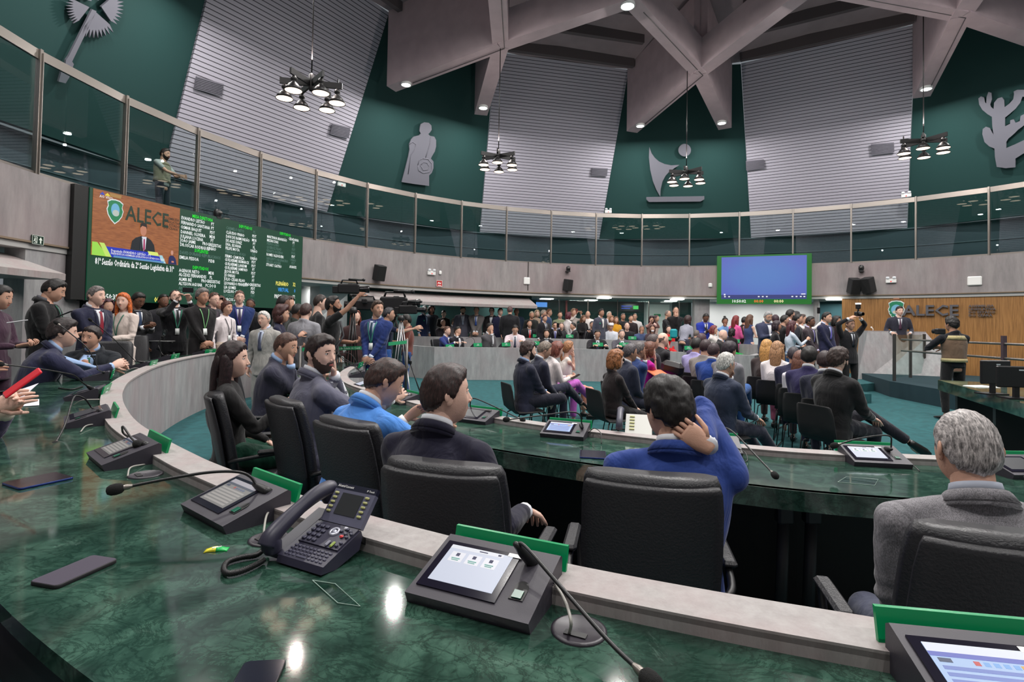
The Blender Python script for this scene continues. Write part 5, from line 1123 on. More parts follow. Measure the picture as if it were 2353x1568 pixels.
def hair_mb(opt,q,D,F,P):
    style,col=opt['hair'][0],opt['hair'][1]; mb=MB()
    if style=='none': return None
    base='long' if style in('long','bob','curly','updo','tail') else style
    M=hair_mask(D,base); sd0=opt.get('seed',1.0); M=M+(np.array([noise.noise(Vector((d[0]*7+sd0,d[1]*7,d[2]*7))) for d in D])*.09 if q else 0); az=np.degrees(np.arctan2(np.abs(D[:,0]),D[:,1]))
    vol={'short':.012,'crop':.006,'quiff':.020,'receding':.010,'bald':.006,'long':.014,'bob':.026,'curly':.042,'updo':.014,'tail':.012,'slick':.010,'thick':.020}.get(style,.016)
    rampv=ss(M,0.0,.16 if style!='crop' else .1)
    front=np.clip(D[:,1],0,1)*ss(D[:,2],.4,.8)
    off=.0015+vol*rampv*(1+ (.55 if style in('quiff','short','thick') else .2)*front+.25*ss(D[:,2],.3,.9))
    seed=opt.get('seed',1.0)
    nz=np.array([noise.noise(Vector((d[0]*3.2+seed,d[1]*3.2,d[2]*3.2)))+.5*noise.noise(Vector((d[0]*8,d[1]*8+seed,d[2]*8))) for d in D])
    nz2=np.array([noise.noise(Vector((d[0]*26+seed,d[1]*9,d[2]*9))) for d in D]) if q==2 else 0
    amp={'curly':.016,'bob':.010,'thick':.008}.get(style,.004)
    off=off+rampv*(amp*nz+.0022*nz2)
    PP=P+D*off[:,None]
    keep=[f for f in F if min(M[list(f)])>-.02]
    used=sorted({i for f in keep for i in f}); mp={u:i for i,u in enumerate(used)}
    mb.add([PP[u] for u in used],[tuple(mp[i] for i in f) for f in keep],True)
    V=Vector
    def lock(pts,rx,ry,n=12):
        secs=[]; pts=[V(p) for p in pts]; pts=catmull(pts,3)
        for k,p in enumerate(pts):
            u=k/(len(pts)-1); a=V((1,0,0)); t=(pts[min(k+1,len(pts)-1)]-pts[max(k-1,0)]).normalized(); b=a.cross(t).normalized(); a=t.cross(b).normalized()
            w=np.interp(u,[0,.15,.8,1],[.7,1,.85,.25]); secs.append((p,a,b,rx*w,ry*w))
        mb.loft(secs,n)
    if style=='long':
        L=opt.get('len',.42); lock([(0,-.055,.05),(0,-.085,-.06),(0,-.095,-.18),(0,-.105,-L)],.088,.045,16)
        for s in (-1,1): lock([(s*.066,-.02,.05),(s*.08,-.015,-.06),(s*.085,-.02,-.16),(s*.075,-.01,-L*.8)],.026,.045)
    if style=='bob':
        lock([(0,-.05,.05),(0,-.075,-.05),(0,-.07,-.13)],.088,.055,16)
        for s in (-1,1): lock([(s*.065,-.01,.06),(s*.085,-.01,-.03),(s*.075,-.015,-.11)],.026,.045)
    if style=='curly':
        for s in (-1,1): mb.ball((s*.06,-.03,-.05),(.055,.07,.09),12,9)
        mb.ball((0,-.07,-.05),(.085,.055,.1),12,9)
    if style=='updo': mb.ball((0,-.085,.07),(.05,.04,.045),10,8)
    if style=='bun': mb.ball((0,-.03,.155),(.04,.04,.035),10,8)
    if style=='tail': mb.ball((0,-.1,.02),(.03,.03,.03),8,6); lock([(0,-.11,.02),(0,-.135,-.06),(0,-.12,-.24)],.035,.03)
    return mb
def hair_mat(col,q=1):
    key=('hair',tuple(col)); 
    if key in MATS: return MATS[key]
    m=bpy.data.materials.new('hair'); m.use_nodes=True; nt=m.node_tree; b=nt.nodes['Principled BSDF']
    v=mapping(nt,(1,.25,.22),(0,0,0)); n=tex(nt,'ShaderNodeTexNoise',190,v,Detail=3,Roughness=.7)
    lo=tuple(int(c*.55) for c in col); hi=tuple(min(255,int(c*1.35+8)) for c in col)
    nt.links.new(ramp(nt,n.outputs[0],[(.35,lo),(.5,col),(.68,hi)]),b.inputs['Base Color']); b.inputs['Roughness'].default_value=.45; b.inputs['Specular IOR Level'].default_value=.4
    bp=nt.nodes.new('ShaderNodeBump'); bp.inputs['Strength'].default_value=.5; bp.inputs['Distance'].default_value=.004; nt.links.new(n.outputs[0],bp.inputs['Height']); nt.links.new(bp.outputs[0],b.inputs['Normal'])
    MATS[key]=m; return m
def skin_mat(c):
    return mat('skin',c,.5,bump=.12,bscale=160,var=.06,vscale=14,spec=.4)
def cloth_mat(c,weave=False):
    key=('cloth',tuple(c),weave)
    if key in MATS: return MATS[key]
    m=bpy.data.materials.new('cloth'); m.use_nodes=True; nt=m.node_tree; b=nt.nodes['Principled BSDF']
    b.inputs['Base Color'].default_value=rgb(c); b.inputs['Roughness'].default_value=.85; b.inputs['Sheen Weight'].default_value=.15; b.inputs['Specular IOR Level'].default_value=.25
    v=mapping(nt,(1,1,.5),(.5,.4,.2)); n=tex(nt,'ShaderNodeTexNoise',7,v,Detail=3,Distortion=1.2); n2=tex(nt,'ShaderNodeTexNoise',420,mapping(nt,(1,1,.3)),Detail=2)
    ad=mth(nt,'MULTIPLY_ADD',n2.outputs[0],.02); ad.node.inputs[2].default_value=0; nt.links.new(n.outputs[0],ad.node.inputs[2])
    bp=nt.nodes.new('ShaderNodeBump'); bp.inputs['Strength'].default_value=.55; bp.inputs['Distance'].default_value=.045; nt.links.new(ad,bp.inputs['Height']); nt.links.new(bp.outputs[0],b.inputs['Normal'])
    if weave:
        lo=tuple(int(k*.82) for k in c); hi=tuple(min(255,int(k*1.15)) for k in c); nt.links.new(ramp(nt,n2.outputs[0],[(.35,lo),(.65,hi)]),b.inputs['Base Color'])
    MATS[key]=m; return m
def hand_mb(mb,W,d,n,side,curl=.35,q=1,scale=1.0,spread=.12):
    """W wrist, d finger direction, n palm normal (faces where the palm looks), side +1 right"""
    d=Vector(d).normalized(); n=Vector(n); n=(n-d*n.dot(d)).normalized(); l=d.cross(n)*side; s=scale; ns=8 if q==2 else 5
    secs=[(W-d*.012*s,l,n,.022*s,.017*s),(W,l,n,.027*s,.018*s),(W+d*.03*s,l,n,.036*s,.017*s),(W+d*.065*s,l,n,.042*s,.015*s),(W+d*.092*s,l,n,.041*s,.011*s),(W+d*.1*s,l,n,.03*s,.006*s)]
    mb.loft(secs,12 if q==2 else 8)
    for k,(o,L) in enumerate(((-.030,.066),(-.010,.076),(.010,.072),(.029,.056))):
        b=W+d*.088*s+l*o*s; a=0; dirv=(d-l*(-o)*spread*12).normalized(); pts=[b]; c=curl*(1+.12*k)
        for seg,fr in enumerate((.42,.33,.25)):
            a+=c*(.7,1.0,.7)[seg]; dd=(dirv*math.cos(a)+n*math.sin(a)); pts.append(pts[-1]+dd*L*fr*s)
        r=[.0088*s,.0084*s,.0076*s,.0055*s]; mb.tube(pts,r,ns); mb.ball(pts[-1],.0055*s,ns,4)
    b=W+d*.028*s-l*.026*s; t1=(d*.62-l*.72+n*.3).normalized(); t2=(d*.85-l*.3+n*(.3+curl*.5)).normalized()
    pts=[b,b+t1*.036*s,b+t1*.036*s+t2*.03*s,b+t1*.036*s+t2*.052*s]; mb.tube(pts,[.0125*s,.0105*s,.0092*s,.0065*s],ns); mb.ball(pts[-1],.0065*s,ns,4)
def ik(S,W,L1,L2,pole):
    v=W-S; D=min(v.length,(L1+L2)*.995); v=v.normalized(); W=S+v*D
    a=(L1*L1-L2*L2+D*D)/(2*D); h=math.sqrt(max(L1*L1-a*a,0)); p=Vector(pole); p=(p-v*p.dot(v)); p=p.normalized() if p.length>1e-4 else v.orthogonal()
    return S+v*a+p*h,W
PENDING=[]
SK={'l':(218,178,160),'m':(198,154,132),'t':(170,126,104),'d':(112,78,62),'b':(142,98,78)}
def person(label,px,py,Y,floor,yaw,pose,o,q=1,desc=None,chair=None,name='person',group=None):
    P=atY(px,py,Y) if not isinstance(px,Vector) else px
    V=Vector; yaw=math.radians(yaw)          # 0 faces away from the camera, + turns left, - turns right
    fem=o.get('f',False); sit=pose!='st'
    pel=V((0,0,.56 if sit else .94)); lean=math.radians(o.get('lean',4 if sit else 0)); side=math.radians(o.get('side',0)); tw=math.radians(o.get('twist',0))
    Rt=Matrix.Rotation(tw,3,'Z')@Matrix.Rotation(side,3,'Y')@Matrix.Rotation(-lean,3,'X')
    u,f,r=Rt@V((0,0,1)),Rt@V((0,1,0)),Rt@V((1,0,0))
    T=lambda x,y,z: pel+r*x+f*y+u*z
    nk=T(0,-.01,.515); hy,hp,hr=math.radians(o.get('hy',0)),math.radians(o.get('hp',0)),math.radians(o.get('hr',0))
    Rh=Matrix.Rotation(tw+hy,3,'Z')@Matrix.Rotation(-hp,3,'X')@Matrix.Rotation(hr,3,'Y')
    nd=(u*.6+V((0,0,.4))+f*.1).normalized()
    hc=nk+nd*.05+Rh@V((0,.035,.098)); hair_top=.012 if o['hair'][0] not in('none','bald','bald') else .0
    topz=hc.z+.122+hair_top
    s=(P.z-floor)/topz; dz=0
    if 'h' in o: s=o['h']; dz=(P.z-floor)-topz*s
    elif not .86<s<1.13: s2=min(max(s,.86),1.13); dz=(P.z-floor)-topz*s2; s=s2
    Rz=Matrix.Rotation(yaw,3,'Z'); off=Rz@(V((hc.x,hc.y,0))*s)
    root=V((P.x-off.x,P.y-off.y,floor+dz))
    if chair and abs(dz)<.12: root.z=floor+dz
    t=thing(name,label,'person',root,yaw,group); t.scale=(s,s,s)
    vox={0:.030,1:.021,2:.0115}[q]
    sw=(.172 if fem else .198)+o.get('wide',0); 
    S={k:T(k*sw,-.01,.435) for k in (-1,1)}
    # arms
    A={}
    pres={'side':lambda k:T(k*.25,.03,-.08),'clasp':lambda k:T(k*.035,.2,-.03),'lap':lambda k:T(k*.08,.26,.03),'thigh':lambda k:V((k*.14,.36,.66)),'phone':lambda k:T(k*.06,.30,.24),'hold':lambda k:T(k*.09,.28,.16),'desk':lambda k:V((k*.15,.46,.93)) ,'cross':lambda k:T(-k*.08,.17,.20),'back':lambda k:T(k*.1,-.16,-.02),'photo':lambda k:T(k*.09,.32,.62),'up':lambda k:T(k*.2,.25,.85),'chin':lambda k:hc+V((0,0,0))+Rh@V((k*.03,.09,-.13)),'cheek':lambda k:hc+Rh@V((k*.075,.05,-.12)),'temple':lambda k:hc+Rh@V((k*.12,.03,-.02)),'nape':lambda k:hc+V((k*.135,-.12,-.11)),'hip':lambda k:T(k*.2,.04,.05),'arm_rest':lambda k:V((k*.28,.18,.71))}
    for k,key in ((-1,'L'),(1,'R')):
        g=o.get(key,o.get('arms','lap' if sit else 'side')); 
        W=pres[g](k) if isinstance(g,str) else (T(*g) if len(g)==3 else V(g[:3]))
        pole=V((k*.5,-.5,-.9)) if g not in('cross',) else V((k*.8,0,-.8))
        if isinstance(g,str) and g in('nape','temple','up'): pole=V((k*1.,.3,.1))
        if g=='clasp': pole=V((k*.22,-.35,-1))
        if key+'p' in o: pole=V(o[key+'p'])
        E,W=ik(S[k],W,.285,.25,pole); A[k]=(E,W,g)
    # legs
    H={k:V((k*.09,0,.02))+pel for k in (-1,1)}; LG={}
    lg=o.get('legs','')
    for k in (-1,1):
        if sit:
            K=V((k*.13,.44,.50)); N=V((k*.13,.44,.09)); toe=V((0,1,0))
            if lg=='back': N=V((k*.15,.22,.1))
            if lg=='crossR' and k==1: K=V((.0,.45,.68)); N=V((-.22,.80,.40)); toe=V((-.2,.8,-.5))
            if lg=='crossR' and k==-1: K=V((-.10,.45,.50)); N=V((-.08,.44,.09))
            if lg=='crossL' and k==-1: K=V((.0,.45,.68)); N=V((.22,.80,.40)); toe=V((.2,.8,-.5))
            if lg=='crossL' and k==1: K=V((.10,.45,.50)); N=V((.08,.44,.09))
            if lg=='fig4R' and k==1: K=V((.22,.42,.62)); N=V((-.13,.56,.60)); toe=V((-.6,.5,.2))
            if lg=='ext' : K=V((k*.12,.45,.50)); N=V((k*.12,.80,.11))
        else:
            st=o.get('stance',.1); K=V((k*(st+.01),.03,.50)); N=V((k*(st+.02),-.01,.09)); toe=V((k*.25,1,0))
        LG[k]=(K,N,toe.normalized())
    dress=o.get('dress',False); bare=o.get('sleeve','long')
    tor=[(-.13,.168,.118),(-.05,.180,.125),(.05,.168,.115),(.14,.160,.110),(.24,.184,.125),(.34,.198,.13),(.41,.196,.118),(.46,.165,.098),(.50,.098,.078)]
    if fem: tor=[(-.13,.165,.118),(-.05,.172,.125),(.05,.145,.1),(.14,.138,.096),(.24,.156,.118),(.32,.160,.125),(.41,.160,.095),(.46,.13,.078),(.50,.07,.06)]
    wd=1+o.get('fat',0)*.18; back=lambda z:-.012*math.sin(max(0,z)/.5*PI)
    # body (skin)
    mb=MB(); mb.loft([(T(0,back(z),z),r,f,rx*.82*wd,ry*.8*wd) for z,rx,ry in tor],16); mb.tube([T(0,-.012,.44),T(0,-.01,.50),hc+Rh@V((0,-.025,-.06)),hc+Rh@V((0,-.02,.0))],[.072,.063 if not fem else .05,.060 if not fem else .048,.055],12)
    for k in (-1,1):
        E,W,_=A[k]; ar=.8 if fem else 1; mb.tube([T(k*.08,-.01,.45),S[k]+V((0,0,-.005)),S[k].lerp(E,.5),E,E.lerp(W,.4),W],[.05,.05*ar,.044*ar,.036*ar,.036*ar,.024*ar],10); mb.ball(S[k],.053*ar,10,8)
        K,N,toe=LG[k]; mb.tube([H[k],H[k].lerp(K,.5),K,K.lerp(N,.35),N],[.082,.068,.05,.048,.032],10)
        mb.tube([N+V((0,0,.02)),N-V((0,0,.04))+toe*.03,N-V((0,0,.05))+toe*.12],[.034,.03,.022],8)
    skin=skin_mat(SK[o.get('skin','m')]); hc_=o['hair'][1] if len(o['hair'])>1 else (40,30,28)
    bcol=o.get('bc',hc_); bm_=[skin,mat('lips',(176,96,90) if o.get('skin','m') in 'lm' else (140,84,78),.5),mat('brow_hair',tuple(int(c*.8) for c in bcol),.8),mat('eye_white',(225,220,214),.3),mat('iris',(36,22,16),.2)]
    ob=obj('body',mb,bm_,t); md=ob.modifiers.new('r','REMESH'); md.mode='VOXEL'; md.voxel_size=min(vox,.02) if (bare!='long' or dress) else .024; md.use_smooth_shade=True; sm=ob.modifiers.new('s','SMOOTH'); sm.iterations=3 if q<2 else 5
    hm,D,F,HP=head(o,q,fem); 
    ex=MB(); ex.cur=0; RH=Rh
    ex.v=[tuple(hc+RH@V(v)) for v in hm.v]; ex.f=hm.f; ex.m=hm.m; ex.sm=hm.sm
    for k in (-1,1):
        E,W,g=A[k]; fd=(W-E).normalized(); cu=.4; pn=V((-k,0,-.3))
        if g in('lap','thigh','desk','arm_rest'): fd=(fd+V((0,.3,-.3))).normalized(); pn=V((0,0,-1)); cu=.3
        if g=='clasp' or g=='cross' : fd=V((-k*.9,.2,-.35)); pn=V((0,-1,0)); cu=.5
        if g in('phone','hold'): fd=V((-k*.35,.8,.2)); pn=V((-k*.5,0,.9)); cu=.7
        if g=='photo': fd=V((-k*.3,.3,.9)); pn=V((-k*.6,.6,0)); cu=.6
        if g in('chin','cheek','temple'): fd=(hc-W).normalized()*.3+V((-k*.25,0,.9)); pn=(hc+Rh@V((0,0,-.04))-W); cu=.75
        if g=='nape': fd=V((-k*.75,.05,.55)); pn=V((-k*.35,1,.1)); cu=.35
        if g=='up': fd=V((-k*.2,.3,1)); pn=V((-k,0.2,0)); cu=.8
        if key_(k)+'d' in o: fd=V(o[key_(k)+'d']); 
        if key_(k)+'n' in o: pn=V(o[key_(k)+'n'])
        if key_(k)+'c' in o: cu=o[key_(k)+'c']
        hand_mb(ex,W,fd,pn,k,cu,q,.94 if fem else 1.04)
    # clothing
    top=o.get('j',(30,30,34)); kind=o.get('kind','jacket'); loose={'jacket':1.0,'shirt':.93,'tee':.92,'dress':.93,'vest':.98}[kind]
    cloth=cloth_mat(top,o.get('weave',False))
    mb=MB(); hem=-.20 if (kind=='jacket' and not sit) else (-.10 if kind in('jacket','vest') else -.04)
    secs=[(T(0,back(z),z),r,f,(rx*loose+.008)*wd,(ry*loose+.008)*wd) for z,rx,ry in tor]
    if hem<-.13: secs=[(T(0,0,hem),r,f,.192*loose*wd,.135*loose*wd)]+secs
    elif hem>-.09: secs=secs[1:]
    if kind in('tee','dress') : secs=secs[:-1]
    else: tl=(f-u*.4).normalized(); secs.append((T(0,-.018,.520),r,tl,.084,.084)); secs.append((T(0,-.022,.545),r,tl,.072,.072)); 
    mb.loft(secs,20)
    if kind=='jacket' and o.get('tail',sit):
        mb.loft([(T(0,-.02,-.02),r,f,.19*wd,.13),(T(0,-.06,-.12),r,f,.2*wd,.10),(T(0,-.09,-.15),r,f,.17*wd,.05)],14)
    for k in (-1,1):
        E,W,_=A[k]; a=(.84 if fem else .95)*(1 if kind in('jacket',) else .9); wr=W.lerp(E,.06)
        mb.tube([T(k*.05,-.014,.485),T(k*(sw*.6),-.012,.468),S[k]+u*.012],[.052,.056*a,.058*a],12)
        if bare=='none': continue
        pts=[S[k],S[k].lerp(E,.35),S[k].lerp(E,.75),E,E.lerp(W,.3),wr]; rr=[.070*a,.068*a,.060*a,.055*a,.052*a,.040*a]
        if bare=='short': pts=[S[k],S[k].lerp(E,.35),S[k].lerp(E,.7)]; rr=[.064*a,.064*a,.062*a]
        mb.ball(S[k],.070*a,12,8); mb.tube(pts,rr,14)
        if bare=='long': mb.ball(E,.052*a,10,8)
    if dress:
        K0=[LG[k][0] for k in(-1,1)]
        if sit:
            mb.loft([(pel+V((0,-.02,-.02)),V((1,0,0)),V((0,.3,.95)),.2,.12),(pel+V((0,.2,-.0)),V((1,0,0)),V((0,.0,1)),.19,.1),((K0[0]+K0[1])/2+V((0,.02,.0)),V((1,0,0)),V((0,.3,1)),.17,.085),((K0[0]+K0[1])/2+V((0,.06,-.1)),V((1,0,0)),V((0,1,.3)),.14,.06)],16)
        else: mb.loft([(T(0,0,-.05),r,f,.18,.13),(V((0,0,.7)),V((1,0,0)),V((0,1,0)),.2,.15),(V((0,0,.5)),V((1,0,0)),V((0,1,0)),.2,.15)],16)
    jn={'jacket':'jacket','shirt':'shirt','tee':'t_shirt','dress':'dress','vest':'vest'}[kind]
    jo=obj(jn,mb,cloth,t); md=jo.modifiers.new('r','REMESH'); md.mode='VOXEL'; md.voxel_size=vox; md.use_smooth_shade=True; sm=jo.modifiers.new('s','SMOOTH'); sm.iterations={0:2,1:4,2:9}[q]
    if not dress:
        mb=MB(); mb.loft([(pel+u*.06,r,f,.155*wd,.105*wd),(pel,r,f,.165*wd,.115*wd),(pel-V((0,0,.08)),V((1,0,0)),V((0,1,0)),.155,.1)],16)
        for k in (-1,1):
            K,N,toe=LG[k]; mb.tube([H[k],H[k].lerp(K,.5),K,K.lerp(N,.4),N.lerp(K,.08)],[.098*wd,.086,.072,.062,.052],14); mb.ball(K,.072,12,8)
        to=obj('trousers',mb,cloth_mat(o.get('t',top)),t); md=to.modifiers.new('r','REMESH'); md.mode='VOXEL'; md.voxel_size=vox; md.use_smooth_shade=True; sm=to.modifiers.new('s','SMOOTH'); sm.iterations=3 if q<2 else 6
    if o.get('shoes',(q>0 or not sit)):
        for k in (-1,1):
            K,N,toe=LG[k]; mb=MB(); upv=(K-N).normalized(); b=N-upv*.035; a=toe.cross(upv).normalized(); up2=a.cross(toe)
            mb.loft([(b-toe*.065-up2*.012,a,up2,.028,.03),(b-toe*.03,a,up2,.036,.046),(b+toe*.04-up2*.01,a,up2,.04,.036),(b+toe*.12-up2*.024,a,up2,.044,.022),(b+toe*.18-up2*.03,a,up2,.03,.014)],12)
            obj('shoe',mb,mat('shoe_leather',o.get('sc',(22,20,20)),.3),t)
    PENDING.append(dict(t=t,ob=ob,ex=ex,jo=jo,o=o,T=T,u=u,f=f,r=r,hc=hc,Rh=Rh,A=A,q=q,fem=fem,kind=kind,HP=HP,D=D,F=F,S=S))
    if chair:
        cp=V((root.x,root.y,0)); 
        d0=(Rz@V((0,.02,0)))*s
        if chair=='office':
            cl,cy=V((root.x+d0.x,root.y+d0.y,floor)),yaw
            if 'ch' in o: px_,Y_,cyd=o['ch']; cy=math.radians(cyd); q_=atY(px_,900,Y_); cl=V((q_.x-.3*math.sin(cy),q_.y+.3*math.cos(cy),floor))
            office_chair('office_chair',f'black leather office chair under {desc}',cl,cy)
        else: guest_chair(f'black stacking chair under {desc}',V((root.x,root.y,floor)),yaw)
    return t
def key_(k): return 'L' if k==-1 else 'R'
def finish_people():
    dg=bpy.context.evaluated_depsgraph_get(); dg.update()
    for p in PENDING:
        for key in ('ob','jo'):
            o_=p[key]; me=bpy.data.meshes.new_from_object(o_.evaluated_get(dg)); p[key+'m']=me
        tr=[c for c in p['t'].children if c.name.startswith('trousers')]
        p['tr']=[(c,bpy.data.meshes.new_from_object(c.evaluated_get(dg))) for c in tr]
    for p in PENDING:
        o,q,T,u,f,r,hc,Rh,t=p['o'],p['q'],p['T'],p['u'],p['f'],p['r'],p['hc'],p['Rh'],p['t']; V=Vector
        # body: remeshed skin plus head and hands in one mesh
        me=p['obm']; v=[x.co[:] for x in me.vertices]; fs=[tuple(x.vertices) for x in me.polygons]; ex=p['ex']; n=len(v)
        new=mesh_from('body',v+ex.v,fs+[tuple(i+n for i in g) for g in ex.f],list(p['ob'].data.materials),[0]*len(fs)+ex.m,True)
        p['ob'].modifiers.clear(); p['ob'].data=new
        for c,m2 in p['tr']: c.modifiers.clear(); c.data=m2; m2.polygons.foreach_set('use_smooth',np.ones(len(m2.polygons),dtype=bool))
        jm=p['jom']; p['jo'].modifiers.clear()
        if q==2:   # cloth folds
            co=np.empty(len(jm.vertices)*3); jm.vertices.foreach_get('co',co); co=co.reshape(-1,3); no=np.array([x.normal[:] for x in jm.vertices]); sd=o.get('seed',1)*7
            A=p['A']; 
            for i in range(len(co)):
                c=co[i]; w=.0; 
                a=noise.noise(V((c[0]*5+sd,c[1]*5,c[2]*2.2)))*.006+noise.noise(V((c[0]*9,c[1]*9+sd,c[2]*14+c[0]*10)))*.0035
                for k in (-1,1):
                    E=A[k][0]; dd=math.dist(c,E); a+=math.exp(-(dd/.09)**2)*.006*math.sin((c[2]+c[0]*k*.6)*90+sd)
                co[i]+=no[i]*a
            jm.vertices.foreach_set('co',co.ravel())
        jm.polygons.foreach_set('use_smooth',np.ones(len(jm.polygons),dtype=bool)); p['jo'].data=jm; jm.update()
        # hair
        hm=hair_mb(o,q,p['D'],p['F'],p['HP'])
        if hm:
            hm.v=[tuple(hc+Rh@V(x)) for x in hm.v]; obj('hair',hm,hair_mat(o['hair'][1]),t)
        # decals on the chest
        bvh=BVHTree.FromPolygons([x.co[:] for x in jm.vertices],[tuple(x.vertices) for x in jm.polygons])
        def drape(rows,eps,mb,nx=4,th=.004):
            top=[];bot=[]
            for x0,x1,z in rows:
                for i in range(nx+1):
                    x=x0+(x1-x0)*i/nx; src=T(x,.6,z); h=bvh.ray_cast(src,-f,1.0)
                    pt=h[0] if h[0] is not None else T(x,.09,z); top.append(pt+f*eps); bot.append(pt+f*(eps-th))
            m=len(rows); w=nx+1; o0=len(top); fs=[]
            for j in range(m-1):
                for i in range(nx): a=j*w+i; fs.append((a,a+1,a+w+1,a+w)); fs.append((o0+a,o0+a+w,o0+a+w+1,o0+a+1))
            for j in range(m-1):
                for a,b in ((j*w,(j+1)*w),((j+1)*w+nx,j*w+nx)): fs.append((a,b,b+o0,a+o0))
            for i in range(nx): fs.append((i+1,i,i+o0,i+1+o0)); a=(m-1)*w+i; fs.append((a,a+1,a+1+o0,a+o0))
            mb.add(top+bot,fs,True)
        if p['kind']=='jacket' and o.get('sh'):
            shc=mat('shirt_cotton',o['sh'],.75); mb=MB(); rows=[]; vz0=o.get('vz',.20); 
            for k in range(8):
                z=vz0+(.495-vz0)*k/7; w=.004+(.052)*((k/7)**.8); rows.append((-w,w,z))
            drape(rows,.004,mb); 
            # collar and cuffs
            nb=T(0,-.015,.543); tl=(f-u*.4).normalized(); c0=[(nb-u*.005,.072),(nb+u*.012,.069),(nb+u*.026+f*.002,.066)]
            mb.loft([(c,r,tl,w,w) for c,w in c0],18)
            for k in (-1,1):
                E,W,_=p['A'][k]; d=(W-E).normalized(); mb.tube([W-d*.045,W-d*.004],[.036,.0355],12)
            obj('shirt',mb,shc,t)
            if q==2:
                mb=MB(); secs=[]
                for zz,w in ((.495,.108),(.518,.094),(.540,.083),(.547,.079),(.541,.085),(.51,.105)): secs.append((T(0,-.02,zz),r,tl,w,w))
                mb.loft(secs,24); obj('jacket_collar',mb,cloth_mat(o.get('j',(30,30,34)),o.get('weave',False)),t)
            mb=MB()
            for k in (-1,1):
                rows=[]
                for j in range(8):
                    z=vz0-.01+(.50-vz0)*j/7; w=.004+.05*((j/7)**.8); e=.036*math.sin(PI*min(1,(j/7)*.75+.12)); rows.append((k*w,k*(w+e),z) if k>0 else (k*(w+e),k*w,z))
                drape(rows,.008,mb,2)
            obj('lapel',mb,cloth_mat(o.get('j',(30,30,34))),t)
            if o.get('tie'):
                mb=MB(); rows=[(-.018,.018,.475),(-.014,.014,.45)]+[(-.013-.02*k/5,.013+.02*k/5,.44-(.44-vz0+.01)*k/5) for k in range(6)]; drape(rows,.012,mb,2); obj('tie',mb,mat('tie_silk',o['tie'],.5),t)
            if o.get('pin'):
                mb=MB(); c=T(.11*1,.6,.33); h=bvh.ray_cast(c,-f,1.0)
                if h[0]: mb.lathe(h[0]+f*.004,[(.001,.006),(.024,.005),(.026,0)],12,f.to_track_quat('Z','Y').to_matrix()); obj('lapel_sticker',mb,mat('sticker_green',(20,150,110),.5),t)
        if o.get('lan'):
            mb=MB(); 
            for k in (-1,1):
                rows=[]
                for j in range(9):
                    z=.48-.30*j/8; xx=k*(.065*(1-j/8)+.004); rows.append((xx-.006,xx+.006,z))
                drape(rows,.013,mb,1,.002)
            ln=obj('lanyard',mb,mat('lanyard_ribbon',o['lan'],.7),t); mb=MB(); drape([(-.03,.03,.18),(-.03,.03,.08)],.016,mb,2); obj('badge',mb,mat('badge_card',(220,224,222),.4),ln)
        if p['kind']=='vest':   # pocketed vest over dark sleeves
            pass
        if o.get('vest'):
            mb=MB(); 
        if o.get('gl'):
            mb=MB(); g=o['gl']; rg=.0225
            for s2 in (-1,1):
                cc=[V((s2*.031+rg*math.cos(a*PI/10)*1.12,.097,.010+rg*.85*math.sin(a*PI/10))) for a in range(21)]; mb.tube([hc+Rh@c for c in cc],.0016 if g!='sun' else .003,5,False)
                mb.tube([hc+Rh@V((s2*.056,.095,.014)),hc+Rh@V((s2*.080,.05,.014)),hc+Rh@V((s2*.0835,-.01,.012))],.0018,5)
                if g=='sun': mb.add([hc+Rh@V((s2*.031+rg*math.cos(a*PI/8)*1.12,.0965,.010+rg*.85*math.sin(a*PI/8))) for a in range(16)],[tuple(range(16))])
            mb.tube([hc+Rh@V((-.008,.099,.014)),hc+Rh@V((.008,.099,.014))],.0018,5)
            obj('glasses',mb,mat('spectacle_frame',(24,18,20) if g!='red' else (120,30,30),.25),t)
        if o.get('mask'):
            mb=MB(); mb.ball(hc+Rh@V((0,.068,-.055)),(.048,.04,.045),12,8,Rh); obj('face_mask',mb,mat('face_mask',(225,225,230),.8),t)
        if o.get('cap'):
            mb=MB(); mb.lathe(hc+Rh@V((0,-.005,.05)),[(.1,0),(.105,.04),(.09,.07),(.001,.085)],16,Rh); mb.box(hc+Rh@V((0,.1,.05)),(.12,.08,.01),M=Rh); obj('cap',mb,mat('cap_white',o['cap'],.7),t)
        if o.get('belt'):
            mb=MB(); mb.loft([(T(0,0,.03),r,f,.178,.124),(T(0,0,.07),r,f,.172,.12)],18); obj('belt',mb,mat('belt',o['belt'],.5),t)
        if o.get('bag'):
            mb=MB(); mb.box(T(*o['bag'][0]),o['bag'][1],bev=.03); mb.tube([T(-.12,.1,.45),T(0,.16,.25),T(.2,.05,.02)],.015,6); obj('shoulder_bag',mb,mat('bag_fabric',o['bag'][2],.7),t)
        if o.get('watch'):
            k=1 if o['watch']=='R' else -1; E,W,_=p['A'][k]; d=(W-E).normalized(); mb=MB(); mb.tube([W-d*.012,W+d*.01],[.0305,.0305],14); obj('wristwatch',mb,mat('watch_metal',(190,180,160),.3,.8),t)
        if o.get('vst'):
            mb=MB(); secs=[]; 
            for z,rx,ry in ((.04,.195,.15),(.12,.185,.142),(.24,.195,.146),(.34,.205,.148),(.42,.196,.132),(.475,.15,.105)): secs.append((T(0,-.012,z),r,f,rx,ry))
            mb.loft(secs,24); vv=obj('vest',mb,cloth_mat(o['vst']),t)
            mb=MB(); mb.loft([(T(0,-.014,.035),r,f,.199,.155),(T(0,-.014,.095),r,f,.195,.152)],24); mb.loft([(T(0,-.014,.41),r,f,.199,.14),(T(0,-.014,.478),r,f,.153,.11)],24); obj('vest_trim',mb,cloth_mat(o.get('vst2',(150,140,100))),vv)
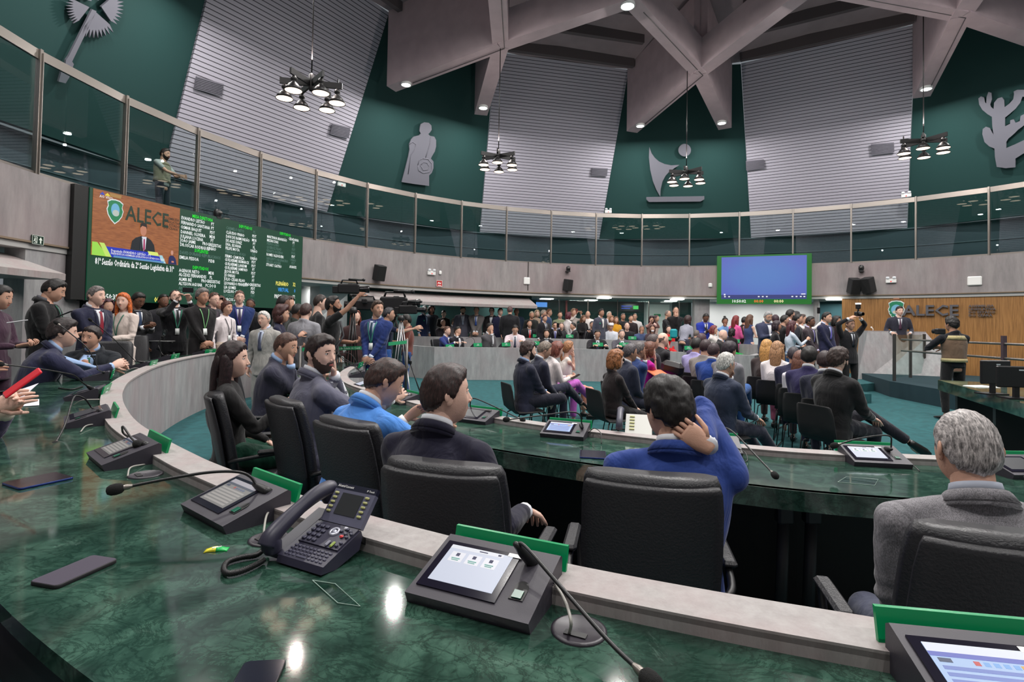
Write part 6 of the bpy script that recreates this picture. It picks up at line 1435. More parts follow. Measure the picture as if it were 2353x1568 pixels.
# held things
def held(P,rotm,size,lab,m,name='smartphone',cat='phone'):
    mb=MB(); mb.box((0,0,0),size,M=rotm,bev=min(size)*.4); o=obj(name,mb,m); o.location=P; tag(o,lab,cat); return o
# ------------------------------------------------------------------ the cast
BK=(22,19,18);BR=(52,34,26);GR=(120,116,112);WH=(190,188,184);NAVY=(28,32,54);CH=(40,40,46);BLK=(20,20,23);GRY=(104,106,112);SH=(214,216,222);LB=(150,176,214)
V=Vector
# people seated closest, at the inner desk
person('person in a royal blue suit seen from behind, hand on nape of the neck',1537,868,2.14,0,-12,'si',dict(hair=('thick',BK),j=(42,66,136),t=(30,44,96),sh=SH,R='nape',L='lap',Rp=(.45,.9,-.3),ch=(1497,1.87,-12),hy=28,hp=4,lean=0,seed=1,wide=.01,fat=.3,shoes=True),2,'the person in a royal blue suit','office')
person('person in a dark navy suit, seen from behind, dark hair, face turned right',1026,836,2.3,0,-24,'si',dict(hair=('short',(44,28,26)),j=(26,25,44),sh=SH,skin='l',R=(.31,.27,.73,0),Rd=(0,.8,-.35),Rn=(0,0,-1),L='lap',ch=(1032,1.97,-16),hy=-42,hp=-2,lean=6,seed=2,fat=.2,watch='L'),2,'the person in a dark navy suit looking right','office')
person('person in a light sky blue suit bent over the inner desk',884,822,3.0,0,-40,'si',dict(hair=('short',(48,30,26)),j=(78,138,216),t=(30,52,110),sh=SH,skin='m',R=(.16,.56,.93,0),L=(-.14,.5,.93,0),hy=-22,hp=22,lean=16,ch=(815,2.75,-36),seed=3,fat=.2),2,'the person in a light sky blue suit','office')
person('bearded person in a grey suit looking back over the shoulder, hand at the ear',738,767,3.7,0,-52,'si',dict(hair=('short',(34,22,20)),j=(94,94,110),sh=SH,skin='l',beard='short',bc=(92,70,60),L='cheek',Lp=(-.6,.3,-1),R=(.2,.48,.93,0),hy=-62,hp=3,lean=5,ch=(672,3.4,-46),seed=4),2,'the bearded person in a grey suit','office')
person('person with very long dark hair in a black blazer and green skirt',535,784,3.85,0,-58,'si',dict(f=True,hair=('long',(34,20,22)),len=.5,j=(26,25,26),t=(10,60,44),skin='l',R=(.08,.34,.30),Rd=(.6,.5,.7),Rn=(0,1,0),L='lap',hy=-20,lean=-4,ch=(516,3.7,-60),seed=5,watch='R'),2,'the person with very long dark hair','office')
person('balding person in a slate suit resting the chin on a fist, turned away',657,763,5.1,0,-78,'si',dict(hair=('crop',(70,48,40)),j=(52,52,68),sh=LB,skin='m',R='chin',L='desk',hy=-15,hp=10,lean=12,seed=6),1,'the person in a slate suit with chin on fist','office')
person('grey-haired person in a woven grey jacket at the right edge, seen from behind',2221,940,1.68,0,-12,'si',dict(hair=('crop',(150,144,142)),j=(128,126,130),weave=True,t=(70,74,92),skin='m',sh=(170,176,190),L='lap',R='lap',ch=(2305,1.4,-14),lean=2,seed=7,fat=.5,wide=.02),2,'the grey-haired person at the right edge','office')
# people at our own desk, left
person('person in a navy suit leaning over our desk, dark hair, seen from behind',146,733,4.8,.22,-48,'si',dict(hair=('thick',(40,32,32)),j=(38,40,66),sh=LB,skin='l',R=(.09,.62,.88,0),L=(-.03,.62,.86,0),lean=24,hy=-6,hp=4,seed=8,fat=.2),2,'the person leaning over our desk','office')
person('smiling person with a thick moustache at our desk',211,748,5.45,.22,-160,'si',dict(hair=('slick',(34,26,26)),j=(34,38,44),sh=LB,tie=(20,90,70),skin='m',beard='moustache',bc=(24,16,16),R=(.02,.46,.90,0),L=(-.12,.46,.88,0),lean=16,hr=-8,hy=-14,hp=4,seed=9,fat=.2),2,'the moustached person','office')
person('person cut by the left edge with clasped hands above the desk',-185,716,3.6,.22,-88,'si',dict(hair=('short',BK),j=(40,44,70),skin='t',R=(.035,.46,.47),L=(-.035,.46,.46),lean=8,seed=10,shoes=False),1,'the person with clasped hands at the left edge',None)
person('person cut by the left edge holding a red smartphone above papers',-185,745,2.3,.22,-84,'si',dict(hair=('short',BK),j=(84,70,110),sh=(225,215,200),skin='l',R=(.02,.37,.46),L=(-.07,.37,.44),Rd=(-.3,.9,.5),lean=6,seed=11,shoes=False),1,'the person with a red phone',None)
person('person in dark navy trousers beside us, only the lap visible at bottom left',V((-1.52,.93,1.62)),0,0,.22,-24,'si',dict(hair=('short',BK),j=(26,24,40),t=(28,26,44),seed=12,shoes=True),1,'the person sitting beside us','office')
office_chair('office_chair','empty black leather office chair at our desk, left of the standing group',V((atY(303,800,7.7).x,7.7,.22)),math.radians(-140))
# standing crowd at left (x,y,Y,floor,yaw,opts,label,q)
def st(lab,x,y,Y,fl,yaw,q=0,**o): 
    o.setdefault('seed',x*.13); return person(lab,x,y,Y,fl,yaw,'st',o,q)
def si(lab,x,y,Y,fl,yaw,desc,chair='guest',q=0,**o):
    o.setdefault('seed',x*.13); return person(lab,x,y,Y,fl,yaw,'si',o,q,desc,chair)
st('person with dark hair at the far left edge holding a pale phone',2,655,5.2,.22,-80,1,f=True,hair=('tail',BK),j=(66,44,60),skin='m',arms='hold',hp=12)
st('large person in an open black suit looking down at a phone',124,640,6.0,.22,-62,2,hair=('short',BK),j=(18,18,20),t=(18,18,20),sh=(90,90,96),lan=(20,110,80),skin='m',R='hold',L='side',hp=20,fat=.55,wide=.02)
st('grey-haired person in a navy suit with a red striped tie',222,657,6.6,.22,-100,2,hair=('slick',(96,90,88)),j=(34,36,58),sh=SH,tie=(140,30,50),skin='l',arms='clasp',hy=8)
st('red-haired person in a cream suit holding papers',284,673,7.4,.22,172,2,f=True,hair=('long',(186,92,40)),len=.45,j=(206,192,184),t=(206,192,184),skin='l',lan=(30,110,90),R=(.08,.26,.30),L=(-.08,.28,.14),hy=22)
st('person with short dark hair and glasses looking at a phone behind the red-haired one',318,671,8.2,.22,-110,1,hair=('short',BK),j=(22,22,26),sh=SH,tie=(40,60,90),skin='d',gl='b',arms='phone',hp=22)
st('dark-haired person partly hidden between navy suit and red-haired person',248,688,8.4,.22,-120,0,f=True,hair=('bob',(60,28,40)),j=(60,30,50),skin='m')
st('person in a black suit lifting a phone to take a picture',404,666,8.9,.22,-130,2,hair=('receding',(40,30,28)),j=(24,24,28),t=(20,20,24),sh=SH,tie=(40,44,50),lan=(60,150,120),skin='l',gl='b',beard='short',arms='photo',hp=-12,hy=-6)
st('person in dark clothes behind the one taking a picture',376,676,9.7,.22,-120,0,hair=('short',BK),j=(26,26,32),skin='d')
st('grey-haired person in a black shirt with a badge',466,663,8.6,.22,-118,1,kind='shirt',hair=('thick',(104,100,98)),j=(24,22,24),t=(24,22,24),skin='t',lan=(120,180,120),arms='clasp')
st('person with glasses and a dark jacket behind the grey-haired one in black',492,672,9.5,.22,-112,0,hair=('short',(70,46,38)),j=(52,50,56),sh=(60,50,60),skin='l',gl='r')
st('curly-haired person peeking behind the white blouse',506,684,10.2,.22,-150,0,f=True,hair=('curly',(80,50,40)),j=(40,30,34),skin='m')
st('person in a white blouse and beige trousers with a lanyard',522,692,9.1,.22,-108,2,f=True,kind='shirt',hair=('updo',(70,40,34)),j=(224,214,216),t=(196,180,166),lan=(40,44,48),skin='m',arms='side',hy=-4)
st('tall person with glasses in a blue suit and purple badge ribbon',551,667,10.0,.22,-148,1,hair=('crop',(90,60,50)),j=(30,48,96),sh=SH,tie=(60,50,80),lan=(70,60,140),skin='l',gl='b',arms='clasp')
st('short-bearded person in a dark suit behind the white-haired one',576,685,10.6,.22,-170,0,hair=('crop',BK),j=(30,30,34),sh=SH,tie=(30,30,34),skin='d',beard='short')
st('elderly white-haired person in a light grey suit with a striped tie',607,715,8.0,0,170,2,hair=('short',(188,184,180)),j=(160,158,154),sh=(196,206,226),tie=(74,80,104),skin='l',gl='b',arms='side',hr=4)
st('curly-haired person in a navy cardigan talking behind the light grey suit',648,704,8.4,0,-78,1,f=True,hair=('curly',(60,32,30)),j=(26,26,52),skin='m',R=(.06,.3,.34),arms='hold')
st('person in a grey suit seen from behind in front of the board end',704,697,8.7,0,-10,1,hair=('short',(56,36,34)),j=(140,140,146),t=(60,60,66),skin='l')
st('dark-haired person behind the curly-haired one, below the board counts',652,680,10.2,0,-60,0,hair=('thick',BK),j=(24,24,26),skin='d')
st('second dark-haired person below the board counts, facing right',664,682,10.8,0,-100,0,f=True,hair=('bob',(60,40,36)),j=(30,30,30),skin='m')
st('dark-haired person just left of the grey suit seen from behind',684,697,9.4,0,-40,0,hair=('crop',BK),j=(32,40,36),skin='d')
st('bearded camera operator in a black shirt lifting a camera overhead',766,680,8.2,0,-80,2,kind='tee',sleeve='short',hair=('short',BK),j=(22,22,24),t=(28,28,30),skin='t',beard='full',R=(.12,.36,.80),L='hold',hp=-10,bag=((.02,-.2,.10),(.34,.16,.3),(44,44,48)))
st('balding person with a beige strap behind the camera operator',736,676,9.4,0,-60,1,kind='tee',sleeve='short',hair=('crop',(40,30,26)),j=(24,24,26),t=(30,30,34),skin='l',bag=((-.05,-.16,.2),(.2,.1,.4),(150,140,120)))
st('person in a bright blue suit with a green lanyard and folded hands',868,690,8.4,0,163,2,hair=('short',(58,44,36)),j=(34,52,108),t=(30,46,96),sh=(190,200,220),tie=(30,60,90),lan=(60,150,130),skin='m',arms='clasp',hy=55,stance=.1)
st('person in a patterned red shirt working the tripod camera',934,722,10.8,0,100,1,kind='shirt',hair=('short',BK),j=(110,60,52),t=(40,66,120),skin='m',arms='hold')
st('person in a dark shirt behind the tripod camera, arm reaching right',894,706,10.2,0,-80,1,kind='tee',sleeve='short',hair=('short',(50,50,54)),j=(34,40,70),t=(44,84,150),skin='m',R=(.16,.5,.42),L='hold')
st('red-haired face between the camera stands',818,712,10.0,0,-150,0,f=True,hair=('long',(110,50,36)),j=(60,40,40),skin='l')
# gallery cameraman
st('bearded photographer in a pale vest and grey shirt leaning on the gallery rail',380,341,11.0,3.4,-92,1,kind='tee',sleeve='short',hair=('short',(40,28,26)),j=(150,158,156),t=(20,28,40),skin='m',beard='full',vst=(140,138,118),vst2=(120,116,96),R=(.06,.42,.18),L=(-.1,.40,.20),hp=6)
# far side: standing row behind the rear desk
far=[(976,703,17.3,-120,'bearded person in a navy suit with a round badge, leftmost of the rear standing row',dict(hair=('short',BK),j=(26,38,70),sh=(170,190,220),beard='full',skin='l',pin=1)),
(992,703,17.9,-150,'dark-skinned person half hidden behind the navy suit with a badge',dict(hair=('curly',BK),j=(30,36,46),skin='b')),
(1020,713,17.6,-170,'person in black with tied-back hair looking down in the rear row',dict(f=True,hair=('updo',BK),j=(20,18,20),skin='l',hp=20,arms='hold')),
(1064,704,17.5,-172,'person with a dark full beard in a grey suit, head bowed',dict(hair=('short',BK),j=(76,76,88),sh=SH,tie=(120,130,150),beard='full',bc=BK,skin='m',hp=18)),
(1095,704,17.4,176,'grey-haired person in a grey suit with blue tie and folded hands',dict(hair=('short',(130,128,128)),j=(96,92,92),sh=SH,tie=(40,70,140),arms='clasp')),
(1130,706,17.6,170,'person with glasses in a black suit right of the grey-haired standing one',dict(hair=('slick',BK),j=(24,22,26),sh=SH,gl='b',skin='l')),
(1150,708,17.5,-150,'smiling person in a navy suit beside the broad black back',dict(hair=('short',BR),j=(26,28,56),sh=SH,skin='l')),
(1172,704,16.9,0,'broad person in a black suit seen from behind in the rear row',dict(hair=('short',(80,56,56)),j=(24,24,28),fat=.6,wide=.03)),
(1187,708,17.9,-175,'bald person behind the broad black back',dict(hair=('bald',BK),j=(26,40,60),skin='t')),
(1222,716,17.6,-160,'person with light hair in a black jacket right of the concrete hood end',dict(hair=('short',(150,140,120)),j=(26,28,26),skin='t')),
(1234,713,18.6,-160,'fair-haired person in a beige top under the hood end',dict(f=True,hair=('bob',(180,160,130)),j=(170,150,130),skin='l')),
(1249,712,18.8,-90,'grey-haired person in profile near the blue monitor',dict(hair=('short',(150,140,130)),j=(60,70,100))),
(1262,710,19.0,-110,'tall person in a blue jacket near the blue monitor',dict(hair=('short',(120,80,60)),j=(60,80,120))),
(1252,724,17.2,-150,'dark-haired person in a black suit with a striped tie, right of the hood end',dict(hair=('short',(60,36,34)),j=(26,24,30),sh=SH,tie=(40,40,60))),
(1287,716,18.6,-175,'person in an olive shirt in front of the corridor glass',dict(kind='shirt',hair=('short',BR),j=(120,128,100))),
(1307,718,18.0,-60,'person with dark red hair in a white blouse',dict(f=True,kind='shirt',hair=('bob',(80,30,40)),j=(210,204,204))),
(1318,710,18.8,-150,'person in a pale shirt behind the white blouse, lifting a camera',dict(kind='shirt',hair=('bob',(130,100,80)),f=True,j=(190,180,174),arms='photo')),
(1341,724,17.6,-150,'person with long brown hair in a black jacket looking down',dict(f=True,hair=('long',(90,60,40)),j=(24,22,24),hp=15,arms='hold')),
(1351,715,18.6,170,'bald person in a white shirt behind the long-haired one',dict(kind='shirt',hair=('bald',(90,80,76)),j=(216,210,206))),
(1382,710,17.5,-148,'person in a grey suit and white shirt with a green lapel sticker',dict(hair=('thick',BK),j=(70,72,86),sh=(230,230,230),tie=(220,214,210),skin='t',pin=1)),
(1400,716,18.9,-150,'grey-haired person behind the one with the green lapel sticker',dict(hair=('short',(160,150,140)),j=(180,176,180))),
(1405,726,18.3,-160,'brown-haired person left of the yellow top',dict(f=True,hair=('bob',(130,90,60)),j=(110,90,80))),
(1416,728,18.0,-170,'person in a mustard yellow top',dict(f=True,hair=('long',(110,70,44)),j=(208,150,40),arms='hold')),
(1432,720,18.6,-170,'person in a black jacket under the corridor monitor',dict(hair=('short',(90,76,70)),j=(34,34,36),skin='t')),
(1450,724,18.3,-175,'dark-haired person right of the corridor monitor',dict(hair=('short',BK),j=(40,30,34),skin='m')),
(1459,720,19.0,170,'person with glasses in a white shirt right of the corridor monitor',dict(kind='shirt',hair=('crop',(110,90,80)),j=(214,210,210),gl='b')),
(1497,728,18.0,-178,'person with curly dark hair in a pink top before the white door',dict(f=True,hair=('curly',(50,24,30)),j=(150,110,104),arms='photo')),
(1508,724,18.6,-120,'person in a pale top at the white corridor door',dict(f=True,hair=('long',(60,40,40)),j=(200,170,160))),
(1535,713,17.6,-130,'person in a black polo with folded arms by the corridor door',dict(kind='tee',sleeve='short',hair=('receding',(110,100,96)),j=(34,34,38),arms='cross')),
(1553,705,17.0,178,'balding person in black with both hands joined before the mouth',dict(kind='shirt',hair=('receding',(60,50,46)),j=(24,22,24),R='chin',L='chin',sleeve='long')),
(1581,727,15.2,-50,'person in a light grey sweater leaning forward, holding a teal bag',dict(f=True,kind='shirt',hair=('curly',(50,30,30)),j=(150,150,164),t=(54,54,70),lean=22,arms='hold',fl=.3)),
(1622,720,15.6,178,'person in a vivid blue suit looking down at a phone',dict(hair=('short',BK),j=(34,52,150),sh=SH,tie=(40,40,50),skin='d',hp=24,arms='phone')),
(1666,730,15.6,178,'person with a top bun in a light blue shirt, hand at the mouth',dict(f=True,kind='shirt',hair=('bun',BK),j=(110,150,200),skin='b',R='chin',arms='hold')),
(1691,725,15.2,-70,'person with long auburn hair in a pink blazer',dict(f=True,hair=('long',(110,36,36)),j=(216,90,150),arms='hold')),
(1711,728,15.6,-60,'dark-haired person behind the pink blazer',dict(hair=('short',BK),j=(34,20,24),skin='m')),
(1723,723,15.0,-70,'person with long brown hair in a sleeveless blue dress',dict(f=True,kind='dress',dress=True,sleeve='none',hair=('long',(86,60,46)),j=(54,66,104),skin='l',arms='hold')),
(1765,715,12.30,-172,'white-bearded person with glasses in a dark blue suit, tallest of the right standing group',dict(hair=('slick',(140,140,140)),j=(52,56,80),sh=SH,gl='b',beard='full',bc=(190,188,186),hp=16,arms='phone',fat=.4,q=1)),
(1782,723,12.73,-20,'dark-haired person turned away behind the white-bearded one',dict(hair=('short',(50,30,40)),j=(30,30,44))),
(1785,738,11.78,-110,'person with a black headscarf and folded arms',dict(f=True,kind='shirt',hair=('bob',(40,26,34)),j=(26,22,26),skin='t',arms='cross')),
(1803,724,12.38,-100,'dark-haired person in black with folded arms, right standing group',dict(hair=('short',BK),j=(24,22,24),skin='m',arms='cross')),
(1816,711,12.73,-85,'tall dark-bearded person above the right standing group',dict(hair=('short',BK),j=(40,40,52),sh=SH,beard='full',skin='m')),
(1829,715,13.07,-85,'person with short dark hair just right of the tall bearded one',dict(hair=('short',BK),j=(30,30,36),skin='m')),
(1834,721,12.21,-110,'dark-haired person in a dark suit before the corridor opening',dict(hair=('short',BK),j=(40,40,48),sh=SH)),
(1820,737,11.52,-95,'person with long dark red hair in a pale blouse and jeans, hands raised',dict(f=True,kind='shirt',hair=('long',(70,34,38)),j=(184,192,204),t=(84,116,170),R=(.1,.34,.34),L='hold',q=1)),
(1843,722,12.81,-110,'person in a white shirt stretching one arm up with a phone',dict(kind='shirt',hair=('short',BR),j=(206,200,200),R=(.2,.42,.62))),
(1862,727,11.95,-140,'dark-skinned person with glasses in a brown-grey suit and lilac tie',dict(hair=('short',BK),j=(62,52,58),sh=(200,190,220),tie=(130,120,180),gl='b',skin='d',arms='clasp',q=1)),
(1900,717,11.87,-150,'dark-haired person in a navy suit with a lilac tie and folded hands',dict(hair=('short',BK),j=(30,32,60),sh=(196,206,232),tie=(110,104,190),arms='clasp',q=1)),
(1922,727,12.38,-140,'person in dark clothes partly behind the flash photographer',dict(f=True,hair=('bob',BK),j=(40,20,30),skin='t'))]
mb=MB(); mb.prism([V((5.6,14.4,0)),V((5.75,11.6,0)),V((6.6,11.1,0)),V((7.6,11.4,0)),V((8.0,13.0,0)),V((10.6,14.5,0)),pol(41,13.9),pol(20,14.0),pol(8,14.0)],(0,0,.2)); struct('floor_low_step',mb,CARPET)
for x,y,Y,yw_,lab,o in far:
    o=dict(o); qq=o.pop('q',0); fl=.3 if x<1600 else .2
    o.pop('fl',None); o.setdefault('skin','m'); o['shoes']=False; st(lab,x,y,Y,fl,yw_,qq,**o)
st('photographer raising a camera with a lit flash overhead',1954,733,12.3,0,-172,1,hair=('crop',(60,44,40)),j=(22,22,26),t=(20,20,22),sh=SH,tie=(30,34,44),skin='m',R=(.14,.16,.80),L=(-.14,.16,.80))
st('person in a dark suit speaking behind the concrete podium',2067,704,15.0,.36,158,1,hair=('short',(34,24,22)),j=(44,44,56),sh=SH,tie=(80,50,70),skin='l',arms='desk',hy=12,R=(.2,.2,.1),L=(-.2,.2,.1))
st('photographer in a tan pocketed vest, seen from behind near the stage',2187,728,9.5,0,4,2,kind='shirt',hair=('thick',BK),j=(16,18,26),t=(14,14,16),vst=(104,84,68),vst2=(164,152,112),skin='t',R=(.10,.30,.26),L=(-.10,.30,.28),Rp=(1,-.1,-.5),Lp=(-1,-.1,-.5),stance=.125,wide=.02,fat=.3,belt=(20,20,20))
# far side: seated at rear desk (raised) and at the first far desk
for x,y,Y,fl,yw_,lab,ds,o in [
(1018,734,17.6,.3,-130,'balding person in a dark suit seated at the rear desk, turned right','the balding person at the rear desk',dict(hair=('crop',(120,100,90)),j=(50,46,52))),
(1044,731,17.6,.3,-110,'grey-bearded person in a grey suit and striped tie seated at the rear desk','the grey-bearded person at the rear desk',dict(hair=('short',(90,84,80)),j=(84,80,84),sh=SH,tie=(120,40,60),beard='short',bc=(110,104,100))),
(1217,735,17.5,.3,-172,'smiling person in a black suit with a bright red tie at the rear desk','the person with a bright red tie',dict(hair=('short',BK),j=(26,24,28),sh=SH,tie=(214,30,40),fat=.4)),
(1276,740,17.5,.3,178,'person in a black suit photographing with a phone at the rear desk','the person photographing at the rear desk',dict(hair=('short',BK),j=(28,26,32),sh=(190,190,220),tie=(90,90,160),arms='photo')),
(1290,741,17.9,.3,178,'older person beside the one photographing at the rear desk','the older person at the rear desk',dict(hair=('short',(110,100,90)),j=(60,60,64),skin='l')),
(1317,741,17.4,.3,100,'person in black seated with the back turned at the rear desk','the person with turned back',dict(hair=('crop',BK),j=(26,26,30),sh=SH)),
(1361,738,17.9,.3,-170,'dark-haired person between desks left of the officer cap','the dark-haired person by the officer cap',dict(hair=('short',(70,70,74)),j=(50,50,56))),
(1404,742,17.6,.3,178,'person in a white uniform and white cap at the rear desk','the person in a white uniform',dict(kind='shirt',hair=('crop',(60,44,40)),j=(214,218,228),cap=(226,226,230))),
(1441,742,17.0,.3,176,'bald person in a black suit at the rear desk','the bald person at the rear desk',dict(hair=('none',(60,50,50)),j=(28,28,32),skin='l',fat=.6)),
(1475,748,16.8,.3,178,'grey-haired person in a blue jacket at the rear desk','the person in a blue jacket at the rear desk',dict(hair=('short',(120,116,114)),j=(70,84,120),skin='t',R='chin')),
(1499,747,16.6,.3,176,'person with glasses and a face mask at the rear desk','the masked person at the rear desk',dict(f=True,hair=('bob',(90,60,54)),j=(70,54,60),gl='b',mask=1)),
(1536,748,16.2,.3,-178,'dark-haired person in a bright red top at the rear desk','the person in a bright red top',dict(f=True,hair=('long',BK),j=(204,34,40),skin='l')),
(1601,759,14.9,.3,-60,'grey-haired person in dark clothes near the end of the rear desk','the grey-haired person near the rear desk end',dict(hair=('short',(100,90,86)),j=(70,60,60))),
(1640,749,14.9,.3,-120,'person with dark red hair and white top near the rear desk end','the person in a white top near the rear desk end',dict(f=True,hair=('bob',(110,50,50)),j=(214,208,204),R='chin')),
(1682,755,14.9,.3,-60,'person in bright green trousers near the rear desk end','the person in bright green trousers',dict(f=True,hair=('bob',BK),j=(30,26,30),t=(20,190,80),legs='ext')),
(1028,750,15.5,0,-120,'brown-haired person in a royal navy suit at the left end of the far desk','the person in royal navy at the far desk end',dict(hair=('short',(80,54,44)),j=(36,50,110),sh=SH,skin='l',arms='desk')),
(1052,751,15.4,0,-130,'dark-haired person holding the cheek at the left end of the far desk','the cheek-holding person at the far desk end',dict(hair=('thick',BK),j=(28,26,34),sh=SH,skin='m',R='cheek')),
(1126,743,15.5,0,-128,'person in a dark grey suit with a fist at the mouth, at the far desk','the dark grey suit with fist at the mouth',dict(hair=('thick',BK),j=(78,76,80),sh=SH,skin='m',R='chin')),
(1184,746,15.6,0,-178,'person in a pale pink suit looking down at the far desk','the person in a pale pink suit',dict(hair=('short',BK),j=(206,190,196),sh=SH,tie=(60,64,84),skin='m',hp=22,gl='b',arms='desk')),
(1256,757,15.4,0,-178,'person with a black bob and white collar at the far desk','the person with a black bob',dict(f=True,hair=('bob',BK),j=(28,26,30),sh=SH,skin='m')),
(1373,757,15.3,0,-178,'person with red glasses in a black suit at the far desk','the person with red glasses',dict(hair=('short',BK),j=(28,26,32),sh=SH,tie=(40,50,80),gl='red',skin='m',arms='desk',hp=14)),
(1429,757,15.1,0,178,'older person in a grey suit with forearms on the far desk','the older person in a grey suit at the far desk',dict(hair=('short',(116,108,104)),j=(78,76,84),sh=SH,tie=(60,60,70),skin='l',arms='desk')),
(1661,758,13.8,0,-120,'bald person in a black suit and tie at the right end of the far desk','the bald person at the far desk end',dict(hair=('none',(60,50,50)),j=(30,28,30),sh=SH,tie=(40,40,44),skin='l',fat=.5))]:
    o.setdefault('skin','m'); si(lab,x,y,Y,fl,yw_,ds,'office' if x in(1028,1373,1184,1317) else None,0,**o)
# guests seated in the middle, facing right
si('dark-haired bearded guest in a navy suit with legs crossed, leftmost of the guests',1214,784,6.94,0,-70,'the leftmost guest',q=2,hair=('thick',(52,34,32)),j=(34,36,54),t=(26,27,40),sh=LB,beard='short',skin='l',legs='fig4R',R=(.08,.3,.02),L='thigh',fat=.3,lean=0)
si('grey-haired guest with glasses and dark red tie, head bowed',1251,784,7.60,0,-72,'the grey-haired guest with dark red tie',q=1,hair=('short',(112,100,90)),j=(36,38,56),t=(34,36,54),sh=SH,tie=(120,30,44),gl='b',skin='m',legs='crossR',hp=16,pin=1)
si('guest in a white jacket over a lilac dress with crossed legs',1279,786,8.24,0,-72,'the guest in a white jacket',q=1,f=True,hair=('bob',(110,60,50)),j=(216,206,206),t=(190,100,190),skin='l',legs='crossR',arms='phone',hp=14,sc=(190,60,110))
si('guest with a long blond ponytail in a white sleeveless top',1306,783,8.86,0,-72,'the guest with a blond ponytail',q=1,f=True,kind='dress',sleeve='none',hair=('tail',(150,104,70)),j=(214,206,200),t=(200,140,120),skin='l',arms='chin')
si('guest with short auburn hair, sunglasses and black lace sleeves',1415,805,6.45,0,-72,'the guest with short auburn hair',q=2,f=True,kind='shirt',hair=('bob',(134,84,50)),j=(34,26,28),t=(18,17,19),gl='sun',skin='l',R=(.05,.32,.02),L=(-.02,.34,.02),fat=.5,lean=0)
si('guest with glasses, grey-black hair and a bright red tie',1448,790,7.25,0,-75,'the guest with a bright red tie',q=1,hair=('short',(72,66,70)),j=(40,44,62),t=(36,38,54),sh=SH,tie=(196,24,50),gl='b',skin='t')
si('guest in a blue suit resting the chin on a fist, behind the red tie',1468,786,7.79,0,-70,'the guest in a blue suit with fist at chin',q=1,hair=('short',(90,84,84)),j=(40,60,110),t=(38,56,100),sh=SH,skin='t',R='chin')
si('guest in a magenta dress with wavy brown hair and a black bag',1492,787,8.24,0,-75,'the guest in a magenta dress',q=1,f=True,kind='tee',sleeve='short',hair=('bob',(96,56,40)),j=(176,10,140),t=(170,8,135),skin='l',R='chin',legs='crossR')
si('dark-haired guest behind the magenta dress',1500,768,8.95,0,-75,'the guest behind the magenta dress',q=0,hair=('short',(70,60,60)),j=(50,46,54),skin='m')
si('bald guest in black with a hand at the mouth',1523,765,9.58,0,-75,'the bald guest in black',q=0,hair=('bald',(100,86,80)),j=(32,30,34),skin='l',R='chin')
si('guest in a lilac shirt with black hair',1601,776,9.13,0,-50,'the guest in a lilac shirt',q=0,kind='shirt',hair=('short',BK),j=(160,152,200),skin='t')
si('guest in a beige jacket with dark hair, behind the blue suit collar',1622,780,8.41,0,-50,'the guest in a beige jacket',q=0,hair=('short',(46,30,34)),j=(130,124,120),skin='m')
si('guest in a vivid blue suit with thinning dark hair, seen from behind',1640,788,7.87,0,-42,'the guest in vivid blue',q=1,hair=('receding',(50,36,40)),j=(34,66,140),sh=SH,skin='t')
si('guest with thick black hair in a grey jacket behind the silver-haired guest',1676,785,7.60,0,-60,'the black-haired guest in a grey jacket',q=1,hair=('thick',(34,24,34)),j=(120,118,124),t=(50,90,150),skin='m',legs='crossR',sc=(60,40,40))
si('dark-haired guest at far row below the end of the far desk',1612,766,10.03,0,-50,'the far-row dark-haired guest',q=0,hair=('short',(60,36,44)),j=(70,60,90),skin='m')
si('silver-haired guest with red-framed glasses in a dark blue suit, hand at the nose',1668,810,5.54,0,-66,'the silver-haired guest',q=2,hair=('short',(178,176,172)),j=(42,50,70),t=(38,40,56),sh=SH,tie=(70,60,100),gl='red',skin='m',L='chin',Lp=(-.3,.2,-1),R='thigh',legs='ext',fat=.4,sc=(20,100,120))
si('guest with long wavy blond hair at the left of the right-hand group',1762,780,8.59,0,-40,'the guest with wavy blond hair',q=1,f=True,hair=('long',(176,130,74)),j=(60,50,50),skin='l')
si('guest with long light brown hair in a white blouse',1786,784,8.05,0,-40,'the guest in a white blouse',q=1,f=True,kind='shirt',hair=('long',(150,112,80)),j=(222,214,214),t=(200,110,140),skin='l')
si('guest in dark navy with short hair between the blond and brown-haired guests',1824,797,7.60,0,-30,'the short-haired guest in dark navy',q=0,hair=('short',(46,40,46)),j=(34,34,60),skin='t')
si('guest with straight brown hair in a white top, right-hand group',1838,806,7.07,0,-35,'the guest with straight brown hair',q=1,f=True,kind='shirt',hair=('long',(96,60,48)),j=(220,214,222),t=(60,54,60),skin='l')
si('black-haired guest in a purple-navy suit turned right',1860,797,6.53,0,-42,'the guest in a purple-navy suit',q=1,hair=('thick',BK),j=(44,40,78),t=(34,32,60),sh=SH,skin='m')
si('guest with short dark hair and white collar left of the bearded guest in black',1896,806,6.08,0,-35,'the guest left of the bearded one in black',q=1,hair=('short',(40,26,28)),j=(36,38,54),sh=SH,skin='m')
si('bearded guest in a black suit with crossed legs, rightmost of the guests',1926,799,5.50,0,-70,'the rightmost guest in black',q=2,hair=('thick',(46,32,28)),j=(24,24,26),t=(30,30,40),sh=SH,beard='short',bc=(40,28,24),skin='l',R='thigh',L='lap',legs='crossL',fat=.3)
finish_people()
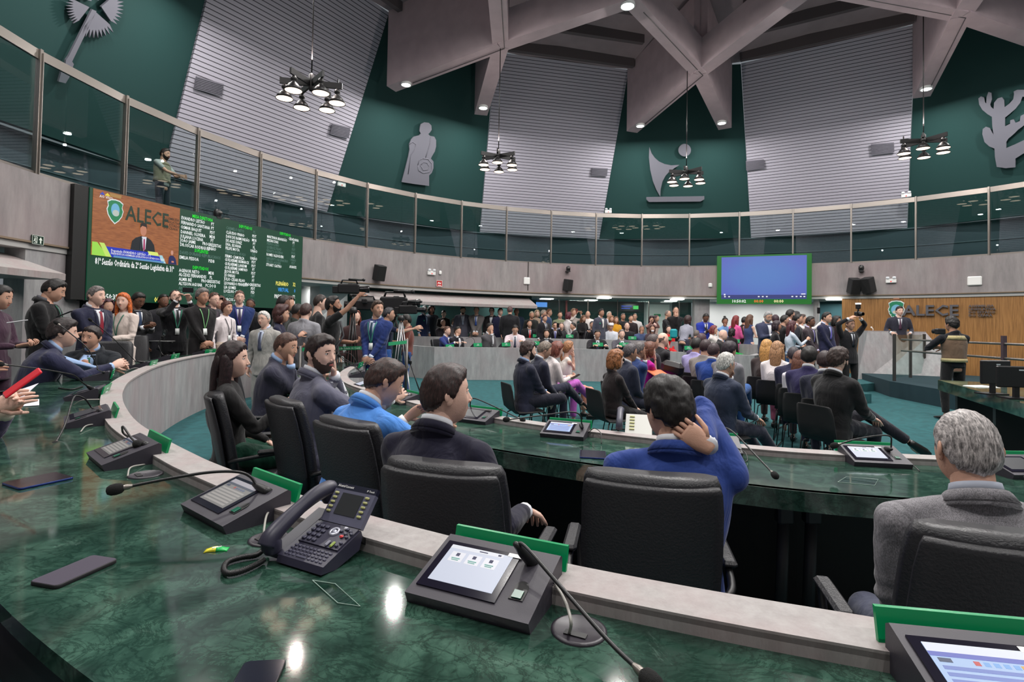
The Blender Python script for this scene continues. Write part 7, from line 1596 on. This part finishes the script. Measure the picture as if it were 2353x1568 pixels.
# ------------------------------------------------------------------ things held, cameras, tripods
def R3(x=0,y=0,z=0): return Matrix.Rotation(z,3,'Z')@Matrix.Rotation(y,3,'Y')@Matrix.Rotation(x,3,'X')
PHN=mat('phone_black',(18,18,22),.2)
held(atY(52,880,2.25),R3(.25,-.75,.7),(.15,.072,.009),'red smartphone held above the papers at the left edge',mat('red_case',(214,24,44),.35))
held(atY(40,739,5.05),R3(.2,0,-.9),(.075,.15,.01),'pale smartphone held by the person at the far left edge',mat('pale_phone',(196,196,200),.3))
held(atY(148,722,5.65),R3(.5,0,-1.0),(.075,.15,.01),'smartphone held by the large person in black',PHN)
held(atY(336,743,7.9),R3(.5,0,-1.2),(.075,.15,.01),'smartphone held behind the red-haired person',PHN)
held(atY(432,667,8.55),R3(0,0,.7),(.15,.01,.075),'raised smartphone taking a picture of the hall',PHN)
held(atY(1366,707,15.9)*1.0 if False else atY(1282,748,17.1),R3(),(.075,.01,.14),'smartphone photographing from the rear desk',PHN)
held(atY(1622,756,15.3),R3(.6),(.075,.14,.01),'smartphone read by the person in vivid blue at the back',PHN)
held(atY(1881,714,12.5),R3(),(.07,.01,.14),'smartphone held high beside the corridor opening',PHN)
held(atY(1322,866,8.0),R3(.5,0,-1.3),(.075,.15,.01),'smartphone in the hands of the guest in a white jacket',PHN)
held(atY(1512,858,8.0),R3(.2,0,.2),(.24,.3,.03),'orange document folder on the magenta lap',mat('orange_folder',(206,110,70),.6),'folder','folder')
held(atY(1548,767,14.9)+V((0,0,-.0)),R3(),(.2,.1,.26),'teal handbag hanging before the black shirt at the rear',mat('teal_bag',(20,140,150),.5),'handbag','bag')
held(atY(1545,846,8.1),R3(.2,.2,-.5),(.34,.14,.2),'black handbag on the lap of the guest in magenta',mat('black_bag',(30,26,28),.35),'handbag','bag')
# paper cup and glass near left crowd
P=atY(378,772,8.4); t=thing('water_glass','stemmed glass of water on a tray behind the empty chair','glass',P-V((0,0,.06))); mb=MB(); mb.lathe((0,0,0),[(.03,0),(.004,.005),(.004,.06),(.03,.08),(.034,.13),(.03,.16)],14); obj('bowl',mb,glass('drink_glass',(225,235,235),.3),t)
P=atY(372,782,8.4); mb=MB(); mb.box((0,0,0),(.3,.2,.012),bev=.004); o=obj('serving_tray',mb,mat('tray',(150,150,150),.3,.5)); o.location=P-V((0,0,.015)); tag(o,'small tray carrying a stemmed glass behind the empty chair','tray')
def video_camera(P,yaw,lab,s=1.0,mat_=None):
    t=thing('video_camera',lab,'video camera',P,yaw,'broadcast video cameras'); t.scale=(s,s,s)
    mb=MB(); mb.box((0,0,0),(.12,.34,.16),bev=.02); mb.box((0,-.2,-.02),(.09,.1,.12),bev=.01); obj('camera_body',mb,BLACKP,t)
    mb=MB(); mb.lathe((0,.17,0),[(.045,0),(.05,.08),(.06,.14),(.058,.16),(.05,.155)],16,R3(-PI/2)); obj('lens',mb,mat('lens_black',(16,16,18),.2),t)
    mb=MB(); mb.tube([(0,-.12,.08),(0,-.1,.14),(0,.12,.14),(0,.14,.08)],.014,8); obj('handle',mb,BLACKP,t)
    mb=MB(); mb.tube([(.06,.0,.15),(.06,.22,.15)],.018,8); mb.ball((.06,.24,.15),.026); obj('microphone',mb,BLACKP,t)
    mb=MB(); mb.box((-.11,.02,.06),(.1,.08,.07),bev=.01); obj('viewfinder',mb,BLACKP,t)
    return t
video_camera(atY(801,664,7.95),math.radians(-78),'video camera lifted high by the bearded operator',.9)
video_camera(atY(905,697,10.3),math.radians(-84),'large broadcast camera on the tripod behind the blue suit',1.5)
video_camera(atY(938,712,10.0),math.radians(-88),'second camera right of the large broadcast camera',1.0)
video_camera(atY(842,702,9.2),math.radians(100),'camera with a pale lens left of the blue-suited head',1.1)
def tripod(top,feet,lab,m,mid=True):
    b=V((top.x,top.y,0)); t=thing('tripod',lab,'tripod',b,0,'camera tripods')
    mb=MB(); mb.lathe(top-b,[(.06,-.06),(.07,-.02),(.05,.04),(.001,.05)],12); obj('head',mb,BLACKP,t)
    for f2 in feet:
        f2=f2-b; tp=top-b-V((0,0,.05)); d=(f2-tp); pr=V((-d.y,d.x,0)).normalized()*.022; mb=MB()
        mb.tube([tp+pr,tp+d*.55+pr],.011,6); mb.tube([tp-pr,tp+d*.55-pr],.011,6); mb.tube([tp+d*.5,f2],.013,6); mb.box(tp+d*.53,(.07,.05,.05)); mb.ball(f2+V((0,0,.015)),.018,6,4); obj('leg',mb,m,t)
    return t
ft=lambda x,y: atZ(x,y,0)
tripod(atY(906,722,10.4),[V((atY(975,905,10.2).x,10.2,0)),V((atY(918,880,10.9).x,11.0,0)),V((atY(872,880,10.0).x,9.9,0))],'black tripod under the large broadcast camera',BLACKP)
tripod(atY(922,730,9.9),[V((atY(950,890,9.6).x,9.5,0)),V((atY(915,880,10.6).x,10.5,0)),V((atY(900,880,9.3).x,9.2,0))],'silver-legged tripod beside the black one',mat('silver_leg',(170,170,172),.35,.6))
tripod(atY(812,712,8.9),[V((atY(832,870,8.9).x,8.8,0)),V((atY(800,870,9.4).x,9.5,0)),V((atY(790,870,8.5).x,8.4,0))],'black light stand with a folded tripod left of the blue suit',BLACKP)
# photo camera with flash of the overhead photographer
P=atY(1972,722,12.15); t=thing('photo_camera','black photo camera with a lit flash held overhead by the wood wall','camera',P,math.radians(-172))
mb=MB(); mb.box((0,0,0),(.16,.08,.11),bev=.015); obj('camera_body',mb,BLACKP,t); mb=MB(); mb.lathe((0,.04,0),[(.035,0),(.04,.1),(.034,.1)],14,R3(-PI/2)); obj('lens',mb,BLACKP,t)
mb=MB(); mb.tube([(0,0,.05),(0,0,.12)],.02,8); mb.box((0,0,.17),(.07,.09,.11),bev=.01); obj('flash_gun',mb,BLACKP,t); mb=MB(); mb.box((0,.0,.235),(.075,.08,.03)); obj('flash_light',mb,emis('flash',(255,250,240),5),t)
P=atY(2160,762,9.15); t=thing('photo_camera','black photo camera held by the photographer in the tan vest','camera',P,0); mb=MB(); mb.box((0,0,0),(.15,.08,.1),bev=.015); obj('camera_body',mb,BLACKP,t); mb=MB(); mb.lathe((0,.04,0),[(.035,0),(.04,.1),(.034,.1)],14,R3(-PI/2)); obj('lens',mb,BLACKP,t)
# queue barrier ribbon with lettering
t=thing('barrier_ribbon','green queue barrier ribbon with pale lettering beside the blue suit','ribbon',V((0,0,0)))
a,b2=atY(690,812,7.9),atY(832,800,8.7); a.z=b2.z=(a.z+b2.z)/2; d=(b2-a).normalized(); nn=V((d.y,-d.x,0))
mb=MB(); mb.prism([a,b2,b2+V((0,0,.055)),a+V((0,0,.055))],nn*.003); obj('strap',mb,mat('ribbon_green',(16,140,88),.6),t)
mb=MB(); text_mb([('Assembleia Legislativa do Estado do Ceará',0,.014,.044,'RIGHT',1.0)],mb,lambda u,v:b2-d*.04+d*u+V((0,0,v))+nn*.005); obj('ribbon_lettering',mb,mat('ribbon_text',(190,220,200),.6),t)
c,e=atY(892,795,8.3),atY(935,790,9.3); mb=MB(); mb.prism([c,e,e+V((0,0,.055)),c+V((0,0,.055))],V((.003,-.002,0))); obj('strap',mb,mat('ribbon_green',(16,140,88),.6),t)
for q in (a,e): mb=MB(); mb.tube([V((q.x,q.y,0)),V((q.x,q.y,q.z+.08))],.025,10); mb.lathe((q.x,q.y,0),[(.16,0),(.16,.02),(.03,.03)],16); obj('barrier_post',mb,STEELD,t)
# green nameplate stands on the far desks
for k,(x,y,Y,w2,lab) in enumerate(((1034,796,15.0,.27,'in front of the royal navy suit on the far desk'),(1098,793,14.95,.27,'in front of the dark grey suit with fist at the mouth'),(1163,792,15.0,.27,'in front of the pale pink suit'),(1230,789,15.0,.27,'near the black bob at the far desk'),(1300,792,15.1,.2,'beside the head of the ponytail guest, far desk'),(1374,792,14.9,.3,'in front of the red glasses at the far desk'),(1434,792,14.8,.27,'in front of the older grey suit at the far desk'),(1582,800,13.95,.2,'alone on the right part of the far desk'),
    (1233,772,17.2,.25,'in front of the bright red tie on the rear desk'),(1310,773,17.2,.27,'beside the photographing person on the rear desk'),(1453,777,16.7,.25,'in front of the bald person on the rear desk'),(1534,778,16.1,.24,'in front of the bright red top on the rear desk'),(1690,784,14.8,.22,'by the bright green trousers on the rear desk'))):
    P=atY(x,y,Y); t=thing('nameplate_terminal','green nameplate '+lab,'desk terminal',P,-math.atan2(P.x-HC.x,P.y-HC.y)+PI,'nameplates seen from the front on the far desks')
    mb=MB(); mb.prism([V((-w2/2,.0,-.05)),V((w2/2,0,-.05)),V((w2/2,-.02,.05)),V((-w2/2,-.02,.05))],(0,.012,0)); pl=obj('nameplate',mb,TGREEN,t)
    mb=MB(); mb.prism([V((-w2/2,-.01,-.07)),V((-w2/2,-.2,-.08)),V((-w2/2,-.18,-.05)),V((-w2/2,-.03,.035))],(w2,0,0)); obj('housing',mb,TERM,t)
    mb=MB(); random.seed(k)
    for r,zz in ((random.randint(3,5),.018),(random.randint(5,8),-.012)):
        for j in range(r): mb.box(((j-r/2+.5)*.016,.006,zz),(.011,.018,.016))
    obj('lettering',mb,mat('engraved_white',(210,232,222),.5),pl)
    if k in(1,4,8,9): mb=MB(); mb.tube(catmull([V((.05,-.1,-.02)),V((.05,-.1,.12)),V((.1,-.2,.2)),V((.2,-.32,.16))],4),.006,6); obj('gooseneck',mb,BLACKP,t)
bpy.context.view_layer.update()
